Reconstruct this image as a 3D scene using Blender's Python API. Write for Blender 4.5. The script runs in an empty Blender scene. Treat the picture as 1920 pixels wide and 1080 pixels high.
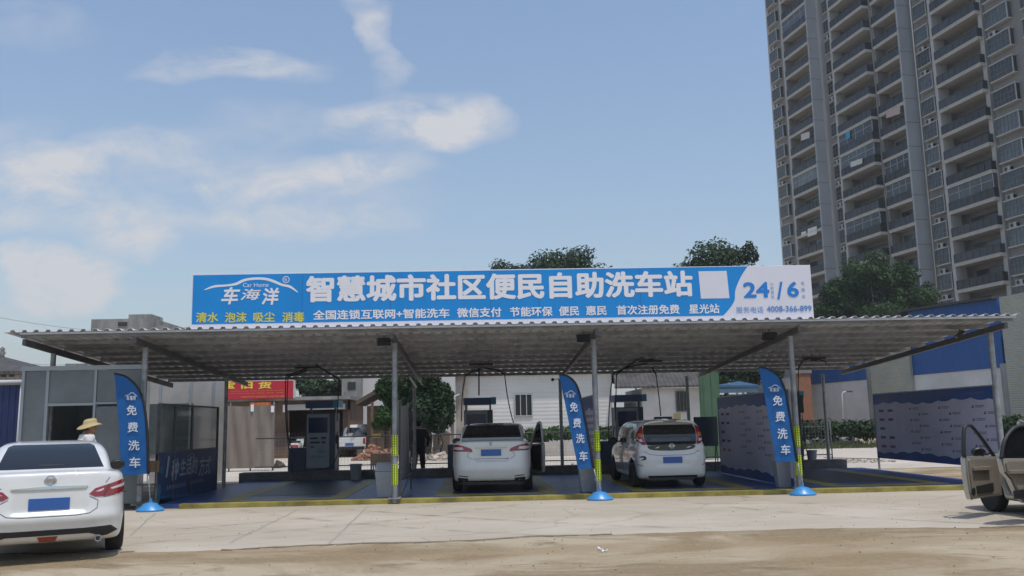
import bpy, bmesh, math, random
import numpy as np
from mathutils import Vector, Matrix
from mathutils.bvhtree import BVHTree
from mathutils.geometry import delaunay_2d_cdt

SC = bpy.context.scene
COL = SC.collection
random.seed(7)
np.random.seed(7)
V = Vector
R = math.radians

# ------------------------------------------------------------------ camera
F_PX, ROLL, VPX, VPY, EYE = 1650.0, 0.021, 903.0, 794.0, 1.6
_d = (VPX - 960) * math.sin(ROLL) + (VPY - 540) * math.cos(ROLL)
_s = (VPX - 960) * math.cos(ROLL) - (VPY - 540) * math.sin(ROLL)
PITCH = math.atan(_d / F_PX)
YAW = -math.atan(_s / math.hypot(F_PX, _d))
FW = V((math.sin(YAW) * math.cos(PITCH), math.cos(YAW) * math.cos(PITCH), math.sin(PITCH)))
R0 = V((math.cos(YAW), -math.sin(YAW), 0))
U0 = R0.cross(FW)
RT = R0 * math.cos(ROLL) - U0 * math.sin(ROLL)
UP = RT.cross(FW)
EYEP = V((0, 0, EYE))
cam = bpy.data.cameras.new('camera')
camo = bpy.data.objects.new('camera', cam)
COL.objects.link(camo)
camo.matrix_world = Matrix((
    (RT.x, UP.x, -FW.x, EYEP.x), (RT.y, UP.y, -FW.y, EYEP.y), (RT.z, UP.z, -FW.z, EYEP.z), (0, 0, 0, 1)))
cam.sensor_width = 36.0
cam.lens = F_PX / 1920 * 36.0
cam.clip_start = 0.1
cam.clip_end = 3000
SC.camera = camo


def ray(px, py):
    return FW * F_PX + RT * (px - 960) - UP * (py - 540)


def at(px, py, Y):
    """point of the place on the vertical plane at distance Y, seen at a pixel of the photograph"""
    v = ray(px, py)
    return EYEP + v * (Y / v.y)


def gp(px, py, z=0.0):
    v = ray(px, py)
    return EYEP + v * ((z - EYE) / v.z)


# ------------------------------------------------------------------ sun, sky, exposure
SUN = V((0.17, -0.26, 0.95)).normalized()
SUN_EL, SUN_ROT = math.asin(SUN.z), math.atan2(SUN.x, SUN.y)
sl = bpy.data.lights.new('sun', 'SUN')
sl.energy = 2.5
sl.angle = R(0.5)
sl.color = (1.0, 0.955, 0.88)
so = bpy.data.objects.new('sun', sl)
COL.objects.link(so)
so.rotation_euler = (-SUN).to_track_quat('-Z', 'Y').to_euler()
so.location = (0, 0, 40)
SC.view_settings.view_transform = 'Standard'
SC.view_settings.look = 'None'
SC.view_settings.exposure = 0.08
SC.view_settings.gamma = 1.0

W = bpy.data.worlds.new('World')
SC.world = W
W.use_nodes = True
wt = W.node_tree
wt.nodes.clear()


def wn(t, **k):
    n = wt.nodes.new(t)
    for a, b in k.items():
        setattr(n, a, b)
    return n


def wm(op, a, b=None, c=None):
    n = wn('ShaderNodeMath', operation=op)
    for i, q in enumerate((a, b, c)):
        if q is None:
            continue
        if isinstance(q, (int, float)):
            n.inputs[i].default_value = q
        else:
            wt.links.new(q, n.inputs[i])
    return n.outputs[0]


sky = wn('ShaderNodeTexSky', sky_type='NISHITA')
sky.sun_disc = False
sky.sun_elevation = SUN_EL
sky.sun_rotation = SUN_ROT
sky.altitude = 0
sky.air_density = 1.25
sky.dust_density = 1.6
sky.ozone_density = 2.2
tc = wn('ShaderNodeTexCoord')
sep = wn('ShaderNodeSeparateXYZ')
wt.links.new(tc.outputs['Generated'], sep.inputs[0])
ysafe = wm('MAXIMUM', wm('ABSOLUTE', sep.outputs[1]), 0.15)
uu = wm('DIVIDE', sep.outputs[0], ysafe)
vv = wm('DIVIDE', sep.outputs[2], ysafe)
cmb = wn('ShaderNodeCombineXYZ')
wt.links.new(uu, cmb.inputs[0])
wt.links.new(wm('MULTIPLY', vv, 1.9), cmb.inputs[1])
nz1 = wn('ShaderNodeTexNoise')
nz1.inputs['Scale'].default_value = 11.0
nz1.inputs['Detail'].default_value = 13.0
nz1.inputs['Roughness'].default_value = 0.67
nz1.inputs['Distortion'].default_value = 0.4
wt.links.new(cmb.outputs[0], nz1.inputs['Vector'])
nz2 = wn('ShaderNodeTexNoise')
nz2.inputs['Scale'].default_value = 4.0
nz2.inputs['Detail'].default_value = 6.0
wt.links.new(cmb.outputs[0], nz2.inputs['Vector'])
n2s = wn('ShaderNodeSeparateColor')
wt.links.new(nz2.outputs['Color'], n2s.inputs[0])
du = wm('MULTIPLY', wm('SUBTRACT', n2s.outputs[0], 0.5), 0.22)
dv = wm('MULTIPLY', wm('SUBTRACT', n2s.outputs[1], 0.5), 0.12)
u2 = wm('ADD', uu, du)
v2 = wm('ADD', vv, dv)
# clouds of this afternoon: direction, width, height, weight
CLOUDS = [(705, 50, 50, 110, 0.62), (440, 112, 170, 32, 0.8), (800, 222, 190, 90, 1.15), (560, 215, 170, 50, 0.28),
          (835, 262, 80, 55, 0.6),
          (290, 262, 190, 42, 0.62), (370, 315, 120, 34, 0.38), (600, 332, 240, 40, 0.75), (60, 308, 120, 60, 0.9),
          (120, 535, 110, 62, 2.2), (250, 468, 75, 45, 0.9), (330, 395, 520, 75, 0.50), (80, 40, 190, 40, 0.22),
          (20, 235, 90, 50, 0.3), (40, 590, 120, 50, 0.35), (560, 415, 260, 36, 0.4), (120, 400, 260, 60, 0.35), (200, 300, 120, 40, 0.35), (470, 290, 120, 60, 0.3)]
tot = None
for (cx, cy, cw, ch, wgt) in CLOUDS:
    dr = ray(cx, cy)
    cu, cv = dr.x / dr.y, dr.z / dr.y
    a, b = cw / F_PX * 1.05, ch / F_PX * 1.1
    q = wm('ADD', wm('POWER', wm('DIVIDE', wm('SUBTRACT', u2, cu), a), 2.0), wm('POWER', wm('DIVIDE', wm('SUBTRACT', v2, cv), b), 2.0))
    m = wm('MULTIPLY', wm('MAXIMUM', wm('SUBTRACT', 1.0, q), 0.0), wgt)
    tot = m if tot is None else wm('ADD', tot, m)
fb = wm('MULTIPLY_ADD', nz1.outputs['Fac'], 3.8, -1.18)
dens = wm('MULTIPLY', tot, wm('MAXIMUM', fb, 0.12))
dens = wm('MINIMUM', wm('MULTIPLY', dens, 1.0), 0.92)
hz = wm('MULTIPLY', wm('POWER', wm('MAXIMUM', wm('SUBTRACT', 1.0, wm('MULTIPLY', vv, 1.35)), 0.0), 1.6), 0.40)
skm = wn('ShaderNodeMix', data_type='RGBA')
skm.inputs[7].default_value = (2.0, 2.3, 2.8, 1)
wt.links.new(hz, skm.inputs[0])
wt.links.new(sky.outputs[0], skm.inputs[6])
mxc = wn('ShaderNodeMix', data_type='RGBA')
wt.links.new(dens, mxc.inputs[0])
wt.links.new(skm.outputs[2], mxc.inputs[6])
mxc.inputs[7].default_value = (4.15, 4.2, 4.4, 1)
bg = wn('ShaderNodeBackground')
bg.inputs[1].default_value = 0.15
wt.links.new(mxc.outputs[2], bg.inputs[0])
wo = wn('ShaderNodeOutputWorld')
wt.links.new(bg.outputs[0], wo.inputs[0])


# ------------------------------------------------------------------ helpers: materials
def mat(name, col, rough=0.7, metal=0.0, var=0.0, vscale=3.0, col2=None, bump=0.0, bscale=40.0, spec=0.5, coat=0.0,
        island=0.0, emit=None, stretch=None, transl=0.0):
    m = bpy.data.materials.new(name)
    m.use_nodes = True
    nt = m.node_tree
    p = nt.nodes['Principled BSDF']
    p.inputs['Base Color'].default_value = (*col, 1)
    p.inputs['Roughness'].default_value = rough
    p.inputs['Metallic'].default_value = metal
    p.inputs['Specular IOR Level'].default_value = spec
    p.inputs['Coat Weight'].default_value = coat
    p.inputs['Coat Roughness'].default_value = 0.04
    co = nt.nodes.new('ShaderNodeTexCoord')
    src = co.outputs['Object']
    if stretch:
        mp = nt.nodes.new('ShaderNodeMapping')
        mp.inputs['Scale'].default_value = stretch
        nt.links.new(src, mp.inputs[0])
        src = mp.outputs[0]
    last = None
    if var > 0 or col2:
        nz = nt.nodes.new('ShaderNodeTexNoise')
        nz.inputs['Scale'].default_value = vscale
        nz.inputs['Detail'].default_value = 6
        nz.inputs['Roughness'].default_value = 0.62
        nt.links.new(src, nz.inputs['Vector'])
        rp = nt.nodes.new('ShaderNodeMapRange')
        rp.inputs[1].default_value = 0.34
        rp.inputs[2].default_value = 0.66
        nt.links.new(nz.outputs['Fac'], rp.inputs[0])
        mx = nt.nodes.new('ShaderNodeMix')
        mx.data_type = 'RGBA'
        c2 = col2 or tuple(min(1, c * (1 + var)) for c in col)
        c1 = col if col2 else tuple(c * (1 - var) for c in col)
        mx.inputs[6].default_value = (*c1, 1)
        mx.inputs[7].default_value = (*c2, 1)
        nt.links.new(rp.outputs[0], mx.inputs[0])
        last = mx.outputs[2]
    if island > 0:
        ge = nt.nodes.new('ShaderNodeNewGeometry')
        hs = nt.nodes.new('ShaderNodeHueSaturation')
        mr = nt.nodes.new('ShaderNodeMapRange')
        mr.inputs[3].default_value = 1 - island
        mr.inputs[4].default_value = 1 + island
        nt.links.new(ge.outputs['Random Per Island'], mr.inputs[0])
        nt.links.new(mr.outputs[0], hs.inputs['Value'])
        if last:
            nt.links.new(last, hs.inputs['Color'])
        else:
            hs.inputs['Color'].default_value = (*col, 1)
        last = hs.outputs[0]
    if last:
        nt.links.new(last, p.inputs['Base Color'])
    if bump > 0:
        n2 = nt.nodes.new('ShaderNodeTexNoise')
        n2.inputs['Scale'].default_value = bscale
        n2.inputs['Detail'].default_value = 4
        nt.links.new(src, n2.inputs['Vector'])
        bp = nt.nodes.new('ShaderNodeBump')
        bp.inputs['Strength'].default_value = bump
        bp.inputs['Distance'].default_value = 0.02
        nt.links.new(n2.outputs['Fac'], bp.inputs['Height'])
        nt.links.new(bp.outputs[0], p.inputs['Normal'])
    if emit:
        p.inputs['Emission Color'].default_value = (*emit[0], 1)
        p.inputs['Emission Strength'].default_value = emit[1]
    if transl > 0:
        p.inputs['Subsurface Weight'].default_value = 0
        tr = nt.nodes.new('ShaderNodeBsdfTranslucent')
        tr.inputs[0].default_value = (*col, 1)
        ms = nt.nodes.new('ShaderNodeMixShader')
        ms.inputs[0].default_value = transl
        nt.links.new(p.outputs[0], ms.inputs[1])
        nt.links.new(tr.outputs[0], ms.inputs[2])
        nt.links.new(ms.outputs[0], nt.nodes['Material Output'].inputs[0])
    return m


def wave_bump(m, scale, axis='X', dist=0.02, strength=1.0):
    nt = m.node_tree
    p = nt.nodes['Principled BSDF']
    co = nt.nodes.new('ShaderNodeTexCoord')
    w = nt.nodes.new('ShaderNodeTexWave')
    w.wave_type = 'BANDS'
    w.bands_direction = axis
    w.inputs['Scale'].default_value = scale
    nt.links.new(co.outputs['Object'], w.inputs['Vector'])
    b = nt.nodes.new('ShaderNodeBump')
    b.inputs['Strength'].default_value = strength
    b.inputs['Distance'].default_value = dist
    nt.links.new(w.outputs['Fac'], b.inputs['Height'])
    nt.links.new(b.outputs[0], p.inputs['Normal'])
    return m


def sheer(name, col, alpha, rough=0.5):
    """a sheet one can partly see through (dusty plastic, grimy glass)"""
    m = mat(name, col, rough)
    nt = m.node_tree
    tr = nt.nodes.new('ShaderNodeBsdfTransparent')
    ms = nt.nodes.new('ShaderNodeMixShader')
    ms.inputs[0].default_value = alpha
    nt.links.new(tr.outputs[0], ms.inputs[1])
    nt.links.new(nt.nodes['Principled BSDF'].outputs[0], ms.inputs[2])
    nt.links.new(ms.outputs[0], nt.nodes['Material Output'].inputs[0])
    return m


# ------------------------------------------------------------------ helpers: meshes
class MB:
    def __init__(s):
        s.v, s.f, s.m = [], [], []

    def add(s, vs, fs, mi=0):
        o = len(s.v)
        s.v.extend([tuple(q) for q in vs])
        for f in fs:
            s.f.append(tuple(i + o for i in f))
            s.m.append(mi)
        return s

    def box(s, x0, x1, y0, y1, z0, z1, mi=0):
        return s.add([(x0, y0, z0), (x1, y0, z0), (x1, y1, z0), (x0, y1, z0), (x0, y0, z1), (x1, y0, z1), (x1, y1, z1), (x0, y1, z1)],
                     [(0, 3, 2, 1), (4, 5, 6, 7), (0, 1, 5, 4), (1, 2, 6, 5), (2, 3, 7, 6), (3, 0, 4, 7)], mi)

    def extr(s, pts, vec, mi=0):
        n = len(pts)
        v = [V(p) for p in pts] + [V(p) + V(vec) for p in pts]
        f = [tuple(range(n - 1, -1, -1)), tuple(range(n, 2 * n))]
        f += [(i, (i + 1) % n, n + (i + 1) % n, n + i) for i in range(n)]
        return s.add(v, f, mi)

    def beam(s, a, b, w, h, mi=0, up=(0, 0, 1)):
        a, b = V(a), V(b)
        d = (b - a).normalized()
        r = d.cross(V(up))
        if r.length < 1e-4:
            r = V((1, 0, 0))
        r.normalize()
        u = r.cross(d)
        c = [a + r * i * w / 2 + u * j * h / 2 for i, j in ((-1, -1), (1, -1), (1, 1), (-1, 1))]
        return s.extr(c, b - a, mi)

    def tube(s, path, r, n=8, mi=0, radii=None):
        P = [V(p) for p in path]
        vs, fs = [], []
        ref = None
        for i, p in enumerate(P):
            d = (P[min(i + 1, len(P) - 1)] - P[max(i - 1, 0)]).normalized()
            if ref is None:
                ref = d.orthogonal().normalized()
            a = (ref - d * ref.dot(d))
            a = a.normalized() if a.length > 1e-6 else d.orthogonal().normalized()
            ref = a
            b = d.cross(a)
            rr = radii[i] if radii else r
            vs += [p + (a * math.cos(2 * math.pi * k / n) + b * math.sin(2 * math.pi * k / n)) * rr for k in range(n)]
        for i in range(len(P) - 1):
            for k in range(n):
                k2 = (k + 1) % n
                fs.append((i * n + k, i * n + k2, (i + 1) * n + k2, (i + 1) * n + k))
        fs.append(tuple(range(n - 1, -1, -1)))
        fs.append(tuple((len(P) - 1) * n + k for k in range(n)))
        return s.add(vs, fs, mi)

    def lathe(s, prof, n=24, c=(0, 0, 0), axis='z', mi=0, sq=1.0):
        vs, fs = [], []
        for r, z in prof:
            for k in range(n):
                a = 2 * math.pi * k / n
                x, y = r * math.cos(a), r * math.sin(a) * sq
                q = {'z': (x, y, z), 'x': (z, x, y), 'y': (x, z, y)}[axis]
                vs.append((q[0] + c[0], q[1] + c[1], q[2] + c[2]))
        for i in range(len(prof) - 1):
            for k in range(n):
                k2 = (k + 1) % n
                fs.append((i * n + k, i * n + k2, (i + 1) * n + k2, (i + 1) * n + k))
        if prof[0][0] > 1e-5:
            fs.append(tuple(range(n - 1, -1, -1)))
        if prof[-1][0] > 1e-5:
            fs.append(tuple((len(prof) - 1) * n + k for k in range(n)))
        return s.add(vs, fs, mi)

    def move(s, mtx):
        s.v = [tuple(mtx @ V(q)) for q in s.v]
        return s

    def join(s, o, mtx=None):
        return s.add([(mtx @ V(q)) for q in o.v] if mtx else o.v, o.f, 0)


def wloc(o):
    p = V((0, 0, 0))
    while o is not None:
        p += o.location
        o = o.parent
    return p


def tag(o, label=None, cat=None, group=None, kind=None):
    if label: o['label'] = label
    if cat: o['category'] = cat
    if group: o['group'] = group
    if kind: o['kind'] = kind
    return o


def thing(name, loc, label, cat, group=None, rz=0.0):
    o = bpy.data.objects.new(name, None)
    o.empty_display_size = 0.2
    COL.objects.link(o)
    o.location = loc
    o.rotation_euler = (0, 0, rz)
    return tag(o, label, cat, group)


def build(name, mb, mats, parent=None, smooth=False, bevel=0.0, auto=None, fix=True, local=False):
    me = bpy.data.meshes.new(name)
    off = V((0, 0, 0))
    vs = np.array(mb.v, dtype=float)
    if parent is not None:
        if not local:
            off = wloc(parent)
    else:
        off = V(((vs[:, 0].min() + vs[:, 0].max()) / 2, (vs[:, 1].min() + vs[:, 1].max()) / 2, vs[:, 2].min()))
    me.from_pydata((vs - np.array(off)).tolist(), [], mb.f)
    if not isinstance(mats, (list, tuple)):
        mats = [mats]
    for q in mats:
        me.materials.append(q)
    if any(mb.m):
        me.polygons.foreach_set('material_index', mb.m)
    if fix or bevel:
        bm = bmesh.new()
        bm.from_mesh(me)
        if fix:
            bmesh.ops.recalc_face_normals(bm, faces=bm.faces)
        if bevel:
            es = [e for e in bm.edges if len(e.link_faces) == 2 and e.calc_face_angle(0) > 0.5]
            bmesh.ops.bevel(bm, geom=es, offset=bevel, segments=2, profile=0.7, affect='EDGES', clamp_overlap=True)
        bm.to_mesh(me)
        bm.free()
    if smooth:
        me.polygons.foreach_set('use_smooth', [True] * len(me.polygons))
        if auto is not None:
            me.set_sharp_from_angle(angle=R(auto))
    me.update()
    o = bpy.data.objects.new(name, me)
    COL.objects.link(o)
    if parent is not None:
        o.parent = parent
    else:
        o.location = off
    return o


def kids(o):
    return [c for c in bpy.data.objects if c.parent == o]


def copy_tree(o, parent=None):
    c = o.copy()
    COL.objects.link(c)
    if parent is not None:
        c.parent = parent
    for k in kids(o):
        copy_tree(k, c)
    return c


_TXT = {}


def text_geo(s, bold=0.0, shear=0.0):
    key = (s, bold, shear)
    if key in _TXT:
        return _TXT[key]
    cu = bpy.data.curves.new('t', 'FONT')
    cu.body = s
    cu.size = 1.0
    cu.offset = bold
    cu.shear = shear
    cu.resolution_u = 3
    ob = bpy.data.objects.new('t', cu)
    COL.objects.link(ob)
    dg = bpy.context.evaluated_depsgraph_get()
    me = bpy.data.meshes.new_from_object(ob.evaluated_get(dg))
    v = np.array([tuple(q.co) for q in me.vertices])
    f = [tuple(p.vertices) for p in me.polygons]
    bpy.data.objects.remove(ob)
    bpy.data.meshes.remove(me)
    bpy.data.curves.remove(cu)
    _TXT[key] = (v, f)
    return v, f


def text_into(mb, s, fn, w=None, h=None, bold=0.015, mi=0, shear=0.0):
    """lay text in the box 0..w x 0..h and map it by fn(u, v) -> point"""
    v, f = text_geo(s, 0.0, shear)
    mn, mx = v[:, :2].min(0), v[:, :2].max(0)
    e = bold * 0.85
    O, A, B = V(fn(0, 0)), V(fn(w, 0)), V(fn(0, h))
    nn = (A - O).cross(B - O).normalized() * 0.0004
    sh = [(0, 0)] if bold <= 0.006 else [(0, 0), (e, 0), (-e, 0), (0, e), (0, -e), (e * .7, e * .7), (-e * .7, e * .7), (e * .7, -e * .7), (-e * .7, -e * .7)]
    for k, (dx, dy) in enumerate(sh):
        q = (v[:, :2] + (dx, dy) - mn + e) / (mx - mn + 2 * e)
        mb.add([V(fn(a * w, b * h)) + nn * k for a, b in q], f, mi)
    return mb


# ------------------------------------------------------------------ helpers: smooth solids
def polysdf(poly, A, B):
    P = np.asarray(poly, float)
    d = np.full(A.shape, 1e9)
    ins = np.zeros(A.shape, bool)
    n = len(P)
    for i in range(n):
        a, b = P[i], P[(i + 1) % n]
        e = b - a
        wx, wy = A - a[0], B - a[1]
        L = e @ e
        if L < 1e-12:
            continue
        t = np.clip((wx * e[0] + wy * e[1]) / L, 0, 1)
        d = np.minimum(d, (wx - e[0] * t) ** 2 + (wy - e[1] * t) ** 2)
        c = (a[1] > B) != (b[1] > B)
        if abs(e[1]) > 1e-12:
            xi = a[0] + (B - a[1]) / e[1] * e[0]
            ins ^= c & (A < xi)
    d = np.sqrt(d)
    return np.where(ins, -d, d)


def smax(a, b, k):
    h = np.maximum(k - np.abs(a - b), 0) / k
    return np.maximum(a, b) + h * h * k * 0.25


def smin(a, b, k):
    return -smax(-a, -b, k)


def spline(pts, n=6, closed=True):
    P = [np.array(p, float) for p in pts]
    out = []
    m = len(P)
    for i in range(m if closed else m - 1):
        p0, p1, p2, p3 = (P[(i - 1) % m], P[i], P[(i + 1) % m], P[(i + 2) % m]) if closed else \
            (P[max(i - 1, 0)], P[i], P[i + 1], P[min(i + 2, m - 1)])
        for k in range(n):
            t = k / n
            out.append(0.5 * ((2 * p1) + (-p0 + p2) * t + (2 * p0 - 5 * p1 + 4 * p2 - p3) * t * t + (-p0 + 3 * p1 - 3 * p2 + p3) * t ** 3))
    if not closed:
        out.append(P[-1])
    return np.array(out)


def nets(Fv, o, h, smooth=2):
    nx, ny, nz = Fv.shape
    S = Fv < 0
    cnt = np.zeros((nx - 1, ny - 1, nz - 1))
    acc = np.zeros((nx - 1, ny - 1, nz - 1, 3))

    def sub(A, c):
        return A[c[0]:nx - 1 + c[0], c[1]:ny - 1 + c[1], c[2]:nz - 1 + c[2]]
    cs = [(i, j, k) for i in (0, 1) for j in (0, 1) for k in (0, 1)]
    for a in cs:
        for ax in range(3):
            if a[ax] == 0:
                b = list(a)
                b[ax] = 1
                Fa, Fb = sub(Fv, a), sub(Fv, b)
                m = sub(S, a) != sub(S, b)
                if not m.any():
                    continue
                t = Fa[m] / (Fa[m] - Fb[m])
                for q in range(3):
                    acc[..., q][m] += a[q] + (t if q == ax else 0)
                cnt[m] += 1
    mask = cnt > 0
    idx = np.full(mask.shape, -1, int)
    idx[mask] = np.arange(mask.sum())
    ijk = np.argwhere(mask)
    v = (ijk + acc[mask] / cnt[mask][:, None]) * h + np.asarray(o)
    faces = []
    for ax in range(3):
        sl0 = [slice(1, -1)] * 3
        sl1 = [slice(1, -1)] * 3
        sl0[ax] = slice(0, -1)
        sl1[ax] = slice(1, None)
        A, B = S[tuple(sl0)], S[tuple(sl1)]
        e = np.argwhere(A != B)
        if len(e) == 0:
            continue
        fl = A[A != B]
        base = e.copy()
        for q in range(3):
            if q != ax:
                base[:, q] += 1
        u, w = [(1, 2), (2, 0), (0, 1)][ax]
        c = []
        for du, dw in ((-1, -1), (0, -1), (0, 0), (-1, 0)):
            bb = base.copy()
            bb[:, u] += du
            bb[:, w] += dw
            c.append(idx[bb[:, 0], bb[:, 1], bb[:, 2]])
        qd = np.stack(c, 1)
        qd[~fl] = qd[~fl][:, ::-1]
        faces.append(qd)
    fc = np.concatenate(faces)
    ed = np.concatenate([fc[:, [0, 1]], fc[:, [1, 2]], fc[:, [2, 3]], fc[:, [3, 0]]])
    for _ in range(smooth):
        s = np.zeros_like(v)
        k = np.zeros(len(v))
        np.add.at(s, ed[:, 0], v[ed[:, 1]])
        np.add.at(k, ed[:, 0], 1)
        v = 0.45 * v + 0.55 * s / np.maximum(k, 1)[:, None]
    return v, fc


def solid(name, v, fc, mats, parent, mi=None):
    me = bpy.data.meshes.new(name)
    me.from_pydata(v.tolist(), [], fc.tolist())
    for q in (mats if isinstance(mats, (list, tuple)) else [mats]):
        me.materials.append(q)
    if mi is not None:
        me.polygons.foreach_set('material_index', mi)
    me.polygons.foreach_set('use_smooth', [True] * len(me.polygons))
    me.update()
    o = bpy.data.objects.new(name, me)
    COL.objects.link(o)
    o.parent = parent
    return o


def patch(bvh, outline, emb, dirv, off=0.004, step=0.05, sink=0.012, lift=None):
    """a skin laid on a solid: outline (2-D) mapped by emb to start points, shot along dirv onto the solid"""
    P = [V((p[0], p[1])) for p in outline]
    dense = []
    n = len(P)
    for i in range(n):
        a, b = P[i], P[(i + 1) % n]
        k = max(1, int((b - a).length / step))
        dense += [a + (b - a) * (j / k) for j in range(k)]
    nb = len(dense)
    pts = list(dense)
    xs = [p.x for p in P]
    ys = [p.y for p in P]

    def inside(x, y):
        c = False
        for i in range(n):
            a, b = P[i], P[(i + 1) % n]
            if (a.y > y) != (b.y > y) and x < a.x + (y - a.y) / (b.y - a.y) * (b.x - a.x):
                c = not c
        return c
    x = min(xs) + step / 2
    while x < max(xs):
        y = min(ys) + step / 2
        while y < max(ys):
            if inside(x, y) and all((q - V((x, y))).length > step * 0.4 for q in dense):
                pts.append(V((x, y)))
            y += step
        x += step
    r = delaunay_2d_cdt(pts, [(i, (i + 1) % nb) for i in range(nb)], [list(range(nb))], 1, 1e-6)
    d = V(dirv).normalized()
    out = []
    okv = []
    for p in r[0]:
        o = V(emb(p.x, p.y))
        hit = bvh.ray_cast(o, d)
        if hit[0] is None:
            out.append(None)
        else:
            nn = hit[1]
            if nn.dot(d) > 0:
                nn = -nn
            out.append((hit[0], nn))
    good = [q for q in out if q]
    if not good:
        return MB()
    vs, low = [], []
    for i, q in enumerate(out):
        if q is None:
            j = min((j for j in range(len(out)) if out[j]), key=lambda j: (r[0][j] - r[0][i]).length)
            o = V(emb(r[0][i].x, r[0][i].y))
            q = (o + d * (out[j][0] - o).dot(d), out[j][1])
        vs.append(q[0] + q[1] * off)
        low.append(q[0] - q[1] * sink)
    fs = [tuple(f) for f in r[2] if len(f) >= 3]
    mb = MB()
    # rim
    ec = {}
    for f in fs:
        for i in range(len(f)):
            a, b = f[i], f[(i + 1) % len(f)]
            k = (min(a, b), max(a, b))
            ec[k] = ec.get(k, 0) + 1
    N = len(vs)
    rim = [(a, b, b + N, a + N) for (a, b), c in ec.items() if c == 1]
    mb.add(vs + low, fs + rim)
    return mb
# ------------------------------------------------------------------ materials
M = {}
M['steel'] = mat('galvanised_steel', (0.27, 0.28, 0.295), 0.42, 0.35, var=0.25, vscale=6)
M['purlin'] = mat('purlin_steel', (0.26, 0.265, 0.28), 0.5, 0.3, var=0.3, vscale=3)
M['steel_dark'] = mat('dull_steel', (0.10, 0.10, 0.105), 0.55, 0.3, var=0.2)
M['roof'] = mat('zinc_roof_sheet', (0.56, 0.565, 0.58), 0.42, 0.1, var=0.15, vscale=1.2)
M['black'] = mat('black_plastic', (0.012, 0.012, 0.014), 0.45)
M['rubber'] = mat('tyre_rubber', (0.018, 0.018, 0.019), 0.8, bump=0.2, bscale=60)
M['alloy'] = mat('alloy_rim', (0.42, 0.43, 0.44), 0.35, 0.8)
M['chrome'] = mat('chrome', (0.62, 0.63, 0.65), 0.12, 1.0)
M['white_print'] = mat('white_print', (0.78, 0.77, 0.80), 0.5)
M['yellow_print'] = mat('yellow_print', (0.62, 0.60, 0.10), 0.5)
M['blue_vinyl'] = mat('blue_vinyl', (0.0, 0.235, 0.63), 0.5, var=0.05, vscale=1.2, bump=0.7, bscale=1.5, stretch=(1.6, 1, 0.5))
M['white_vinyl'] = mat('white_vinyl', (0.70, 0.69, 0.76), 0.42, bump=0.8, bscale=1.6, stretch=(1.6, 1, 0.6))
M['blue_print'] = mat('blue_print', (0.01, 0.20, 0.62), 0.5)
M['pale_blue_print'] = mat('pale_blue_print', (0.10, 0.27, 0.60), 0.5)
M['flag'] = mat('blue_flag_cloth', (0.005, 0.108, 0.345), 0.65, var=0.06, bump=0.3, bscale=5, transl=0.12)
M['flag_edge'] = mat('black_flag_sleeve', (0.01, 0.011, 0.015), 0.7)
M['flag_text'] = mat('flag_lettering', (0.60, 0.64, 0.72), 0.6)
M['base_blue'] = mat('blue_water_base', (0.05, 0.26, 0.58), 0.35, var=0.1)
M['hivis'] = mat('reflective_yellow', (0.55, 0.72, 0.02), 0.4)
M['bin'] = mat('grey_bin_plastic', (0.26, 0.28, 0.31), 0.5, var=0.1)
M['banner_dark'] = mat('dark_blue_banner', (0.010, 0.035, 0.12), 0.45, var=0.2, vscale=1.0, bump=0.2, bscale=3)
M['banner_print'] = mat('faded_banner_print', (0.30, 0.33, 0.40), 0.6)
M['board'] = mat('pale_banner_cloth', (0.48, 0.48, 0.62), 0.55, var=0.08, vscale=1.2, bump=0.2, bscale=2.5)
M['board_blue'] = mat('banner_wave_blue', (0.012, 0.065, 0.26), 0.5, var=0.2, vscale=1.5)
M['board_ink'] = mat('banner_ink', (0.09, 0.09, 0.17), 0.6)
M['board_red'] = mat('banner_red_ink', (0.22, 0.10, 0.12), 0.6)
M['grey_sheet'] = mat('grey_plastic_sheet', (0.24, 0.24, 0.25), 0.5, var=0.2, vscale=2.0, stretch=(1, 1, 0.25))
M['grate_blue'] = mat('blue_grating', (0.03, 0.075, 0.24), 0.4, var=0.3, vscale=3)
M['grate_yellow'] = mat('yellow_grating', (0.38, 0.31, 0.06), 0.5, var=0.2, vscale=3)
M['grate_black'] = mat('black_grating', (0.035, 0.037, 0.045), 0.45, var=0.3)
M['kerb_yellow'] = mat('yellow_edging', (0.27, 0.225, 0.05), 0.7, var=0.4, vscale=2.5)
M['concrete_dark'] = mat('shaded_concrete', (0.13, 0.125, 0.12), 0.8, var=0.3, bump=0.3)  # shade on the rear kerb is put into this dark colour
M['frame_grey'] = mat('grey_aluminium', (0.33, 0.36, 0.39), 0.4, 0.3)
M['pane_grey'] = mat('frosted_grey_panel', (0.155, 0.175, 0.18), 0.35, var=0.22, vscale=0.9)
M['glass'] = sheer('grimy_partition_glass', (0.06, 0.08, 0.08), 0.45, 0.08)
M['skin'] = mat('skin', (0.30, 0.16, 0.10), 0.55)
M['dark_cloth'] = mat('black_cloth', (0.012, 0.013, 0.016), 0.85, var=0.2)
M['white_cloth'] = mat('white_shirt_cloth', (0.66, 0.66, 0.66), 0.8)
M['straw'] = mat('straw', (0.42, 0.335, 0.165), 0.8, var=0.18, vscale=60, stretch=(1, 1, 4))
M['hair'] = mat('black_hair', (0.012, 0.010, 0.009), 0.6)


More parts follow.
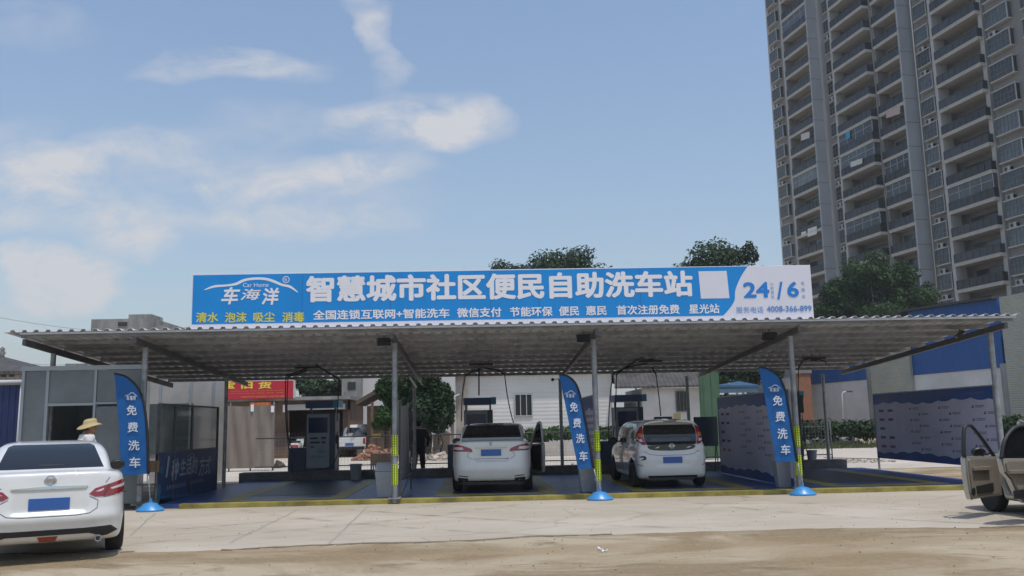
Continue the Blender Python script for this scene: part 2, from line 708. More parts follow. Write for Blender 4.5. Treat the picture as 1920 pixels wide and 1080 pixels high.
def grate_bump(m):
    nt = m.node_tree
    p = nt.nodes['Principled BSDF']
    co = nt.nodes.new('ShaderNodeTexCoord')
    br = nt.nodes.new('ShaderNodeTexBrick')
    br.offset = 0
    br.inputs['Scale'].default_value = 1.0
    br.inputs['Brick Width'].default_value = 0.10
    br.inputs['Row Height'].default_value = 0.10
    br.inputs['Mortar Size'].default_value = 0.014
    nt.links.new(co.outputs['Object'], br.inputs['Vector'])
    b = nt.nodes.new('ShaderNodeBump')
    b.inputs['Strength'].default_value = 0.8
    b.inputs['Distance'].default_value = 0.012
    b.invert = True
    nt.links.new(br.outputs['Fac'], b.inputs['Height'])
    nt.links.new(b.outputs[0], p.inputs['Normal'])


for q in ('grate_blue', 'grate_yellow', 'grate_black'):
    grate_bump(M[q])


# ground: one sheet to the horizon; pale yard far off, mud in front
def ground_mat():
    m = bpy.data.materials.new('yard_ground')
    m.use_nodes = True
    nt = m.node_tree
    p = nt.nodes['Principled BSDF']
    p.inputs['Roughness'].default_value = 0.92
    p.inputs['Specular IOR Level'].default_value = 0.25
    co = nt.nodes.new('ShaderNodeTexCoord')

    def noise(scale, detail=6, st=(1, 1, 1), rough=0.6, dist=0.0):
        mp = nt.nodes.new('ShaderNodeMapping')
        mp.inputs['Scale'].default_value = st
        nt.links.new(co.outputs['Object'], mp.inputs[0])
        n = nt.nodes.new('ShaderNodeTexNoise')
        n.inputs['Scale'].default_value = scale
        n.inputs['Detail'].default_value = detail
        n.inputs['Roughness'].default_value = rough
        n.inputs['Distortion'].default_value = dist
        nt.links.new(mp.outputs[0], n.inputs['Vector'])
        return n.outputs['Fac']

    def rng(a, lo, hi, t0=0.0, t1=1.0):
        r = nt.nodes.new('ShaderNodeMapRange')
        r.inputs[1].default_value = lo
        r.inputs[2].default_value = hi
        r.inputs[3].default_value = t0
        r.inputs[4].default_value = t1
        nt.links.new(a, r.inputs[0])
        return r.outputs[0]

    def mix(f, a, b):
        x = nt.nodes.new('ShaderNodeMix')
        x.data_type = 'RGBA'
        nt.links.new(f, x.inputs[0])
        for i, q in ((6, a), (7, b)):
            if isinstance(q, tuple):
                x.inputs[i].default_value = (*q, 1)
            else:
                nt.links.new(q, x.inputs[i])
        return x.outputs[2]
    n1 = noise(0.5, 8, (0.55, 1.0, 1), 0.62, 0.8)
    n2 = noise(1.4, 8, (0.5, 1.2, 1), 0.66, 0.5)
    n3 = noise(14, 6, (1, 1, 1), 0.7)
    n4 = noise(0.28, 5, (0.5, 1.0, 1), 0.6, 0.6)
    c = mix(rng(n1, 0.44, 0.56), (0.24, 0.18, 0.103), (0.40, 0.332, 0.23))
    c = mix(rng(n2, 0.54, 0.64, 0, 0.8), c, (0.17, 0.125, 0.075))
    c = mix(rng(n4, 0.52, 0.62, 0, 0.65), c, (0.265, 0.19, 0.105))
    c = mix(rng(noise(2.3, 8, (0.25, 1.6, 1), 0.7), 0.58, 0.70, 0, 0.6), c, (0.41, 0.36, 0.28))
    c = mix(rng(n3, 0.45, 0.75, 0, 0.3), c, (0.44, 0.39, 0.32))
    nt.links.new(c, p.inputs['Base Color'])
    b = nt.nodes.new('ShaderNodeBump')
    b.inputs['Strength'].default_value = 0.5
    b.inputs['Distance'].default_value = 0.03
    nt.links.new(noise(9, 10, (1, 1, 1), 0.7), b.inputs['Height'])
    nt.links.new(b.outputs[0], p.inputs['Normal'])
    return m


def slab_mat(name, base, dust, stain, bright=0.0):
    m = mat(name, base, 0.85, spec=0.3)
    nt = m.node_tree
    p = nt.nodes['Principled BSDF']
    co = nt.nodes.new('ShaderNodeTexCoord')

    def noise(scale, st, detail=8, rough=0.62, dist=0.3):
        mp = nt.nodes.new('ShaderNodeMapping')
        mp.inputs['Scale'].default_value = st
        nt.links.new(co.outputs['Object'], mp.inputs[0])
        n = nt.nodes.new('ShaderNodeTexNoise')
        n.inputs['Scale'].default_value = scale
        n.inputs['Detail'].default_value = detail
        n.inputs['Roughness'].default_value = rough
        n.inputs['Distortion'].default_value = dist
        nt.links.new(mp.outputs[0], n.inputs['Vector'])
        return n.outputs['Fac']
    prev = None
    for f, lo, hi, amt, colr in ((noise(0.55, (0.5, 1.0, 1)), 0.42, 0.62, 0.9, dust), (noise(1.2, (0.7, 1.2, 1)), 0.56, 0.72, 0.55, stain),
                                 (noise(3.0, (0.35, 1.8, 1)), 0.52, 0.7, 0.35, tuple(min(1, q * 1.12) for q in dust)),
                                 (noise(22, (1, 1, 1)), 0.5, 0.75, 0.22, stain)):
        r = nt.nodes.new('ShaderNodeMapRange')
        r.inputs[1].default_value = lo
        r.inputs[2].default_value = hi
        r.inputs[4].default_value = amt
        nt.links.new(f, r.inputs[0])
        x = nt.nodes.new('ShaderNodeMix')
        x.data_type = 'RGBA'
        nt.links.new(r.outputs[0], x.inputs[0])
        if prev is None:
            x.inputs[6].default_value = (*base, 1)
        else:
            nt.links.new(prev, x.inputs[6])
        x.inputs[7].default_value = (*colr, 1)
        prev = x.outputs[2]
    nt.links.new(prev, p.inputs['Base Color'])
    # hairline cracks
    mp = nt.nodes.new('ShaderNodeMapping')
    mp.inputs['Scale'].default_value = (0.22, 0.30, 1)
    nt.links.new(co.outputs['Object'], mp.inputs[0])
    wz = nt.nodes.new('ShaderNodeTexNoise')
    wz.inputs['Scale'].default_value = 1.5
    wz.inputs['Detail'].default_value = 8
    nt.links.new(mp.outputs[0], wz.inputs['Vector'])
    mxv = nt.nodes.new('ShaderNodeMix')
    mxv.data_type = 'RGBA'
    mxv.inputs[0].default_value = 0.25
    nt.links.new(mp.outputs[0], mxv.inputs[6])
    nt.links.new(wz.outputs['Color'], mxv.inputs[7])
    vo = nt.nodes.new('ShaderNodeTexVoronoi')
    vo.feature = 'DISTANCE_TO_EDGE'
    vo.inputs['Scale'].default_value = 1.3
    nt.links.new(mxv.outputs[2], vo.inputs['Vector'])
    cr = nt.nodes.new('ShaderNodeMapRange')
    cr.inputs[1].default_value = 0.0
    cr.inputs[2].default_value = 0.010
    cr.inputs[3].default_value = 0.28
    cr.inputs[4].default_value = 0.0
    nt.links.new(vo.outputs['Distance'], cr.inputs[0])
    xx = nt.nodes.new('ShaderNodeMix')
    xx.data_type = 'RGBA'
    nt.links.new(cr.outputs[0], xx.inputs[0])
    nt.links.new(prev, xx.inputs[6])
    xx.inputs[7].default_value = (*[q * 0.55 for q in stain], 1)
    nt.links.new(xx.outputs[2], p.inputs['Base Color'])
    b = nt.nodes.new('ShaderNodeBump')
    b.inputs['Strength'].default_value = 0.35
    b.inputs['Distance'].default_value = 0.012
    nt.links.new(noise(12, (1, 1, 1), 10, 0.7), b.inputs['Height'])
    nt.links.new(b.outputs[0], p.inputs['Normal'])
    return m


mb = MB()
mb.add([(-900, -60, 0), (900, -60, 0), (900, 1500, 0), (-900, 1500, 0)], [(0, 1, 2, 3)])
g = build('ground', mb, ground_mat(), fix=False)
tag(g, kind='structure')
# forecourt slab with a ragged front edge
mb = MB()
front, n = [], 420
rnd = random.Random(3)
wv = 0.0
for i in range(n + 1):
    x = -34 + 70 * i / n
    wv = wv * 0.9 + rnd.uniform(-0.055, 0.055)
    front.append((x, gp(960, 1011).y + 0.012 * x + wv + 0.25 * math.sin(x * 0.45), 0.005))
FR_Y = 18.62
top = [(x, FR_Y, 0.005) for x, _, _ in front]
vs = front + top
low = [(x, y - 0.03, -0.002) for x, y, _ in front]
mb.add(vs + low, [(i, i + 1, n + 2 + i, n + 1 + i) for i in range(n)] + [(i, 2 * n + 2 + i, 2 * n + 3 + i, i + 1) for i in range(n)])
g = build('forecourt', mb, slab_mat('forecourt_concrete', (0.40, 0.352, 0.28), (0.485, 0.435, 0.36), (0.305, 0.262, 0.20)), fix=False)
tag(g, kind='structure')
# rear yard: pale dusty concrete
mb = MB()
mb.add([(-60, 26.75, 0.005), (60, 26.75, 0.005), (60, 47.0, 0.005), (-60, 47.0, 0.005)], [(0, 1, 2, 3)])
g = build('rear_yard', mb, slab_mat('rear_yard_concrete', (0.46, 0.41, 0.345), (0.53, 0.475, 0.405), (0.38, 0.32, 0.25)), fix=False)
tag(g, kind='structure')
# muddy ridge along the ragged slab edge
rnd = random.Random(9)
mb = MB()
i = 0
while i < n:
    k = rnd.randint(1, 7)
    if rnd.random() < 0.38:
        for q in range(i, min(n, i + k)):
            w0, w1 = rnd.uniform(0.01, 0.09), rnd.uniform(0.01, 0.09)
            a, b = front[q], front[q + 1]
            mb.add([(a[0], a[1] - w0, 0.004), (b[0], b[1] - w1, 0.004), (b[0], b[1] + 0.02, 0.012), (a[0], a[1] + 0.02, 0.012)], [(0, 1, 2, 3)])
    i += k
g = build('mud_ridge', mb, mat('dark_mud', (0.19, 0.145, 0.095), 0.95, var=0.35, vscale=5), fix=False)
tag(g, kind='structure')
# saw cuts in the slab
mj = mat('joint_dirt', (0.33, 0.30, 0.26), 0.9)
mb = MB()
for (xa, ya, xb, yb) in ((615, 1022, 690, 950), (430, 1018, 560, 955), (245, 1003, 292, 962)):
    a, b = gp(xa, ya, 0.008), gp(xb, yb, 0.008)
    pts = [a + (b - a) * (k / 12) + V((random.uniform(-0.02, 0.02), 0, 0)) for k in range(13)]
    for k in range(12):
        w = V((0.018, 0, 0))
        q, r_ = pts[k], pts[k + 1]
        mb.add([q - w, q + w, r_ + w, r_ - w], [(0, 1, 2, 3)])
g = build('slab_joints', mb, mj, fix=False)
tag(g, kind='structure')

# faint tyre tracks on the slab
tm = sheer('tyre_dust', (0.23, 0.20, 0.16), 0.5, 0.9)
_nt = tm.node_tree
_co = _nt.nodes.new('ShaderNodeTexCoord')
_nz = _nt.nodes.new('ShaderNodeTexNoise')
_nz.inputs['Scale'].default_value = 2.2
_nz.inputs['Detail'].default_value = 7
_nt.links.new(_co.outputs['Object'], _nz.inputs['Vector'])
_mr = _nt.nodes.new('ShaderNodeMapRange')
_mr.inputs[1].default_value = 0.42
_mr.inputs[2].default_value = 0.70
_mr.inputs[4].default_value = 0.26
_nt.links.new(_nz.outputs['Fac'], _mr.inputs[0])
for _q in _nt.nodes:
    if _q.bl_idname == 'ShaderNodeMixShader':
        _nt.links.new(_mr.outputs[0], _q.inputs[0])
mb = MB()
for (xa, ya, xm, ym, xb, yb, sp_) in ((-9.5, 12.4, -3.5, 13.6, 0.3, 18.5, 1.5), (9.5, 12.6, 5.5, 14.2, 4.5, 18.5, 1.48), (3.0, 12.5, -1.5, 14.8, -4.2, 18.5, 1.5)):
    for sd in (-0.5, 0.5):
        P = [V(((1 - u) ** 2 * xa + 2 * u * (1 - u) * xm + u * u * xb, (1 - u) ** 2 * ya + 2 * u * (1 - u) * ym + u * u * yb, 0.0092 + 0.0004 * len(mb.v) / 200)) for u in [k / 30 for k in range(31)]]
        L_, R_ = [], []
        for k in range(31):
            d = (P[min(k + 1, 30)] - P[max(k - 1, 0)]).normalized()
            nrm = V((-d.y, d.x, 0))
            c = P[k] + nrm * sd * sp_
            L_.append(c + nrm * 0.09)
            R_.append(c - nrm * 0.09)
        mb.add(L_ + R_, [(k, k + 1, 32 + k, 31 + k) for k in range(30)])
tag(build('tyre_tracks', mb, tm, fix=False), kind='structure')

# ------------------------------------------------------------------ the wash bays' floor
PY, BY = 18.65, 26.2
PX = [-7.0, -1.81, 2.41, 6.66, 11.05]
FX0, FX1 = -6.75, 11.15
mb = MB()
mb.box(FX0, FX1, 18.86, 26.02, -0.02, 0.09)
g = build('bay_floor', mb, M['grate_blue'])
tag(g, kind='structure')
mb = MB()
mb.box(FX0 + 0.55, FX1 + 0.05, 18.63, 18.85, -0.02, 0.10)
g = build('kerb_edging', mb, M['kerb_yellow'], bevel=0.012)
tag(g, kind='structure')
BAYC = [-4.25, 0.30, 4.55, 8.85]
mb = MB()
md = MB()
for c in BAYC:
    x0, x1, y0, y1 = c - 1.32, c + 1.32, 19.25, 25.6
    w = 0.36
    z = 0.096
    mb.box(x0, x0 + w, y0, y1, 0.0, z)
    mb.box(x1 - w, x1, y0, y1, 0.0, z)
    mb.box(x0 + w, x1 - w, y0, y0 + w, 0.0, z)
    md.box(x0 + w + 0.004, x1 - w - 0.004, 20.4, 25.6, 0.0, 0.094)
tag(build('bay_markings', mb, M['grate_yellow']), kind='structure')
tag(build('bay_drain_grating', md, M['grate_black']), kind='structure')
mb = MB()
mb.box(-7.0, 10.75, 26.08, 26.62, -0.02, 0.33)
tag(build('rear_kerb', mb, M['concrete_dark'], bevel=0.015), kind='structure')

# ------------------------------------------------------------------ carport roof
RX0, RX1, RY0, RY1 = -9.55, 11.32, 17.92, 26.85
RZ0, RZ1 = 3.60, 3.08


def rz(y):
    return RZ0 + (RZ1 - RZ0) * (y - RY0) / (RY1 - RY0)


carport = thing('carport', (0, PY, 0), 'long steel carport with sloping corrugated roof over the four wash bays', 'carport')
mb = MB()
pr = []
x = RX0
pitch = 0.232
while x < RX1:
    pr += [(x, 0), (x + 0.115, 0), (x + 0.142, 0.044), (x + 0.205, 0.044)]
    x += pitch
NY = 3
vs, fs = [], []
for t in (0, 0.006):
    for y in (RY0, RY1):
        vs += [(px, y, rz(y) + pz + t) for px, pz in pr]
n = len(pr)
for i in range(n - 1):
    fs.append((i, i + 1, n + i + 1, n + i))
    fs.append((2 * n + i, 3 * n + i, 3 * n + i + 1, 2 * n + i + 1))
    fs.append((i, 2 * n + i, 2 * n + i + 1, i + 1))
    fs.append((n + i, n + i + 1, 3 * n + i + 1, 3 * n + i))
mb.add(vs, fs)
build('roof_sheet', mb, M['roof'], carport)
for k in range(10):
    y = 18.12 + k * 0.945
    mb = MB()
    z = rz(y) - 0.004
    mb.box(RX0 + 0.25, RX1 - 0.06, y - 0.022, y + 0.022, z - 0.08, z)
    mb.box(RX0 + 0.25, RX1 - 0.06, y + 0.023, y + 0.06, z - 0.08, z - 0.074)
    build('purlin', mb, M['purlin'], carport)
RAFT = [-9.20] + PX
for x in RAFT:
    mb = MB()
    y0, y1 = RY0 + 0.12, RY1 - 0.15
    mb.beam((x, y0, rz(y0) - 0.18), (x, y1, rz(y1) - 0.18), 0.07, 0.125)
    build('rafter', mb, M['steel_dark'], carport)
mb = MB()
mb.box(RX0 + 0.3, RX1 - 0.1, RY0 + 0.03, RY0 + 0.075, rz(RY0) - 0.042, rz(RY0) - 0.006)
build('edge_beam', mb, mat('pale_edge_beam', (0.52, 0.52, 0.53), 0.4, 0.3), carport)


def post(x, y, r=0.055, base=True):
    mb = MB()
    z1 = rz(y) - 0.235
    mb.lathe([(r, 0.02), (r, z1)], 20, (x, y, 0))
    if base:
        mb.box(x - 0.13, x + 0.13, y - 0.13, y + 0.13, 0.107, 0.122)
        for dx in (-0.1, 0.1):
            for dy in (-0.1, 0.1):
                mb.lathe([(0.014, 0.122), (0.014, 0.145), (0.0, 0.15)], 8, (x + dx, y + dy, 0))
    o = build('post', mb, M['steel'], carport, smooth=True, auto=40)
    return o


def hivis(parent, x, y, z0, z1, r=0.066):
    mb = MB()
    mb.lathe([(r, z0), (r, z1)], 20, (x, y, 0))
    o = build('reflective_sleeve', mb, M['hivis'], parent, smooth=True, auto=40)
    o['label'] = 'bright yellow reflective sleeve with black arrow marks'
    mb = MB()
    n = 8
    for k in range(n):
        z = z0 + (z1 - z0) * (k + 0.5) / n
        for a0 in (-2.25, -1.57, -0.85):
            for side in (-1, 1):
                pts = []
                for da, dz in ((0, 0.028), (0.20, -0.002), (0.20, -0.03), (0, 0.0)):
                    a = a0 + side * da
                    pts.append((x + (r + 0.0025) * math.cos(a), y + (r + 0.0025) * math.sin(a), z + dz))
                mb.add(pts, [(0, 1, 2, 3)])
    build('arrow_marks', mb, M['black'], o, fix=False)


for i, x in enumerate(PX):
    po = post(x, PY, 0.058)
    if i in (1, 2, 3):
        hivis(po, x, PY, 0.98, 1.40)
        hivis(po, x, PY, 0.38, 0.80)
post(-9.20, 19.3, 0.055, False)
for x in (-1.98, 2.36, 6.18, 10.32):
    post(x, BY + 0.15, 0.05, False)
post(-6.86, 24.1, 0.05, False)
# white zip brackets where beams meet back posts
mb = MB()
for x in (-2.0, 2.36):
    mb.beam((x - 0.02, 25.2, rz(25.2) - 0.24), (x + 0.08, 26.3, rz(26.3) - 0.42), 0.05, 0.03)
build('brace', mb, M['white_print'], carport)


# ------------------------------------------------------------------ floodlights
def flood(px, py, Y, label, tilt=0.5, side=0.0):
    c = at(px, py, Y)
    t = thing('floodlight', c, label, 'floodlight', 'floodlights under the carport roof')
    m4 = Matrix.Rotation(side, 4, 'Z') @ Matrix.Rotation(-tilt, 4, 'X')
    mb = MB()
    mb.box(-0.14, 0.14, -0.022, 0.022, -0.1, 0.1)
    for k in range(7):
        mb.box(-0.12 + k * 0.04 - 0.006, -0.12 + k * 0.04 + 0.006, 0.023, 0.05, -0.085, 0.085)
    mb.move(m4)
    build('housing', mb, M['black'], t, local=True, bevel=0.004)
    mb = MB()
    mb.box(-0.115, 0.115, -0.027, -0.0235, -0.075, 0.075)
    mb.move(m4)
    build('lens', mb, mat('flood_lens', (0.012, 0.013, 0.016), 0.2), t, local=True)
    mb = MB()
    h = max(0.12, rz(Y) - 0.15 - c.z)
    for s in (-1, 1):
        mb.beam((s * 0.15, 0, 0), (s * 0.15, 0.0, h * 0.6), 0.012, 0.025)
    mb.beam((-0.156, 0, h * 0.6), (0.156, 0, h * 0.6), 0.012, 0.025, up=(0, 1, 0))
    mb.beam((0, 0, h * 0.6 + 0.013), (0, 0, h), 0.02, 0.02)
    mb.move(Matrix.Rotation(side, 4, 'Z'))
    build('bracket', mb, M['black'], t, local=True)
    return t


flood(720, 641, 18.25, 'black floodlight beside the post with the grey plastic sheet', -0.95, 0.15)
flood(1094, 634, 18.25, 'black floodlight beside the post of the middle feather flag', -0.95, -0.1)
flood(1443, 631, 18.25, 'black floodlight below the white end of the big sign', -0.95, 0.1)
flood(1800, 627, 18.9, 'black floodlight on the rafter at the open right end of the carport', -0.95, 1.2)

# ------------------------------------------------------------------ the big sign on the roof
SY = 18.05
SBL, SBR, STL = at(357.5, 608.5, SY), at(1526, 592.5, SY), at(358, 514, SY)
SW, SH = SBR.x - SBL.x, 1.055
SZ = (SBL.z + SBR.z) / 2
sign = thing('banner_sign', (SBL.x + SW / 2, SY, SZ), 'long blue and white banner sign standing on the carport roof edge', 'sign')


def sg(px, py, d=0.0):
    u = (px - 357.7) / (1524 - 357.7)
    yt = 514 - 15 * (px - 358) / 1163
    v = 1 - (py - yt) / 94.2
    return (SBL.x + u * SW, SY - d, SZ + v * SH)


mb = MB()
mb.box(SBL.x, SBR.x, SY, SY + 0.05, SZ - 0.10, SZ + SH + 0.012)
build('panel', mb, M['white_vinyl'], sign, bevel=0.01)
mb = MB()
cur = spline([(1403, 500.5), (1389, 520), (1377, 545), (1374, 565), (1362, 582), (1349, 595)], 5, False)
bl = [(359.5, 516), (359.5, 606)] + [(q[0], q[1] - 0.3) for q in cur[::-1]]
bl = [(359.5, 606.3)] + [(q[0], min(q[1], 514 - 15 * (q[0] - 358) / 1163 + 92.2)) for q in cur[::-1]] + [(359.5, 515.6)]
mb.extr([sg(a, b, 0.003) for a, b in bl], (0, 0.0025, 0))
build('blue_field', mb, M['blue_vinyl'], sign)


mb = MB()
for px in (561, 725, 912, 1003, 1195):
    mb.extr([sg(px, 517 - 15 * (px - 358) / 1163, 0.0062), sg(px + 1.1, 517 - 15 * (px - 358) / 1163, 0.0062), sg(px + 0.6, 604 - 15 * (px - 358) / 1163, 0.0062), sg(px - 0.5, 604 - 15 * (px - 358) / 1163, 0.0062)], (0, 0.0004, 0))
build('seam', mb, mat('vinyl_fold', (0.0, 0.165, 0.50), 0.5), sign)


def stext(s, x0, y0, x1, y1, m, bold=0.02, d=0.006, shear=0.0, name='lettering'):
    mb = MB()
    xa, za = sg(x0, 0)[0], None
    xm = (x0 + x1) / 2
    zb, zt = sg(xm, y1)[2], sg(xm, y0)[2]
    xb = sg(x1, 0)[0]
    text_into(mb, s, lambda a, b: (xa + a, SY - d, zb + b), xb - xa, zt - zb, bold, shear=shear)
    return build(name, mb, m, sign, fix=False)


stext('智慧城市社区便民自助洗车站', 568, 512.5, 1296, 562.5, M['white_print'], 0.046)
for s, x0, x1 in (('清水', 367, 408), ('泡沫', 420, 460), ('吸尘', 472, 512), ('消毒', 525, 566)):
    stext(s, x0, 584, x1, 603, M['yellow_print'], 0.03)
for s, x0, x1 in (('全国连锁互联网+智能洗车', 582, 835), ('微信支付', 849, 932), ('节能环保', 948, 1028), ('便民', 1040, 1078), ('惠民', 1091, 1130),
                  ('首次注册免费', 1149, 1268), ('星光站', 1286, 1344)):
    xm = (x0 + x1) / 2
    yt = 514 - 15 * (xm - 358) / 1163
    stext(s, x0, yt + 70, x1, yt + 88, M['white_print'], 0.03)
stext('24', 1392, 530.5, 1442, 560, M['blue_print'], 0.034)
stext('/', 1456, 530, 1468, 563.5, M['blue_print'], 0.03)
stext('6', 1476, 530, 1498.5, 559.5, M['blue_print'], 0.034)
for k, ch in enumerate('小时营业'):
    stext(ch, 1444.5, 531.5 + k * 7.8, 1450.5, 538 + k * 7.8, M['pale_blue_print'], 0.0)
for k, ch in enumerate('风雨会'):
    stext(ch, 1503.5, 530 + k * 12.3, 1510, 537 + k * 12.3, M['pale_blue_print'], 0.0)
stext('服务电话', 1376, 577, 1428, 589, M['pale_blue_print'], 0.005)
stext('4008-366-899', 1434.5, 575.5, 1520.5, 586.5, M['pale_blue_print'], 0.02)
mb = MB()
mb.extr([sg(*q, 0.006) for q in ((1308, 510), (1362, 509.3), (1364.5, 561), (1310, 561.6))], (0, 0.002, 0))
build('white_square', mb, M['white_vinyl'], sign)


def swoosh(mb, fn, s=1.0):
    top = [(381, 542), (398, 534.5), (420, 533), (437, 530), (452, 523), (470, 520), (492, 520.3), (508, 524.5), (524, 531.5), (540, 535.5), (553.5, 547)]
    bot = [(381, 543.5), (399, 538.5), (421, 536.5), (440, 534), (455, 527), (471, 524.5), (491, 524.8), (506, 529), (522, 535.5), (537, 539), (553, 548.5)]
    t, b = spline(top, 4, False), spline(bot, 4, False)
    n = len(t)
    v = [fn(*q) for q in t] + [fn(*q) for q in b]
    mb.add(v, [(i, i + 1, n + i + 1, n + i) for i in range(n - 1)])


mb = MB()
swoosh(mb, lambda a, b: sg(a, b, 0.006))
ca = [(531 + 6.5 * math.cos(t * 0.3927), 524 + 6.5 * math.sin(t * 0.3927)) for t in range(16)]
cb = [(531 + 5.2 * math.cos(t * 0.3927), 524 + 5.2 * math.sin(t * 0.3927)) for t in range(16)]
mb.add([sg(*q, 0.006) for q in ca + cb], [(i, (i + 1) % 16, 16 + (i + 1) % 16, 16 + i) for i in range(16)])
build('logo', mb, M['white_print'], sign, fix=False)
stext('R', 528.5, 521, 533.5, 527.5, M['white_print'], 0.0)
stext('Car Home', 451.5, 530, 499, 537.5, M['white_print'], 0.0)
stext('车', 412, 537.5, 447, 570, M['white_print'], 0.035, shear=0.25)
stext('海', 448, 541, 485, 562, M['white_print'], 0.02, shear=0.2)
stext('洋', 487, 539, 519, 571, M['white_print'], 0.035, shear=0.15)


# ------------------------------------------------------------------ feather flags
def feather(label, Y, left, pole, base, tx):
    """left: fabric's free edge from tip down; pole: the sleeve curve from tip down; base: foot point (pixels)"""
    b = gp(*base, 0.0)
    t = thing('feather_flag', (b.x, Y, 0), label, 'feather flag', 'blue feather flags along the kerb')
    L = spline(left, 5, False)
    P = spline(pole, 5, False)
    n = 40

    def samp(Q, k):
        s = k / n * (len(Q) - 1)
        i = min(int(s), len(Q) - 2)
        return Q[i] + (Q[i + 1] - Q[i]) * (s - i)
    vs = []
    C = 6
    for lay in (0, 1):
        for k in range(n + 1):
            a, c = samp(L, k), samp(P, k)
            for j in range(C + 1):
                q = a + (c - a) * j / C
                w = 0.012 * math.sin(j * 0.9 + k * 0.35) * (1 - j / C) + 0.005 * math.sin(k * 0.9 + j)
                p = at(q[0], q[1], Y)
                vs.append((p.x, Y + w + lay * 0.003, p.z))
    N = (n + 1) * (C + 1)
    fs = []
    for lay in (0, 1):
        for k in range(n):
            for j in range(C):
                i = lay * N + k * (C + 1) + j
                fs.append((i, i + 1, i + C + 2, i + C + 1))
    mb = MB().add(vs, fs)
    cl = build('fabric', mb, M['flag'], t, smooth=True)
    # lettering follows the cloth
    mb = MB()
    for ch, (cx, cy, w, h) in zip('免费洗车', tx[1:]):
        text_into(mb, ch, lambda a, bb: at(cx - w / 2 + a, cy + h / 2 - bb - (a / w - 0.5) * w * 0.03, Y - 0.021), w, h, 0.022)
    build('lettering', mb, M['flag_text'], t, fix=False)
    mb = MB()
    cx, cy, w, h = tx[0]
    swoosh(mb, lambda a, b_: at(cx + (a - 467) / 172 * w, cy + (b_ - 533) / 28 * h * 0.8 - h * 0.15, Y - 0.021))
    for ch, ox in (('车', -0.28), ('海', 0.0), ('洋', 0.28)):
        text_into(mb, ch, lambda a, bb: at(cx + ox * w * 0.9 - w * 0.11 + a, cy + h * 0.72 - bb, Y - 0.021), w * 0.22, h * 0.75, 0.03)
    build('logo', mb, M['flag_text'], t, fix=False)
    mb = MB()
    path = [at(q[0], q[1], Y) for q in P]
    nn = len(path)
    mb.tube(path, 0.03, 8, radii=[0.018 + 0.012 * (i / nn) for i in range(nn)])
    build('sleeve', mb, M['flag_edge'], t, smooth=True)
    mb = MB()
    mb.tube([path[-1], V((b.x, Y, 0.15))], 0.014, 8)
    build('pole', mb, M['steel'], t, smooth=True)
    mb = MB()
    mb.lathe([(0.0, 0.001), (0.26, 0.001), (0.275, 0.03), (0.26, 0.055), (0.17, 0.11), (0.13, 0.155), (0.05, 0.175), (0.03, 0.18), (0.03, 0.25), (0.0, 0.25)], 28, (b.x, Y, 0), sq=0.85)
    build('water_base', mb, M['base_blue'], t, smooth=True, auto=50)
    return t


feather('blue feather flag behind the white sedan, near the grey cabin', 18.3,
        [(213.5, 700), (217, 730), (221, 780), (225, 840), (228, 893)],
        [(214, 700), (236, 706), (256, 724), (268, 750), (274, 785), (277, 830), (278, 888)], (285, 958),
        [(246, 742, 24, 12), (247, 769, 19, 19), (249, 801, 20, 19), (251, 835, 21, 19), (253, 867, 21, 20)])
feather('blue feather flag leaning beside the second yellow-sleeved post, between the two white cars', 18.36,
        [(1048, 702), (1058, 750), (1068, 800), (1077, 845), (1084, 880)],
        [(1049, 702), (1066, 706), (1081, 722), (1091, 755), (1100, 800), (1107, 840), (1113, 877)], (1124, 937),
        [(1069, 738, 22, 11), (1076, 763, 15, 18), (1082, 793, 15, 18), (1088, 822, 16, 18), (1094, 855, 16, 19)])
feather('blue feather flag in front of the pale partition banner, right of the white hatchback', 18.36,
        [(1422, 688), (1432, 735), (1441, 785), (1449, 830), (1455, 867)],
        [(1423, 688), (1441, 692), (1460, 706), (1473, 735), (1482, 785), (1489, 830), (1495, 865)], (1503, 928),
        [(1452, 727, 24, 11), (1458, 751, 18, 19), (1463, 781, 18, 19), (1467, 813, 19, 20), (1473, 843, 18, 19)])


# ------------------------------------------------------------------ bins and buckets
def bin_(px, py, Y, label):
    c = at(px, py, Y)
    t = thing('swing_bin', (c.x, Y, 0.095), label, 'bin', 'grey swing bins at the posts')
    mb = MB()
    mb.add([(-0.15, -0.12, 0), (0.15, -0.12, 0), (0.15, 0.12, 0), (-0.15, 0.12, 0), (-0.2, -0.16, 0.55), (0.2, -0.16, 0.55), (0.2, 0.16, 0.55), (-0.2, 0.16, 0.55)],
           [(0, 3, 2, 1), (4, 5, 6, 7), (0, 1, 5, 4), (1, 2, 6, 5), (2, 3, 7, 6), (3, 0, 4, 7)])
    build('body', mb, M['bin'], t, local=True, bevel=0.02)
    mb = MB()
    mb.extr([(-0.21, -0.17, 0.555), (-0.21, 0.17, 0.555), (-0.19, 0.13, 0.66), (-0.17, 0.05, 0.73), (-0.17, -0.05, 0.73), (-0.19, -0.13, 0.66)], (0.42, 0, 0))
    l = build('lid', mb, M['bin'], t, local=True, bevel=0.015)
    mb = MB()
    mb.add([(-0.15, -0.163, 0.575), (0.15, -0.163, 0.575), (0.14, -0.134, 0.655), (-0.14, -0.134, 0.655)], [(0, 1, 2, 3)])
    build('flap', mb, mat('bin_flap', (0.22, 0.23, 0.25), 0.5), l, local=True, fix=False)
    return t


bin_(722, 940, 19.15, 'grey swing bin at the post with the grey plastic sheet')
bin_(1103, 930, 19.3, 'grey swing bin behind the lower end of the middle feather flag')
bin_(1471, 920, 19.3, 'grey swing bin below the feather flag at the pale partition banner')


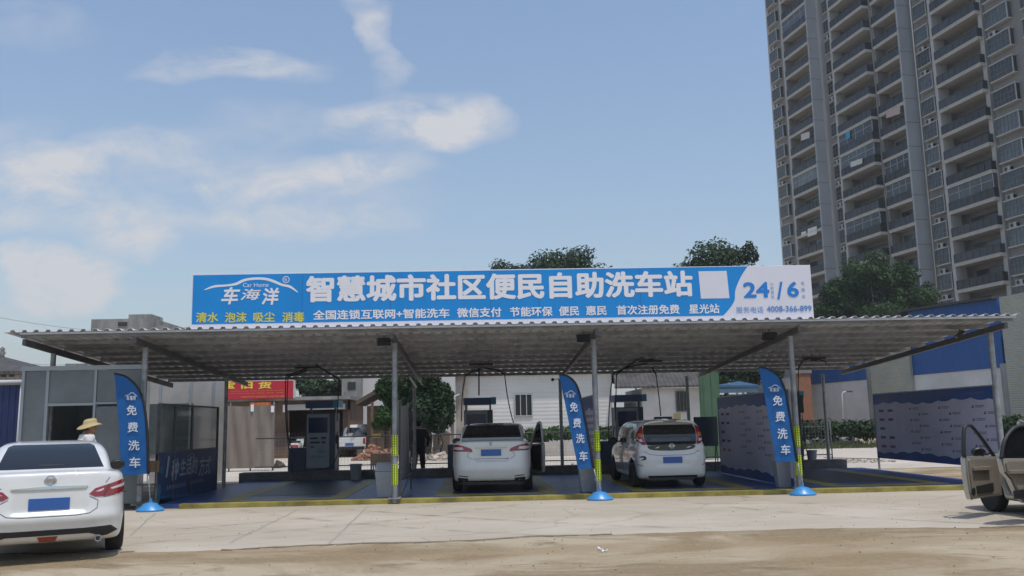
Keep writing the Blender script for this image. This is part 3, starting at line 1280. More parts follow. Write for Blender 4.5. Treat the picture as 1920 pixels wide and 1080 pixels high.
def bucket(px, py, Y, z, label, r=0.17, h=0.42, m='bin'):
    c = at(px, py, Y)
    t = thing('bucket', (c.x, Y, z), label, 'bucket')
    mb = MB()
    mb.lathe([(r * 0.82, 0), (r, h), (r * 1.07, h), (r * 1.07, h + 0.02), (r * 0.95, h + 0.02), (r * 0.8, 0.03), (0, 0.03)], 24)
    build('body', mb, M[m], t, local=True, smooth=True, auto=40)
    mb = MB()
    mb.tube([(r * 1.05 * math.cos(a), -r * 0.25 - 0.0, h + 0.01 - 0.10 * math.sin(a)) for a in [math.pi * k / 10 for k in range(11)]], 0.006, 6)
    build('handle', mb, M['steel'], t, local=True, smooth=True)


bucket(667, 905, 25.6, 0.096, 'grey plastic bucket on the blue floor in front of the rear kerb', 0.17, 0.42)
bucket(1524, 880, 26.3, 0.331, 'grey bucket standing on the rear kerb below the hanging lance', 0.15, 0.26)


# ------------------------------------------------------------------ partitions
def wavy(mb, x, y0, y1, zb, zt, sgn, depth, m_i, nx=60, amp=0.05, face=-1):
    """strip of the wavy printed band; sgn=-1 hangs down from zt, +1 rises from zb"""
    rr = random.Random(int(x * 100) + m_i)
    ph = rr.uniform(0, 6)
    vs = []
    for i in range(nx + 1):
        y = y0 + (y1 - y0) * i / nx
        w = depth + amp * abs(math.sin(i * 0.42 + ph)) + amp * 0.6 * math.sin(i * 0.17 + ph)
        if sgn < 0:
            vs += [(x, y, zt), (x, y, zt - w)]
        else:
            vs += [(x, y, zb), (x, y, zb + w)]
    mb.add(vs, [(2 * i, 2 * i + 1, 2 * i + 3, 2 * i + 2) for i in range(nx)])


def promo_board(x, y0, y1, zb, zt, label, feet=()):
    t = thing('partition_banner', (x, (y0 + y1) / 2, 0), label, 'partition')
    mb = MB()
    mb.box(x - 0.012, x + 0.012, y0, y1, zb, zt)
    build('cloth', mb, M['board'], t)
    mb = MB()
    for s in (-1, 1):
        xx = x + s * 0.0145
        wavy(mb, xx, y0, y1, zb, zt, -1, 0.24, 0)
        wavy(mb, xx, y0, y1, zb, zt, 1, 0.16, 1)
    build('wave_bands', mb, M['board_blue'], t, fix=False)
    mb = MB()
    rr = random.Random(5)
    xx = x - 0.0165
    cols = 4
    cw = (y1 - y0) / cols
    for c in range(cols):
        yc = y0 + (cols - 1 - c) * cw
        if c == 0:
            for r_ in range(5):
                for k in range(2):
                    if rr.random() < 0.8:
                        yy, zz = yc + cw * (0.25 + 0.36 * k), zt - 0.42 - r_ * 0.24
                        mb.box(xx - 0.001, xx, yy, yy + cw * 0.2, zz - 0.07, zz, 1 if rr.random() < 0.4 else 0)
        else:
            for r_ in range(8):
                zz = zt - 0.40 - r_ * 0.145
                off = 0.18 if r_ % 2 == 0 else 0.5
                yy = yc + cw * (1 - off - 0.28)
                mb.extr([(xx, yy, zz - 0.05), (xx, yy + 0.11, zz - 0.05), (xx, yy + 0.04, zz + 0.02)], (-0.001, 0, 0))
                for q in range(2):
                    mb.box(xx - 0.001, xx, yy - 0.42 + q * 0.05, yy - 0.06, zz - 0.012 - q * 0.03, zz - q * 0.03)
        mb.box(xx - 0.003, xx - 0.002, yc + cw * 0.2, yc + cw * 0.75, zt - 0.14, zt - 0.10, 0)
    build('print', mb, [M['board_ink'], M['board_red']], t, fix=True)
    mb = MB()
    for y in (y0, y1):
        mb.box(x - 0.025, x + 0.025, y - 0.025 if y == y0 else y, y if y == y0 else y + 0.025, 0.0, zt + 0.02)
    mb.box(x - 0.02, x + 0.02, y0, y1, zt + 0.001, zt + 0.03)
    for yf in feet:
        mb.tube([(x, yf, zb + 0.3), (x - 0.01, yf, 0.0)], 0.02, 8)
        mb.tube([(x + 0.03, yf + 0.12, zb + 0.3), (x + 0.02, yf + 0.12, 0.0)], 0.02, 8)
    build('frame', mb, M['steel'], t)
    return t


promo_board(2.41, 18.95, 20.9, 0.12, 2.13, 'narrow partition banner seen past the middle feather flag')
promo_board(6.66, 18.95, 24.75, 0.12, 2.17, 'pale partition banner with blue wave bands between hatchback and right feather flag')
promo_board(11.05, 18.75, 24.6, 0.42, 2.17, 'pale printed banner closing off the right end bay beside the silver car', (20.2,))
# grey plastic sheet at the second post
t = thing('plastic_screen', (-1.74, 19.9, 0), 'grey plastic sheet screen hung from the post beside the man in black', 'screen')
mb = MB()
vs, fs = [], []
ny_, nz_ = 16, 10
for lay in (0, 1):
    for i in range(ny_ + 1):
        for k in range(nz_ + 1):
            y = 18.8 + 2.9 * i / ny_
            ztop = 2.13 - 0.10 * math.sin(i / ny_ * math.pi) + 0.04 * math.sin(i * 1.7)
            z = 0.45 + (ztop - 0.45) * k / nz_
            vs.append((-1.76 + 0.025 * math.sin(i * 1.3 + k * 0.4) + lay * 0.004, y, z))
N = (ny_ + 1) * (nz_ + 1)
for lay in (0, 1):
    for i in range(ny_):
        for k in range(nz_):
            a = lay * N + i * (nz_ + 1) + k
            fs.append((a, a + 1, a + nz_ + 2, a + nz_ + 1))
mb = MB().add(vs, fs)
build('sheet', mb, M['grey_sheet'], t, smooth=True)
mb = MB()
for y in (18.9, 21.7):
    mb.tube([(-1.72, y, 0.03), (-1.72, y, 2.1)], 0.02, 8)
mb.tube([(-1.72, 18.9, 0.45), (-1.72, 21.7, 0.45)], 0.018, 8)
mb.tube([(-1.72, 18.9, 0.1), (-1.72, 21.7, 0.45)], 0.014, 8)
build('frame', mb, M['steel_dark'], t)

# dark blue banner and glass wall on the left of the first bay
LX = -6.72
t = thing('bay_side_wall', (LX, 21, 0), 'dark blue banner below a grimy glass partition on the left bay side', 'partition')
zt = 1.12
yb0, yb1 = 18.75, 22.9
mb = MB()
mb.box(LX - 0.015, LX + 0.015, yb0, yb1, 0.05, zt)
build('banner', mb, M['banner_dark'], t)
mb = MB()
xx = LX + 0.019


def lw(y, z):
    return (xx, y, z)


text_into(mb, '1', lambda a, b: lw(19.25 + a, 0.60 + b + a * 0.05), 0.22, 0.44, 0.03, shear=0.25)
text_into(mb, '种', lambda a, b: lw(19.58 + a, 0.52 + b), 0.5, 0.46, 0.035, shear=0.2)
text_into(mb, '生活的', lambda a, b: lw(20.12 + a, 0.58 + b), 1.25, 0.38, 0.025, shear=0.2)
text_into(mb, '方式', lambda a, b: lw(21.45 + a, 0.50 + b), 0.95, 0.46, 0.02, shear=0.2)
text_into(mb, '免费洗车欢迎体验', lambda a, b: lw(19.32 + a, 0.34 + b), 1.25, 0.09, 0.0)
text_into(mb, '微信支付全国连锁', lambda a, b: lw(20.85 + a, 0.36 + b), 1.0, 0.08, 0.0)
swoosh(mb, lambda a, b: lw(20.9 + (a - 467) / 172 * 0.55, 1.02 - (b - 533) / 28 * 0.10))
text_into(mb, '车海洋', lambda a, b: lw(20.75 + a, 0.92 + b), 0.32, 0.08, 0.02)
build('lettering', mb, M['banner_print'], t, fix=False)
mb = MB()
for (cy, cz, r_) in ((19.02, 0.78, 0.09), (18.9, 0.36, 0.13), (19.5, 0.2, 0.05), (20.0, 0.24, 0.04)):
    mb.add([lw(cy + r_ * math.cos(a), cz + r_ * math.sin(a)) for a in [k * math.pi / 8 for k in range(16)]], [tuple(range(16))])
for k in range(14):
    cy, rr = 18.95 + k * 0.16, 0.17 - k * 0.006
    mb.add([lw(cy + rr * math.cos(a), 0.07 + rr * math.sin(a)) for a in [j * math.pi / 10 for j in range(11)]], [tuple(range(11))])
build('bubble_print', mb, mat('banner_bubbles', (0.02, 0.12, 0.22), 0.5), t, fix=False)
mb = MB()
mb.box(LX - 0.006, LX + 0.006, yb0 + 0.1, yb1, zt + 0.03, 2.12)
build('glass_panel', mb, M['glass'], t)
mb = MB()
for y in (yb0, 19.75, 20.9, yb1):
    mb.box(LX - 0.025, LX + 0.025, y, y + 0.05, 0.0, 2.15)
mb.box(LX - 0.02, LX + 0.02, yb0 + 0.05, yb1, 2.12, 2.16)
mb.box(LX - 0.02, LX + 0.02, yb0 + 0.05, yb1, zt + 0.002, zt + 0.028)
build('frame', mb, M['steel_dark'], t)
# ------------------------------------------------------------------ cars
def paint(name, col, flake=0.0):
    m = mat(name, col, 0.32, flake, coat=0.9, var=0.05, vscale=1.6, spec=0.5)
    return m


M['car_white'] = paint('white_car_paint', (0.66, 0.66, 0.64))
M['car_silver'] = paint('champagne_car_paint', (0.44, 0.42, 0.375), 0.35)
M['car_glass'] = mat('tinted_car_glass', (0.012, 0.013, 0.015), 0.06, spec=0.6)
M['lamp_red'] = mat('tail_lamp_red', (0.26, 0.006, 0.012), 0.12, coat=1.0)
M['lamp_clear'] = mat('tail_lamp_clear', (0.62, 0.55, 0.55), 0.12, coat=1.0)
M['lamp_amber'] = mat('tail_lamp_amber', (0.55, 0.16, 0.01), 0.15, coat=1.0)
M['trim'] = mat('black_trim', (0.018, 0.018, 0.02), 0.55)
M['gap'] = mat('panel_gap', (0.03, 0.03, 0.03), 0.8)
M['plate'] = mat('blue_number_plate', (0.03, 0.11, 0.36), 0.4)
M['plate2'] = mat('blue_plate_tone', (0.05, 0.14, 0.38), 0.4)
M['beige'] = mat('beige_door_trim', (0.22, 0.19, 0.148), 0.7, var=0.08)
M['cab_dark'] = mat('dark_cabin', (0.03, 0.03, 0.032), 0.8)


class Car:
    def __init__(s, name, label, loc, rz_, L, Wd, spec, paint_m, h=0.025, group=None, cat='car'):
        s.t = thing(name, loc, label, cat, group, rz_)
        s.L, s.W = L, Wd
        H = spec['H']
        xs = np.arange(-Wd / 2 - 3 * h, Wd / 2 + 4 * h, h)
        ys = np.arange(-3 * h, L + 4 * h, h)
        zs = np.arange(0.10, H + 4 * h, h)

        def dn(p):
            return spline(p, 5)
        A, B = np.meshgrid(ys, zs, indexing='ij')
        pl = polysdf(dn(spec['low']), A, B)[None, :, :]
        pc = polysdf(dn(spec['cab']), A, B)[None, :, :]

        def mir(p):
            return [tuple(q) for q in p] + [(-q[0], q[1]) for q in p[::-1]]
        A, B = np.meshgrid(xs, zs, indexing='ij')
        sl_ = polysdf(dn(mir(spec['sec_low'])), A, B)[:, None, :]
        sc_ = polysdf(dn(mir(spec['sec_cab'])), A, B)[:, None, :]
        A, B = np.meshgrid(xs, ys, indexing='ij')
        al = polysdf(dn(mir(spec['plan_low'])), A, B)[:, :, None]
        ac = polysdf(dn(mir(spec['plan_cab'])), A, B)[:, :, None]
        k = spec.get('k', 0.10)
        low = smax(smax(pl, sl_, k), al, k * 1.5)
        cabv = smax(smax(pc, sc_, spec.get('kc', 0.10)), ac, spec.get('kc', 0.10) * 1.2)
        Fv = smin(low, cabv, 0.05)
        X, Y, Z = xs[:, None, None], ys[None, :, None], zs[None, None, :]
        for (yw, r) in spec['wheels']:
            d = np.sqrt((Y - yw) ** 2 + (Z - r) ** 2) - (r + 0.055)
            d = np.maximum(d, (Wd / 2 - 0.30) - np.abs(X))
            Fv = smax(Fv, -d, 0.02)
        mi = None
        for fn in spec.get('cuts', ()):
            Fv = fn(Fv, X, Y, Z)
        v, fc = nets(Fv, (xs[0], ys[0], zs[0]), h, 3)
        s.v, s.fc = v, fc
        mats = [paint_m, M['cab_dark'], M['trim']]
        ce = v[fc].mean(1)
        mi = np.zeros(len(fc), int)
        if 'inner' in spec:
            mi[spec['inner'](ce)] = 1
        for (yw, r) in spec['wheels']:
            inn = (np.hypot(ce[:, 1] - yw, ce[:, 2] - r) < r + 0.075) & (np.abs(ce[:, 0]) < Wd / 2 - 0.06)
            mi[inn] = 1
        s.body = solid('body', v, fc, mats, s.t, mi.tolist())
        s.bvh = BVHTree.FromPolygons([tuple(q) for q in v], [tuple(q) for q in fc])
        for (yw, r) in spec['wheels']:
            for sd in (-1, 1):
                s.wheel(sd * (Wd / 2 - 0.115), yw, r, sd, spec.get('tw', 0.20))

    def wheel(s, x, y, r, sd, tw):
        mb = MB()
        w = tw / 2
        mb.lathe([(r * 0.64, -w * 0.9), (r * 0.9, -w), (r * 0.98, -w * 0.75), (r, -w * 0.4), (r, w * 0.4), (r * 0.98, w * 0.75), (r * 0.9, w), (r * 0.64, w * 0.9)], 32, (x, y, r), 'x')
        o = bpy.data.objects.new('wheel', None)
        COL.objects.link(o)
        o.parent = s.t
        build('tyre', mb, M['rubber'], o, smooth=True, auto=45, local=True)
        mb = MB()
        f = w * 0.55 * sd
        mb.lathe([(r * 0.655, w * 0.85 * sd), (r * 0.6, w * 0.8 * sd), (r * 0.56, f), (r * 0.56, -f)], 32, (x, y, r), 'x')
        for k in range(10):
            a = k * math.pi / 5
            d = V((0, math.cos(a), math.sin(a)))
            p = V((x + w * 0.72 * sd, y, r))
            mb.beam(p + d * 0.05, p + d * r * 0.6, 0.035, 0.03, up=(1, 0, 0))
        mb.lathe([(0.0, w * 0.85 * sd), (0.06, w * 0.8 * sd), (0.065, f)], 16, (x, y, r), 'x')
        build('rim', mb, M['alloy'], o, smooth=True, auto=35, local=True)
        mb = MB()
        mb.lathe([(0.0, f * 0.3), (r * 0.55, f * 0.3)], 20, (x, y, r), 'x')
        build('brake', mb, M['cab_dark'], o, local=True)

    def rear(s, name, pts, m, parent=None, off=0.005, step=0.04, both=False, lift=0.0, sp=0):
        """patch outlined in the rear view (x, z)"""
        o = None
        if sp:
            pts = [tuple(q) for q in spline(pts, sp)]
        for sd in ((1, -1) if both else (1,)):
            mb = patch(s.bvh, [(p[0] * sd, p[1]) for p in pts], lambda a, b: (a, -1.0, b), (0, 1, 0), off, step)
            if mb.v:
                o = build(name, mb, m, parent or s.t, smooth=True, auto=35, local=True)
        return o

    def side(s, name, pts, m, sds=(1, -1), off=0.005, step=0.05, sp=0):
        if sp:
            pts = [tuple(q) for q in spline(pts, sp)]
        r = []
        for sd in sds:
            mb = patch(s.bvh, pts, lambda a, b: (sd * 2.0, a, b), (-sd, 0, 0), off, step)
            if mb.v:
                r.append(build(name, mb, m, s.t, smooth=True, auto=35, local=True))
        return r

    def top(s, name, pts, m, off=0.005, step=0.05):
        mb = patch(s.bvh, pts, lambda a, b: (a, b, 3.0), (0, 0, -1), off, step)
        return build(name, mb, m, s.t, smooth=True, auto=35, local=True)

    def line(s, pts, w=0.006, m=None, off=0.0025, name='seam', rear=True):
        """a thin panel gap drawn on the body"""
        Q = [V((a, b)) for a, b in pts]
        up, dn = [], []
        for i in range(len(Q)):
            d = (Q[min(i + 1, len(Q) - 1)] - Q[max(i - 1, 0)]).normalized()
            nn = V((-d.y, d.x)) * w / 2
            up.append(Q[i] + nn)
            dn.append(Q[i] - nn)
        if rear:
            return s.rear(name, [tuple(q) for q in up + dn[::-1]], m or M['gap'], off=off, step=0.05)
        return s.side(name, [tuple(q) for q in up + dn[::-1]], m or M['gap'], off=off, step=0.06)

    def plate(s, x0, x1, z0, z1, tones=((0, 1),)):
        y = s.bvh.ray_cast(V(((x0 + x1) / 2, -1, (z0 + z1) / 2)), V((0, 1, 0)))[0].y
        mb = MB()
        mb.box(x0, x1, y - 0.018, y + 0.02, z0, z1)
        o = build('number_plate', mb, M['plate'], s.t, local=True, bevel=0.004)
        return o, y

    def mirror(s, sd, y, z, m):
        mb = MB()
        h = s.bvh.ray_cast(V((sd * 2.0, y, z)), V((-sd, 0, 0)))[0]
        x = abs(h.x) if h else s.W / 2 - 0.08
        mb.lathe([(0.0, -0.05), (0.075, -0.04), (0.095, 0.0), (0.075, 0.06), (0.0, 0.09)], 14, (0, 0, 0), 'y', sq=1.0)
        mb.v = [(sd * (x + 0.14) + p[0] * 1.15, y + p[1], z + 0.05 + p[2] * 0.8) for p in mb.v]
        o = build('mirror', mb, m, s.t, smooth=True, local=True)
        mb = MB()
        mb.beam((sd * (x - 0.03), y + 0.01, z), (sd * (x + 0.09), y + 0.01, z + 0.03), 0.04, 0.03)
        build('mirror_arm', mb, M['trim'], o, local=True)
        mb = MB()
        mb.add([(sd * (x + 0.14) + 0.08 * math.cos(a), y - 0.052, z + 0.05 + 0.055 * math.sin(a)) for a in [k * math.pi / 8 for k in range(16)]], [tuple(range(16))])
        build('mirror_glass', mb, M['car_glass'], o, local=True)


SED = dict(
    H=1.47,
    low=[(0.10, 0.27), (0.0, 0.45), (-0.005, 0.60), (0.045, 0.80), (0.09, 0.98), (0.13, 1.075), (0.30, 1.085), (0.62, 1.09), (1.5, 1.04), (2.6, 1.0), (3.7, 0.985),
         (4.35, 0.88), (4.72, 0.74), (4.85, 0.55), (4.80, 0.30), (4.6, 0.22), (3.0, 0.20), (1.0, 0.20), (0.35, 0.21)],
    cab=[(0.50, 0.90), (0.60, 1.08), (1.0, 1.27), (1.42, 1.415), (1.9, 1.468), (2.4, 1.468), (2.85, 1.40), (3.35, 1.20), (3.75, 1.0), (3.8, 0.85), (2.2, 0.80)],
    sec_low=[(0.70, 0.19), (0.84, 0.22), (0.895, 0.40), (0.915, 0.62), (0.912, 0.84), (0.885, 0.985), (0.80, 1.08), (0.55, 1.10), (0.2, 1.11)],
    sec_cab=[(0.82, 0.78), (0.80, 1.0), (0.70, 1.25), (0.605, 1.40), (0.48, 1.45), (0.25, 1.468)],
    plan_low=[(0.30, -0.01), (0.62, 0.05), (0.80, 0.20), (0.88, 0.45), (0.915, 1.0), (0.915, 2.4), (0.905, 3.8), (0.83, 4.45), (0.62, 4.75), (0.3, 4.86)],
    plan_cab=[(0.45, 0.45), (0.68, 0.62), (0.76, 1.4), (0.80, 2.3), (0.78, 3.2), (0.62, 3.8), (0.3, 3.9)],
    wheels=[(1.02, 0.325), (3.80, 0.325)])


def trunk_recess(x, z0, z1, d):
    def f(Fv, X, Y, Z):
        b = np.maximum(np.maximum(np.abs(X) - x, np.abs(Z - (z0 + z1) / 2) - (z1 - z0) / 2), Y - d)
        return smax(Fv, -b, 0.05)
    return f


def bulge_band(z, w, amp, y_max=0.6):
    """pushes the tail out along a soft horizontal crease"""
    def f(Fv, X, Y, Z):
        return Fv - amp * np.exp(-((Z - z) / w) ** 2) * (Y < y_max) * np.clip(1 - (Y / y_max), 0, 1)
    return f


# --- white sedan standing in front, left: seen from straight behind
A_yaw = R(25.5)
a_rear = at(95, 900, 11.35)
sa = dict(SED)
sa['cuts'] = [trunk_recess(0.40, 0.60, 0.845, 0.062), bulge_band(0.53, 0.07, 0.022), bulge_band(1.075, 0.025, 0.018, 0.35)]
A = Car('sedan', 'white sedan with boomerang tail lamps parked in front at the left edge', (a_rear.x, 11.35, 0), A_yaw, 4.86, 1.83, sa, M['car_white'], 0.02)
A.rear('rear_window', [(-0.615, 1.105), (0.615, 1.105), (0.60, 1.14), (0.515, 1.375), (0.46, 1.40), (-0.46, 1.40), (-0.515, 1.375), (-0.60, 1.14)], M['car_glass'], off=0.004)
lamp = [(0.435, 0.80), (0.50, 0.865), (0.62, 0.90), (0.80, 0.955), (0.85, 0.962), (0.872, 0.90), (0.875, 0.82), (0.80, 0.795), (0.62, 0.765), (0.50, 0.765)]
for sd in (1, -1):
    pts = [(p[0] * sd, p[1]) for p in lamp]
    lo = A.rear('tail_light', pts, M['lamp_red'], off=0.008, step=0.03)
    A.rear('lamp_lens', [(p[0] * sd, p[1]) for p in [(0.50, 0.825), (0.60, 0.865), (0.595, 0.845), (0.56, 0.825)]], M['lamp_clear'], lo, off=0.012, step=0.03)
    A.rear('lamp_lens', [(p[0] * sd, p[1]) for p in [(0.67, 0.862), (0.84, 0.915), (0.835, 0.875), (0.69, 0.845)]], M['lamp_clear'], lo, off=0.012, step=0.03)
    A.rear('lamp_bar', [(p[0] * sd, p[1]) for p in [(0.59, 0.775), (0.655, 0.905), (0.675, 0.91), (0.61, 0.775)]], mat('tail_lamp_dark', (0.09, 0.002, 0.004), 0.15, coat=1.0), lo, off=0.0115, step=0.03)
A.rear('chrome_strip', [(-0.42, 0.895), (-0.40, 0.878), (0.40, 0.878), (0.42, 0.905), (0.0, 0.915)], M['chrome'], off=0.012)
_, py_ = A.plate(-0.225, 0.225, 0.635, 0.775)
A.rear('lower_trim', [(-0.78, 0.345), (-0.70, 0.41), (-0.4, 0.40), (0.4, 0.40), (0.70, 0.41), (0.78, 0.345), (0.66, 0.295), (0.60, 0.29), (0.45, 0.335), (-0.45, 0.335), (-0.60, 0.29), (-0.66, 0.295)], M['trim'], off=0.008)
A.rear('fog_lamp', [(-0.11, 0.318), (0.11, 0.318), (0.085, 0.262), (-0.085, 0.262)], M['lamp_red'], off=0.010)
mb = MB()
for sd in (-1, 1):
    mb.lathe([(0.030, 0.0), (0.042, 0.0), (0.042, 0.3)], 18, (sd * 0.56, 0.07, 0.262), 'y')
    mb.lathe([(0.0, 0.06), (0.030, 0.06), (0.030, 0.0)], 18, (sd * 0.56, 0.07, 0.262), 'y', mi=1)
build('exhaust', mb, [M['steel'], M['black']], A.t, smooth=True, auto=40, local=True)
A.line([(-0.70, 1.03), (-0.60, 0.955), (-0.52, 0.90)], 0.007)
A.line([(0.70, 1.05), (0.66, 0.985), (0.62, 0.93)], 0.007)
A.line([(0.44, 0.77), (0.54, 0.72), (0.53, 0.63), (0.45, 0.575), (0.3, 0.56), (-0.3, 0.56), (-0.45, 0.575), (-0.53, 0.63), (-0.54, 0.72), (-0.44, 0.77)], 0.008)
A.line([(0.60, 0.755), (0.78, 0.785), (0.88, 0.80)], 0.006)
A.line([(-0.60, 0.755), (-0.78, 0.785), (-0.88, 0.80)], 0.006)
A.rear('brake_lamp', [(-0.15, 1.135), (0.15, 1.135), (0.14, 1.152), (-0.14, 1.152)], M['trim'], off=0.006)
# round badge: ring and bar
yb = A.bvh.ray_cast(V((0, -1, 0.985)), V((0, 1, 0)))[0].y
mb = MB()
mb.tube([(0.052 * math.cos(a), yb - 0.012, 0.985 + 0.052 * math.sin(a)) for a in [k * math.pi / 12 for k in range(25)]], 0.009, 8)
mb.box(-0.068, 0.068, yb - 0.022, yb - 0.002, 0.972, 0.998)
build('badge', mb, M['chrome'], A.t, smooth=True, auto=40, local=True)
A.side('side_window', [(0.95, 1.10), (1.25, 1.26), (1.65, 1.37), (2.4, 1.40), (2.9, 1.33), (3.35, 1.10), (2.2, 1.07)], M['car_glass'])
A.t.scale = (1.02, 1.02, 1.025)
A.side('pillar', [(2.05, 1.07), (2.12, 1.07), (2.16, 1.395), (2.09, 1.395)], M['trim'], off=0.008)
A.top('windscreen', [(-0.55, 2.95), (0.55, 2.95), (0.68, 3.62), (-0.68, 3.62)], M['car_glass'])
for sd in (-1, 1):
    A.mirror(sd, 3.05, 1.0, M['black'])
A.line([(0.85, 0.30), (1.0, 0.55), (1.35, 0.75), (1.42, 1.05)], 0.008, rear=False)
A.side('door_handle', [(1.5, 0.90), (1.72, 0.905), (1.72, 0.93), (1.5, 0.925)], M['car_white'], off=0.02)
A.side('door_handle', [(2.5, 0.89), (2.72, 0.89), (2.72, 0.915), (2.5, 0.915)], M['car_white'], off=0.02)

# --- white sedan in the second bay
sb = dict(SED)
sb['cuts'] = [trunk_recess(0.36, 0.70, 0.95, 0.085), bulge_band(1.085, 0.03, 0.02, 0.35), bulge_band(0.55, 0.1, 0.02)]
sb['H'] = 1.53
for kq, zz in (('low', 1.05), ('cab', 1.045), ('sec_low', 1.05), ('sec_cab', 1.045)):
    sb[kq] = [(p[0], p[1] * zz) for p in SED[kq]]
sb['sec_cab'] = [(0.84, 0.80), (0.835, 1.06), (0.775, 1.27), (0.705, 1.42), (0.62, 1.495), (0.3, 1.535)]
b_rear = at(921, 880, 19.5)
B = Car('sedan', 'white sedan with dark tinted rear window parked on the second bay, door open', (b_rear.x, 19.5, 0.095), R(-2.5), 4.86, 1.83, sb, M['car_white'], 0.025)
B.rear('rear_window', [(-0.67, 1.185), (0.67, 1.185), (0.66, 1.22), (0.595, 1.465), (0.55, 1.50), (-0.55, 1.50), (-0.595, 1.465), (-0.66, 1.22)], M['car_glass'], off=0.004)
for sd in (1, -1):
    lo = B.rear('tail_light', [(p[0] * sd, p[1]) for p in [(0.40, 0.895), (0.43, 0.96), (0.62, 1.03), (0.78, 1.055), (0.89, 1.0), (0.90, 0.925), (0.75, 0.905)]], M['lamp_red'], off=0.008, step=0.03)
    B.rear('lamp_lens', [(p[0] * sd, p[1]) for p in [(0.60, 0.945), (0.62, 0.99), (0.72, 1.0), (0.875, 0.99), (0.86, 0.955), (0.72, 0.935)]], M['lamp_clear'], lo, off=0.012, step=0.03)
    B.rear('tail_pipe_trim', [(p[0] * sd, p[1]) for p in [(0.50, 0.325), (0.74, 0.345), (0.72, 0.26), (0.52, 0.245)]], M['trim'], off=0.008)
    B.rear('reflector', [(p[0] * sd, p[1]) for p in [(0.50, 0.375), (0.72, 0.395), (0.70, 0.37), (0.52, 0.355)]], mat('dim_reflector', (0.16, 0.08, 0.07), 0.3), off=0.008)
B.rear('chrome_strip', [(-0.36, 0.985), (0.36, 0.985), (0.345, 0.965), (-0.345, 0.965)], M['chrome'], off=0.01)
B.plate(-0.22, 0.22, 0.80, 0.94)
B.line([(0.40, 0.91), (0.50, 0.86), (0.52, 0.80), (0.44, 0.74), (-0.44, 0.74), (-0.52, 0.80), (-0.50, 0.86), (-0.40, 0.91)], 0.009)
B.rear('lower_trim', [(-0.82, 0.27), (0.82, 0.27), (0.75, 0.19), (-0.75, 0.19)], M['trim'], off=0.008)
yb = B.bvh.ray_cast(V((0, -1, 1.07)), V((0, 1, 0)))[0].y
mb = MB()
for q in ([(-0.012, 1.02), (0.0, 1.065), (0.025, 1.10)], [(0.0, 1.065), (-0.03, 1.085)], [(0.0, 1.06), (0.03, 1.03)], [(-0.005, 1.045), (-0.035, 1.055)], [(0.025, 1.10), (-0.005, 1.105)]):
    mb.tube([(a, yb - 0.008, b) for a, b in q], 0.008, 6)
build('badge', mb, M['chrome'], B.t, smooth=True, local=True)
B.side('side_window', [(0.95, 1.16), (1.25, 1.32), (1.65, 1.43), (2.4, 1.465), (2.9, 1.39), (3.35, 1.15), (2.2, 1.12)], M['car_glass'])
B.side('pillar', [(2.05, 1.12), (2.12, 1.12), (2.16, 1.455), (2.09, 1.455)], M['trim'], off=0.008)
B.top('windscreen', [(-0.55, 2.95), (0.55, 2.95), (0.68, 3.62), (-0.68, 3.62)], M['car_glass'])
B.mirror(-1, 3.05, 1.03, M['black'])


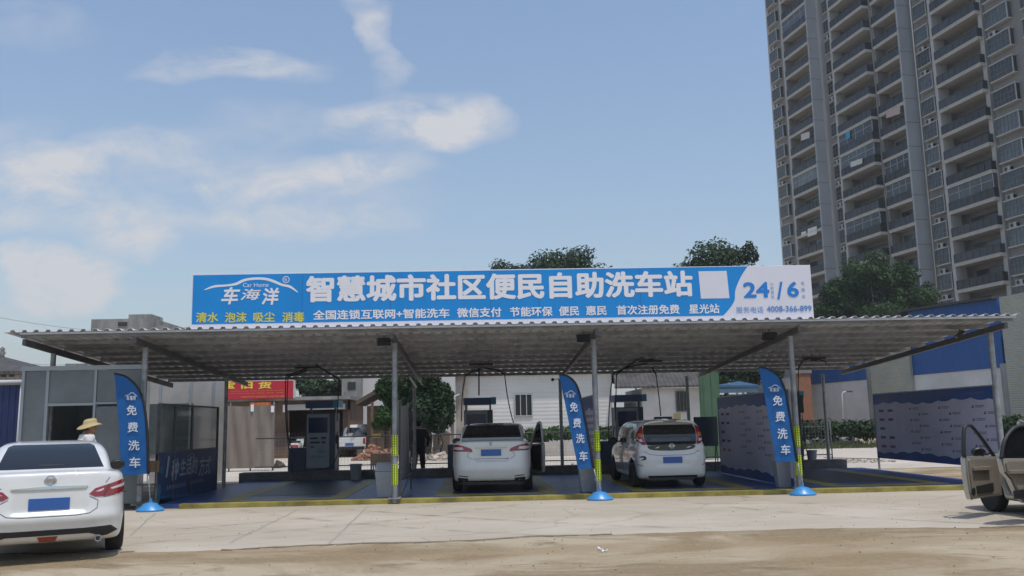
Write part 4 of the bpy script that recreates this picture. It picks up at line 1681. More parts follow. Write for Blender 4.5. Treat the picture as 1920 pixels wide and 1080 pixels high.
def open_door(car, hx, hy, ang, sd, m, zs=1.0, length=1.08, rearcut=False, inner=None, name='open_door'):
    """door hinged at (hx, hy), swung by ang from the car's flank; sd = side of the car"""
    d = V((sd * math.sin(ang), -math.cos(ang), 0))        # from hinge to free edge
    nrm = V((sd * math.cos(ang), math.sin(ang), 0))        # outer face direction
    o = V((hx, hy, 0))

    def P(u, z, w=0.0):
        return o + d * u + V((0, 0, z * zs)) + nrm * w
    L = length
    if rearcut:
        low = [(0, 0.30), (0.55, 0.30), (0.72, 0.42), (0.86, 0.66), (0.99, 0.76), (1.03, 0.93), (1.0, 0.96), (0, 0.93)]
        fr = [(0.01, 0.93), (0.02, 1.40), (0.30, 1.415), (0.62, 1.38), (0.88, 1.20), (1.0, 0.95)]
    else:
        low = [(0, 0.30), (1.02, 0.30), (1.07, 0.42), (1.10, 0.70), (1.09, 0.93), (1.06, 0.96), (0.1, 0.92), (0, 0.88)]
        fr = [(0.10, 0.92), (0.40, 1.17), (0.66, 1.36), (0.78, 1.425), (0.90, 1.43), (0.99, 1.38), (1.06, 1.15), (1.085, 0.95)]
    low = [(p[0] * L / 1.1, p[1]) for p in low]
    fr = [(p[0] * L / 1.1, p[1]) for p in fr]
    mb = MB()
    mb.extr([P(a, b, 0.0) for a, b in low], nrm * 0.09)
    do = build(name, mb, m, car.t, bevel=0.02, local=True)
    mb = MB()
    F_ = spline(fr, 5, False)
    mb.tube([P(a, b, 0.03) for a, b in F_], 0.03, 8)
    build('window_frame', mb, M['trim'] if inner else m, do, smooth=True, local=True)
    # inner card
    c = (sum(p[0] for p in low) / len(low), 0.62)
    card = [(c[0] + (p[0] - c[0]) * 0.86, c[1] + (p[1] - c[1]) * 0.88) for p in low]
    mb = MB()
    mb.extr([P(a, b, -0.022) for a, b in card], nrm * 0.021)
    build('door_card', mb, inner or M['cab_dark'], do, bevel=0.008, local=True)
    mb = MB()
    mb.extr([P(a, b, -0.075) for a, b in [(c[0] - 0.25, 0.72), (c[0] + 0.3, 0.74), (c[0] + 0.3, 0.79), (c[0] - 0.25, 0.78)]], nrm * 0.052)
    build('armrest', mb, inner or M['cab_dark'], do, bevel=0.008, local=True)
    mb = MB()
    mb.extr([P(a, b, -0.05) for a, b in [(c[0] - 0.30, 0.38), (c[0] + 0.22, 0.38), (c[0] + 0.22, 0.50), (c[0] - 0.30, 0.52)]], nrm * 0.027)
    build('door_pocket', mb, M['trim'], do, bevel=0.008, local=True)
    mb = MB()
    mb.lathe([(0.0, 0.0), (0.06, 0.0), (0.06, 0.012), (0.0, 0.02)], 16)
    if not rearcut:
        mm = Matrix(((d.x, 0, -nrm.x, 0), (d.y, 0, -nrm.y, 0), (0, 1, 0, 0), (0, 0, 0, 1)))
        mm.translation = P(c[0] + 0.33, 0.42, -0.023)
        mb.move(mm)
        build('speaker', mb, M['black'], do, smooth=True, auto=40, local=True)
    # glass, wound down half way on the front doors
    g_ = [q for q in F_] + [np.array([F_[0][0], F_[0][1]])]
    mb = MB()
    if rearcut:
        mb.extr([P(a, b, 0.028) for a, b in F_], nrm * 0.005)
        build('window', mb, M['car_glass'], do, local=True)
    # latch edge rubber
    mb = MB()
    mb.tube([P(p[0] - 0.012, p[1], 0.012) for p in (low[1:6] if not rearcut else low[1:7])], 0.012, 6)
    build('door_seal', mb, M['trim'], do, smooth=True, local=True)
    return do, P


B_d, BP = open_door(B, 0.86, 3.15, R(16), 1, M['car_white'], 1.05, 1.08)
g_ = [(0.12, 0.95), (0.40, 1.17), (0.66, 1.36), (0.85, 1.42), (0.97, 1.38), (1.05, 1.1), (1.07, 0.96)]
mb = MB()
mb.extr([BP(a * 0.98, b, 0.03) for a, b in g_], V((0.003, 0.003, 0)))
build('window', mb, M['car_glass'], B_d, local=True)

# --- white hatchback in the third bay
HAT = dict(
    H=1.60, k=0.10, kc=0.12,
    low=[(0.10, 0.24), (0.0, 0.42), (-0.005, 0.60), (0.05, 0.74), (0.09, 0.92), (0.16, 1.02), (1.5, 1.0), (2.4, 0.98), (3.05, 0.96), (3.6, 0.84), (3.85, 0.68), (3.92, 0.5), (3.86, 0.28), (3.6, 0.21), (2, 0.2), (0.4, 0.2)],
    cab=[(0.10, 0.80), (0.13, 1.02), (0.24, 1.28), (0.36, 1.47), (0.50, 1.545), (1.2, 1.60), (1.9, 1.585), (2.3, 1.50), (2.75, 1.25), (3.1, 0.98), (3.1, 0.85), (1.5, 0.75)],
    sec_low=[(0.68, 0.18), (0.79, 0.22), (0.835, 0.45), (0.845, 0.66), (0.83, 0.84), (0.79, 0.98), (0.70, 1.03), (0.3, 1.05)],
    sec_cab=[(0.81, 0.75), (0.80, 1.0), (0.765, 1.25), (0.69, 1.45), (0.56, 1.555), (0.25, 1.595)],
    plan_low=[(0.35, -0.01), (0.62, 0.03), (0.78, 0.15), (0.83, 0.5), (0.845, 1.5), (0.84, 3.0), (0.74, 3.6), (0.5, 3.85), (0.25, 3.93)],
    plan_cab=[(0.40, 0.08), (0.70, 0.10), (0.775, 0.22), (0.80, 0.9), (0.79, 2.0), (0.72, 2.9), (0.5, 3.15), (0.2, 3.2)],
    wheels=[(0.68, 0.30), (3.15, 0.30)], tw=0.185)
c_rear = at(1262, 860, 19.75)
HAT['cuts'] = [trunk_recess(0.36, 0.53, 0.745, 0.03), bulge_band(0.66, 0.06, 0.015)]
Cc = Car('hatchback', 'small white hatchback with upright lamps and roof spoiler parked on the third bay', (c_rear.x, 19.75, 0.095), R(1.5), 3.93, 1.69, HAT, M['car_white'], 0.022)
Cc.t.scale = (1.0, 1.0, 0.965)
Cc.rear('rear_window', [(-0.40, 0.865), (0.40, 0.865), (0.56, 1.0), (0.60, 1.30), (0.555, 1.415), (0.48, 1.435), (-0.48, 1.435), (-0.555, 1.415), (-0.60, 1.30), (-0.56, 1.0)], M['car_glass'], off=0.005, sp=4)
Cc.rear('window_band', [(-0.46, 1.055), (0.46, 1.055), (0.44, 1.135), (-0.44, 1.135)], mat('paler_glass', (0.06, 0.075, 0.085), 0.3), off=0.008)  # paler, rougher band across the rear glass
for sd in (1, -1):
    lo = Cc.rear('tail_light', [(p[0] * sd, p[1]) for p in [(0.575, 0.985), (0.66, 1.0), (0.755, 1.09), (0.735, 1.25), (0.665, 1.385), (0.60, 1.42), (0.61, 1.2)]], M['lamp_red'], off=0.009, step=0.03)
    Cc.rear('lamp_lens', [(p[0] * sd, p[1]) for p in [(0.635, 1.17), (0.725, 1.17), (0.71, 1.245), (0.635, 1.255)]], M['lamp_amber'], lo, off=0.013, step=0.03)
    Cc.rear('lamp_lens', [(p[0] * sd, p[1]) for p in [(0.64, 1.05), (0.71, 1.075), (0.715, 1.12), (0.645, 1.11)]], M['lamp_clear'], lo, off=0.013, step=0.03)
    Cc.rear('bumper_trim', [(p[0] * sd, p[1]) for p in [(0.66, 0.53), (0.80, 0.57), (0.80, 0.545), (0.66, 0.50)]], mat('grey_bumper_slot', (0.3, 0.3, 0.3), 0.5), off=0.006)
Cc.plate(-0.215, 0.215, 0.57, 0.71)
Cc.line([(0.62, 0.84), (0.50, 0.77), (0.30, 0.745), (-0.30, 0.745), (-0.50, 0.77), (-0.62, 0.84)], 0.008)
Cc.rear('lower_trim', [(-0.56, 0.29), (0.56, 0.29), (0.50, 0.19), (-0.50, 0.19)], M['trim'], off=0.008)
mb = MB()
sp_ = [(-0.58, 1.475), (-0.4, 1.525), (0, 1.545), (0.4, 1.525), (0.58, 1.475)]
S_ = spline(sp_, 4, False)
for i in range(len(S_) - 1):
    a, b = S_[i], S_[i + 1]
    mb.add([(a[0], 0.16 + abs(a[0]) * 0.08, a[1] - 0.035), (b[0], 0.16 + abs(b[0]) * 0.08, b[1] - 0.035), (b[0], 0.16 + abs(b[0]) * 0.08, b[1]), (a[0], 0.16 + abs(a[0]) * 0.08, a[1]),
            (a[0], 0.52, a[1] - 0.02), (b[0], 0.52, b[1] - 0.02), (b[0], 0.52, b[1] + 0.035), (a[0], 0.52, a[1] + 0.035)],
           [(0, 1, 2, 3), (3, 2, 6, 7), (0, 4, 5, 1)] + ([(0, 3, 7, 4)] if i == 0 else []) + ([(1, 5, 6, 2)] if i == len(S_) - 2 else []))
spo = build('spoiler', mb, M['car_white'], Cc.t, local=True, smooth=True, auto=40)
mb = MB()
mb.box(-0.15, 0.15, 0.150, 0.162, 1.512, 1.538)
build('brake_lamp', mb, mat('brake_lamp_off', (0.22, 0.10, 0.10), 0.3), spo, local=True)
for sx, nm in ((-0.33, 'sticker'), (0.38, 'sticker')):
    Cc.rear(nm, [(sx - 0.06, 0.905), (sx + 0.03, 0.915), (sx + 0.06, 0.95), (sx, 0.935)], M['chrome'], off=0.009)
yb = Cc.bvh.ray_cast(V((0, -1, 0.955)), V((0, 1, 0)))[0].y
mb = MB()
mb.tube([(0.05 * math.cos(a), yb - 0.014, 0.955 + 0.05 * math.sin(a)) for a in [k * math.pi / 12 for k in range(25)]], 0.009, 8)
mb.box(-0.07, 0.07, yb - 0.022, yb - 0.004, 0.943, 0.967)
build('badge', mb, M['chrome'], Cc.t, smooth=True, auto=40, local=True)
Cc.rear('sticker', [(-0.74, 0.72), (-0.66, 0.74), (-0.60, 0.73), (-0.58, 0.68), (-0.62, 0.645), (-0.72, 0.64), (-0.66, 0.67), (-0.63, 0.70), (-0.70, 0.70)], M['trim'], off=0.007, step=0.02)
Cc.side('side_window', [(0.55, 1.06), (0.62, 1.30), (0.95, 1.44), (1.05, 1.46), (1.05, 1.04)], M['car_glass'])
Cc.side('side_window', [(1.12, 1.04), (1.12, 1.46), (1.75, 1.46), (1.75, 1.02)], M['car_glass'])
Cc.side('side_window', [(1.83, 1.02), (1.83, 1.46), (2.15, 1.42), (2.55, 1.22), (2.8, 1.02)], M['car_glass'])
Cc.top('windscreen', [(-0.52, 2.3), (0.52, 2.3), (0.64, 2.95), (-0.64, 2.95)], M['car_glass'])
for sd in (-1, 1):
    Cc.mirror(sd, 2.5, 1.02, M['black'])
Cc.side('door_handle', [(1.12, 0.90), (1.30, 0.90), (1.30, 0.925), (1.12, 0.925)], M['trim'], off=0.015)
Cc.side('door_handle', [(1.95, 0.89), (2.13, 0.89), (2.13, 0.915), (1.95, 0.915)], M['trim'], off=0.015)
Cc.line([(0.98, 0.32), (1.07, 0.6), (1.08, 1.03)], 0.009, rear=False)
Cc.line([(1.80, 0.28), (1.79, 1.02)], 0.009, rear=False)

# --- champagne car with open doors at the right edge
LIV = dict(HAT)
scl = 1.09
for kq in ('low', 'cab', 'plan_low', 'plan_cab'):
    if kq.startswith('plan'):
        LIV[kq] = [(p[0], p[1] * scl) for p in HAT[kq]]
    else:
        LIV[kq] = [(p[0] * scl, p[1] * 0.98) for p in HAT[kq]]
LIV['H'] = 1.58
LIV['sec_low'] = [(p[0], p[1] * 0.98) for p in HAT['sec_low']]
LIV['sec_cab'] = [(p[0], p[1] * 0.98) for p in HAT['sec_cab']]
LIV['wheels'] = [(0.80, 0.305), (3.42, 0.305)]
op_f = [(1.93, 0.33), (1.93, 1.44), (2.30, 1.40), (2.98, 0.98), (3.02, 0.5), (2.95, 0.33)]
op_r = [(0.95, 0.90), (0.80, 1.10), (0.95, 1.40), (1.80, 1.46), (1.83, 0.33), (1.30, 0.33), (1.15, 0.62)]


def liv_cut(Fv, X, Y, Z):
    hollow = Fv + 0.07
    hollow = np.maximum(hollow, 0.38 - Z)
    hollow = np.maximum(hollow, np.maximum(0.6 - Y, Y - 3.0))
    A_, B_ = np.meshgrid(Y[0, :, 0], Z[0, 0, :], indexing='ij')
    d1 = polysdf(op_f, A_, B_)[None]
    d2 = polysdf(op_r, A_, B_)[None]
    dd = np.maximum(np.minimum(d1, d2), X + 0.3)
    return np.maximum(np.maximum(Fv, -hollow), -dd)


LIV['cuts'] = [liv_cut]
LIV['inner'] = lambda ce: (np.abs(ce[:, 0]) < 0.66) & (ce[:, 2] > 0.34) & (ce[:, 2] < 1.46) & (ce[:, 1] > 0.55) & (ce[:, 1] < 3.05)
dx = 8.30 + 0.845
dy = 14.10 - 3.0
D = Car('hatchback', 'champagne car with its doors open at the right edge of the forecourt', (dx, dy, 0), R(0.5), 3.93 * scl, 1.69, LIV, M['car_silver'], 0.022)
do, DP = open_door(D, -0.835, 3.0, R(55), -1, M['car_silver'], 0.99, 1.10, inner=M['beige'])
mb = MB()
mb.lathe([(0.0, -0.05), (0.085, -0.04), (0.105, 0.0), (0.085, 0.06), (0.0, 0.09)], 14, (0, 0, 0), 'y')
pm = DP(0.24, 0.985, 0.20)
mb.v = [(pm.x + p[0] * 1.1, pm.y + p[1], pm.z + p[2] * 0.85) for p in mb.v]
mo = build('mirror', mb, M['black'], do, smooth=True, local=True)
mb = MB()
mb.add([(pm.x + 0.095 * math.cos(a), pm.y - 0.053, pm.z + 0.06 * math.sin(a)) for a in [k * math.pi / 8 for k in range(16)]], [tuple(range(16))])
build('mirror_glass', mb, M['chrome'], mo, local=True)
mb = MB()
mb.beam(DP(0.2, 0.95, 0.07), pm, 0.04, 0.03)
build('mirror_arm', mb, M['trim'], mo, local=True)
open_door(D, -0.835, 1.88, R(66), -1, M['car_silver'], 0.99, 1.0, rearcut=True, inner=M['beige'])
for y in (1.35, 2.35):
    for x in (-0.60, 0.10):
        mb = MB()
        mb.extr([(x, y, 0.40), (x, y + 0.5, 0.42), (x, y + 0.5, 0.58), (x, y + 0.08, 0.56), (x, y - 0.16, 1.15), (x, y - 0.26, 1.12), (x, y - 0.1, 0.5)], (0.5, 0, 0))
        build('seat', mb, M['beige'], D.t, local=True, bevel=0.03)
D.top('windscreen', [(-0.52, 2.52), (0.52, 2.52), (0.64, 3.2), (-0.64, 3.2)], M['car_glass'])
D.rear('rear_window', [(-0.52, 0.98), (0.52, 0.98), (0.58, 1.28), (0.50, 1.40), (-0.50, 1.40), (-0.58, 1.28)], M['car_glass'], off=0.005)
D.rear('tail_light', [(0.60, 0.93), (0.80, 0.95), (0.76, 1.30), (0.66, 1.36), (0.63, 1.1)], M['lamp_red'], off=0.008, both=True)
D.plate(-0.215, 0.215, 0.57, 0.71)


# ------------------------------------------------------------------ people
def caps(Pg, a, b, ra, rb):
    a, b = np.array(a), np.array(b)
    ab = b - a
    d = Pg - a
    t = np.clip((d @ ab) / (ab @ ab), 0, 1)
    return np.linalg.norm(d - t[..., None] * ab, axis=-1) - (ra + (rb - ra) * t)


def grid(bb, h):
    xs = [np.arange(bb[i], bb[i + 3], h) for i in range(3)]
    return np.stack(np.meshgrid(*xs, indexing='ij'), -1)


def person(name, loc, rz_, label, pose, shirt, trousers, hat=None, hairm=None, sleeve='short', h=0.0105):
    t = thing(name, loc, label, 'person', None, rz_)
    bb = (-0.55, -0.35, -0.02, 0.55, 0.35, 1.80)
    G = grid(bb, h)
    J = pose

    def S(lst, k):
        o = None
        for c in lst:
            d = caps(G, *c)
            o = d if o is None else smin(o, d, k)
        return o
    hd = V(J['head'])
    fwd = V(J.get('face', (0, 1, 0))).normalized()
    rgt = V((fwd.y, -fwd.x, 0))

    def hp(a, b, c):
        q = hd + rgt * a + fwd * b + V((0, 0, c))
        return tuple(q)
    head = [(hp(0, -0.01, 0.03), hp(0, -0.005, 0.035), 0.088, 0.092), (hp(0, 0.02, -0.03), hp(0, 0.05, -0.075), 0.07, 0.042),
            (hp(0, 0.09, 0.005), hp(0, 0.108, -0.025), 0.010, 0.017), (hp(-0.03, 0.085, -0.062), hp(0.03, 0.085, -0.062), 0.012, 0.012),
            (hp(-0.088, -0.01, -0.02), hp(-0.092, -0.02, 0.012), 0.017, 0.022), (hp(0.088, -0.01, -0.02), hp(0.092, -0.02, 0.012), 0.017, 0.022)]
    neck = [(tuple(hd + V((0, 0, -0.06))), J['neck'], 0.052, 0.06)]
    torso = [(J['neck'], J['chest'], 0.075, 0.13), (J['shl'], J['shr'], 0.068, 0.068), (J['chest'], J['pelvis'], 0.135, 0.135),
             ((J['chest'][0] - 0.07, J['chest'][1], J['chest'][2]), (J['pelvis'][0] - 0.06, J['pelvis'][1], J['pelvis'][2]), 0.11, 0.115),
             ((J['chest'][0] + 0.07, J['chest'][1], J['chest'][2]), (J['pelvis'][0] + 0.06, J['pelvis'][1], J['pelvis'][2]), 0.11, 0.115)]
    arms = []
    hands = None
    for s in 'lr':
        arms += [(J['sh' + s], J['el' + s], 0.056, 0.042), (J['el' + s], J['wr' + s], 0.042, 0.029)]
        w = V(J['wr' + s])
        dr = (w - V(J['el' + s])).normalized()
        pn = V(J.get('palm' + s, (0, 1, 0)))
        sd = dr.cross(pn).normalized()
        pc = w + dr * 0.09
        hs = [(tuple(w), tuple(pc - sd * 0.022), 0.026, 0.022), (tuple(w), tuple(pc + sd * 0.022), 0.026, 0.022)]
        for i, (off, ln) in enumerate(((-0.033, 0.062), (-0.011, 0.074), (0.011, 0.07), (0.032, 0.054))):
            k0 = pc + sd * off
            k1 = k0 + (dr * 0.85 + pn * 0.45).normalized() * ln * 0.55
            k2 = k1 + (dr * 0.5 + pn * 0.85).normalized() * ln * 0.5
            hs += [(tuple(k0), tuple(k1), 0.0105, 0.0095), (tuple(k1), tuple(k2), 0.0095, 0.0085)]
        tb = w + dr * 0.03 - sd * 0.03
        hs += [(tuple(tb), tuple(tb - sd * 0.028 + dr * 0.04 + pn * 0.012), 0.014, 0.0115), (tuple(tb - sd * 0.028 + dr * 0.04 + pn * 0.012), tuple(tb - sd * 0.03 + dr * 0.07 + pn * 0.025), 0.0115, 0.0095)]
        hd_ = S(hs, 0.008)
        hands = hd_ if hands is None else np.minimum(hands, hd_)
    legs = []
    for s in 'lr':
        legs += [(J['hip' + s], J['kn' + s], 0.088, 0.058), (J['kn' + s], J['an' + s], 0.057, 0.040)]
        a = V(J['an' + s])
        fd = V(J.get('toe', (0, 1, 0)))
        legs += [(tuple(a + V((0, 0, -0.03)) - fd * 0.03), tuple(a + fd * 0.15 + V((0, 0, -0.045))), 0.04, 0.033)]
    body = smin(smin(S(head, 0.03), S(neck, 0.02), 0.03), smin(S(torso, 0.06), S(arms, 0.03), 0.03), 0.03)
    body = smin(body, hands, 0.01)
    body = smin(body, S(legs, 0.05), 0.04)
    v, fc = nets(body, bb[:3], h, 2)
    solid('body', v, fc, M['skin'], t)
    Z = G[..., 2]
    sh = smin(S(torso, 0.07), S(arms if sleeve == 'long' else [arms[0], arms[2]], 0.04), 0.04) - 0.014
    if sleeve == 'short':
        for s in 'lr':
            e, q = V(J['el' + s]), V(J['sh' + s])
            ax = (e - q).normalized()
            m_ = q + (e - q) * 0.72
            pl_ = (G - np.array(m_)) @ np.array(ax)
            near = caps(G, J['sh' + s], J['el' + s], 0.1, 0.1)
            sh = np.where(near < 0, np.maximum(sh, pl_), sh)
    sh = np.maximum(sh, J['pelvis'][2] - 0.08 - Z)
    sh = np.maximum(sh, Z - (J['neck'][2] + 0.0))
    wob = 0.004 * np.sin(G[..., 2] * 40 + G[..., 0] * 25)
    v, fc = nets(sh + wob, bb[:3], h, 2)
    solid('shirt', v, fc, shirt, t)
    tr = S([q for q in legs if q[3] != 0.033], 0.05) - 0.02
    tr = smin(tr, caps(G, J['hipl'], J['hipr'], 0.11, 0.11), 0.05)
    tr = np.maximum(tr, 0.075 - Z)
    tr = np.maximum(tr, Z - (J['pelvis'][2] + 0.02))
    v, fc = nets(tr + wob, bb[:3], h, 2)
    solid('trousers', v, fc, trousers, t)
    shoe = S([q for q in legs if q[3] == 0.033], 0.02) - 0.012
    shoe = np.maximum(shoe, 0.002 - Z)
    v, fc = nets(shoe, bb[:3], h, 1)
    solid('shoes', v, fc, M['black'], t)
    hr = caps(G, hp(0, -0.022, 0.045), hp(0, -0.02, 0.02), 0.097, 0.098)
    front = (G - np.array(hp(0, 0.055, 0.02))) @ np.array(fwd)
    hr = np.maximum(hr, front + 0.3 * (0.05 - (Z - hd.z)))
    v, fc = nets(hr, bb[:3], h, 2)
    solid('hair', v, fc, hairm or M['hair'], t)
    for s in (-1, 1):
        mb = MB()
        mb.lathe([(0, -0.011), (0.009, -0.007), (0.011, 0), (0.009, 0.007), (0, 0.011)], 10, hp(s * 0.033, 0.078, 0.004))
        build('eye', mb, M['black'], t, smooth=True, local=True)
    return t, hp


POSE = dict(head=(0.0, 0.01, 1.615), neck=(0, 0, 1.47), chest=(0, 0, 1.30), pelvis=(0, 0, 0.98), shl=(-0.185, 0, 1.42), shr=(0.185, 0, 1.42),
            ell=(-0.26, -0.02, 1.14), elr=(0.27, -0.03, 1.14), wrl=(-0.25, 0.08, 0.90), wrr=(0.25, 0.06, 0.90),
            hipl=(-0.095, 0, 0.92), hipr=(0.095, 0, 0.92), knl=(-0.12, 0.02, 0.51), knr=(0.12, 0.02, 0.51), anl=(-0.13, 0, 0.085), anr=(0.13, 0, 0.085),
            palml=(1, 0.2, 0), palmr=(-1, 0.2, 0))
p = dict(POSE)
p['elr'] = (0.30, -0.10, 1.17)
p['wrr'] = (0.27, 0.07, 0.97)
p['anl'] = (-0.17, 0, 0.085)
pm_ = at(785, 830, 27.1)
t, hp = person('person', (pm_.x, 27.1, 0.005), R(6), 'person in black standing with bent arm beside the grey plastic sheet', p, M['dark_cloth'], M['dark_cloth'], sleeve='long')
mb = MB()
mb.lathe([(0.112, 0.035), (0.112, 0.06), (0.10, 0.11), (0.06, 0.135), (0, 0.14)], 20, hp(0, -0.01, 0.0))
c = hp(0, 0.10, 0.045)
mb.add([(c[0] + 0.08 * math.cos(a), c[1] + 0.06 * math.sin(a), c[2]) for a in [k * math.pi / 8 for k in range(16)]], [tuple(range(16))])
build('cap', mb, M['dark_cloth'], t, smooth=True, auto=50, local=True)

p = dict(POSE)
p['face'] = (0.25, 1, 0)
p['head'] = (0.01, 0.05, 1.60)
ph_ = at(163, 815, 17.2)
t, hp = person('person', (ph_.x, 17.2, 0.005), R(-52), 'person in white shirt and wide straw hat behind the parked white sedan', p, M['white_cloth'], M['dark_cloth'])
mb = MB()
cx, cy, cz = hp(0, -0.01, 0.04)
N = 36
prof = [(0.0, 0.115), (0.06, 0.112), (0.095, 0.095), (0.108, 0.055), (0.112, 0.02), (0.145, 0.008), (0.175, -0.012), (0.198, -0.03)]
vs, fs = [], []
for lay in (0, 1):
    for r_, z in prof:
        for k in range(N):
            a = 2 * math.pi * k / N
            wav = 0.03 * math.sin(a * 2 + 0.5) * (r_ / 0.235) ** 3
            x, y = r_ * math.cos(a), r_ * math.sin(a) * 1.08
            vs.append((cx + x, cy + y, cz + z + wav - lay * 0.006 + 0.16 * y))
M_ = len(prof) * N
for lay in (0, 1):
    for i in range(len(prof) - 1):
        for k in range(N):
            k2 = (k + 1) % N
            b0 = lay * M_
            fs.append((b0 + i * N + k, b0 + i * N + k2, b0 + (i + 1) * N + k2, b0 + (i + 1) * N + k))
e = (len(prof) - 1) * N
fs += [(e + k, e + (k + 1) % N, M_ + e + (k + 1) % N, M_ + e + k) for k in range(N)]
build('straw_hat', MB().add(vs, fs), M['straw'], t, smooth=True, local=True)
t.scale = (1.05, 1.05, 1.05)
# ------------------------------------------------------------------ wash machines on the rear kerb
M['mach'] = mat('machine_grey_blue', (0.25, 0.29, 0.33), 0.4, 0.1, var=0.1)
M['mach_side'] = mat('machine_navy', (0.04, 0.06, 0.10), 0.4)
M['mach_blue'] = mat('machine_header_blue', (0.016, 0.07, 0.19), 0.4)
M['mach_cyan'] = mat('machine_header_end', (0.03, 0.25, 0.40), 0.4)
M['screen'] = mat('machine_screen', (0.008, 0.025, 0.10), 0.12)
M['hose'] = mat('black_hose', (0.012, 0.012, 0.013), 0.55)


def machine(x, y, label, rot, z=0.33, w=0.84, d=0.6, h=1.66):
    t = thing('wash_machine', (x, y, z), label, 'wash machine', 'self-service wash machines on the rear kerb', rot)
    mb = MB()
    mb.box(-w / 2, w / 2, -d / 2, d / 2, 0.06, h)
    build('cabinet', mb, M['mach_side'], t, local=True, bevel=0.012)
    mb = MB()
    mb.box(-w / 2 + 0.01, w / 2 - 0.16, -d / 2 - 0.018, -d / 2 - 0.003, 0.09, h - 0.02)
    fp = build('front_panel', mb, M['mach'], t, local=True, bevel=0.006)
    mb = MB()
    mb.box(-w / 2 + 0.07, w / 2 - 0.22, -d / 2 - 0.034, -d / 2 - 0.02, 1.10, h - 0.12)
    build('screen', mb, M['screen'], fp, local=True)
    mb = MB()
    for k, (bx, bz, bw, bh) in enumerate(((-0.30, 0.92, 0.22, 0.05), (-0.30, 0.80, 0.22, 0.05), (0.02, 0.92, 0.14, 0.06), (0.04, 0.80, 0.10, 0.05), (-0.10, 0.80, 0.08, 0.05), (-0.30, 0.68, 0.12, 0.03))):
        mb.box(bx, bx + bw, -d / 2 - 0.026, -d / 2 - 0.0195, bz, bz + bh)
    build('button_panel', mb, M['black'], fp, local=True)
    mb = MB()
    text_into(mb, '车海洋', lambda a, b: (-0.08 + a, -d / 2 - 0.0205, 0.52 + b), 0.18, 0.06, 0.01)
    text_into(mb, '微信扫码自助洗车', lambda a, b: (-0.25 + a, -d / 2 - 0.0205, 0.40 + b), 0.42, 0.05, 0.0)
    swoosh(mb, lambda a, b: (0.0 + (a - 467) / 172 * 0.26, -d / 2 - 0.0205, 0.60 - (b - 533) / 28 * 0.04))
    build('lettering', mb, M['mach_side'], fp, local=True, fix=False)
    mb = MB()
    for sx in (-w / 2 + 0.06, w / 2 - 0.06):
        mb.box(sx - 0.025, sx + 0.025, -0.05, 0.05, h + 0.002, h + 0.15)
    mb.box(-w / 2, w / 2, -d / 2, d / 2, 0, 0.058)
    build('support', mb, M['steel_dark'], t, local=True)
    mb = MB()
    mb.box(-w / 2 - 0.02, w / 2 - 0.05, -d / 2 - 0.08, d / 2, h + 0.152, h + 0.36)
    hd = build('header', mb, M['mach_blue'], t, local=True, bevel=0.01)
    mb = MB()
    mb.box(w / 2 - 0.048, w / 2 + 0.10, -d / 2 - 0.09, d / 2, h + 0.16, h + 0.37)
    build('header_end', mb, M['mach_cyan'], hd, local=True, bevel=0.01)
    mb = MB()
    mb.tube([(w / 2 + 0.03, -0.1, 0.95), (w / 2 + 0.08, -0.2, 0.5), (w / 2 - 0.05, -d / 2 - 0.1, 0.12), (-0.05, -d / 2 - 0.12, 0.05)], 0.014, 8)
    mb.tube([(-w / 2 - 0.03, -0.2, 1.1), (-w / 2 - 0.12, -0.25, 0.6), (-w / 2 - 0.10, -0.25, 0.1)], 0.014, 8)
    build('hose', mb, M['hose'], t, local=True, smooth=True)
    mb = MB()
    mb.box(w / 2 + 0.002, w / 2 + 0.06, -0.16, -0.05, 0.78, 1.02)
    mb.tube([(w / 2 + 0.04, -0.12, 1.12), (w / 2 + 0.05, -0.22, 0.62)], 0.012, 8)
    build('lance_holder', mb, M['black'], t, local=True)
    # vacuum bin beside the cabinet
    mb = MB()
    mb.box(-w / 2 - 0.5, -w / 2 - 0.04, -d / 2, d / 2 - 0.1, 0.0, 0.68)
    build('vacuum_box', mb, M['mach_side'], t, local=True, bevel=0.02)
    return t


MY = 26.45
for px, lab, ro in ((606, 'wash machine with a blue screen standing on the kerb in the empty first bay', R(-3)),
                    (897, 'wash machine behind the white sedan in the second bay', R(2)),
                    (1177, 'wash machine behind the roof of the white hatchback', R(3)),
                    (1470, 'wash machine hidden behind the rightmost feather flag', R(4))):
    c = at(px, 800, MY)
    machine(c.x, MY, lab, ro)


# swing booms under the roof, hoses hanging from their ends
def boom(px, py, Y, label, ends, w=0.9):
    c = at(px, py, Y)
    zt = rz(Y) - 0.09
    t = thing('swing_boom', (c.x, Y, c.z), label, 'swing boom', 'swing booms hanging under the carport roof')
    mb = MB()
    mb.beam((-0.32, 0, zt - c.z - 0.03), (0.32, 0, zt - c.z - 0.03), 0.05, 0.05)
    mb.box(-0.07, 0.07, -0.05, 0.05, -0.08, zt - c.z - 0.057)
    build('mount', mb, M['black'], t, local=True)
    for (pts, drop) in ends:
        P = [at(a, b, Y) - c for a, b in pts]
        mb = MB()
        mb.tube(P, 0.02, 8)
        ar = build('arm', mb, M['black'], t, local=True, smooth=True)
        Q = [P[-1]] + [at(a, b, Y) - c for a, b in drop]
        mb = MB()
        mb.tube([tuple(q) for q in spline([tuple(q) for q in Q], 6, False)], 0.014, 8)
        build('hose', mb, M['hose'], ar, local=True, smooth=True)


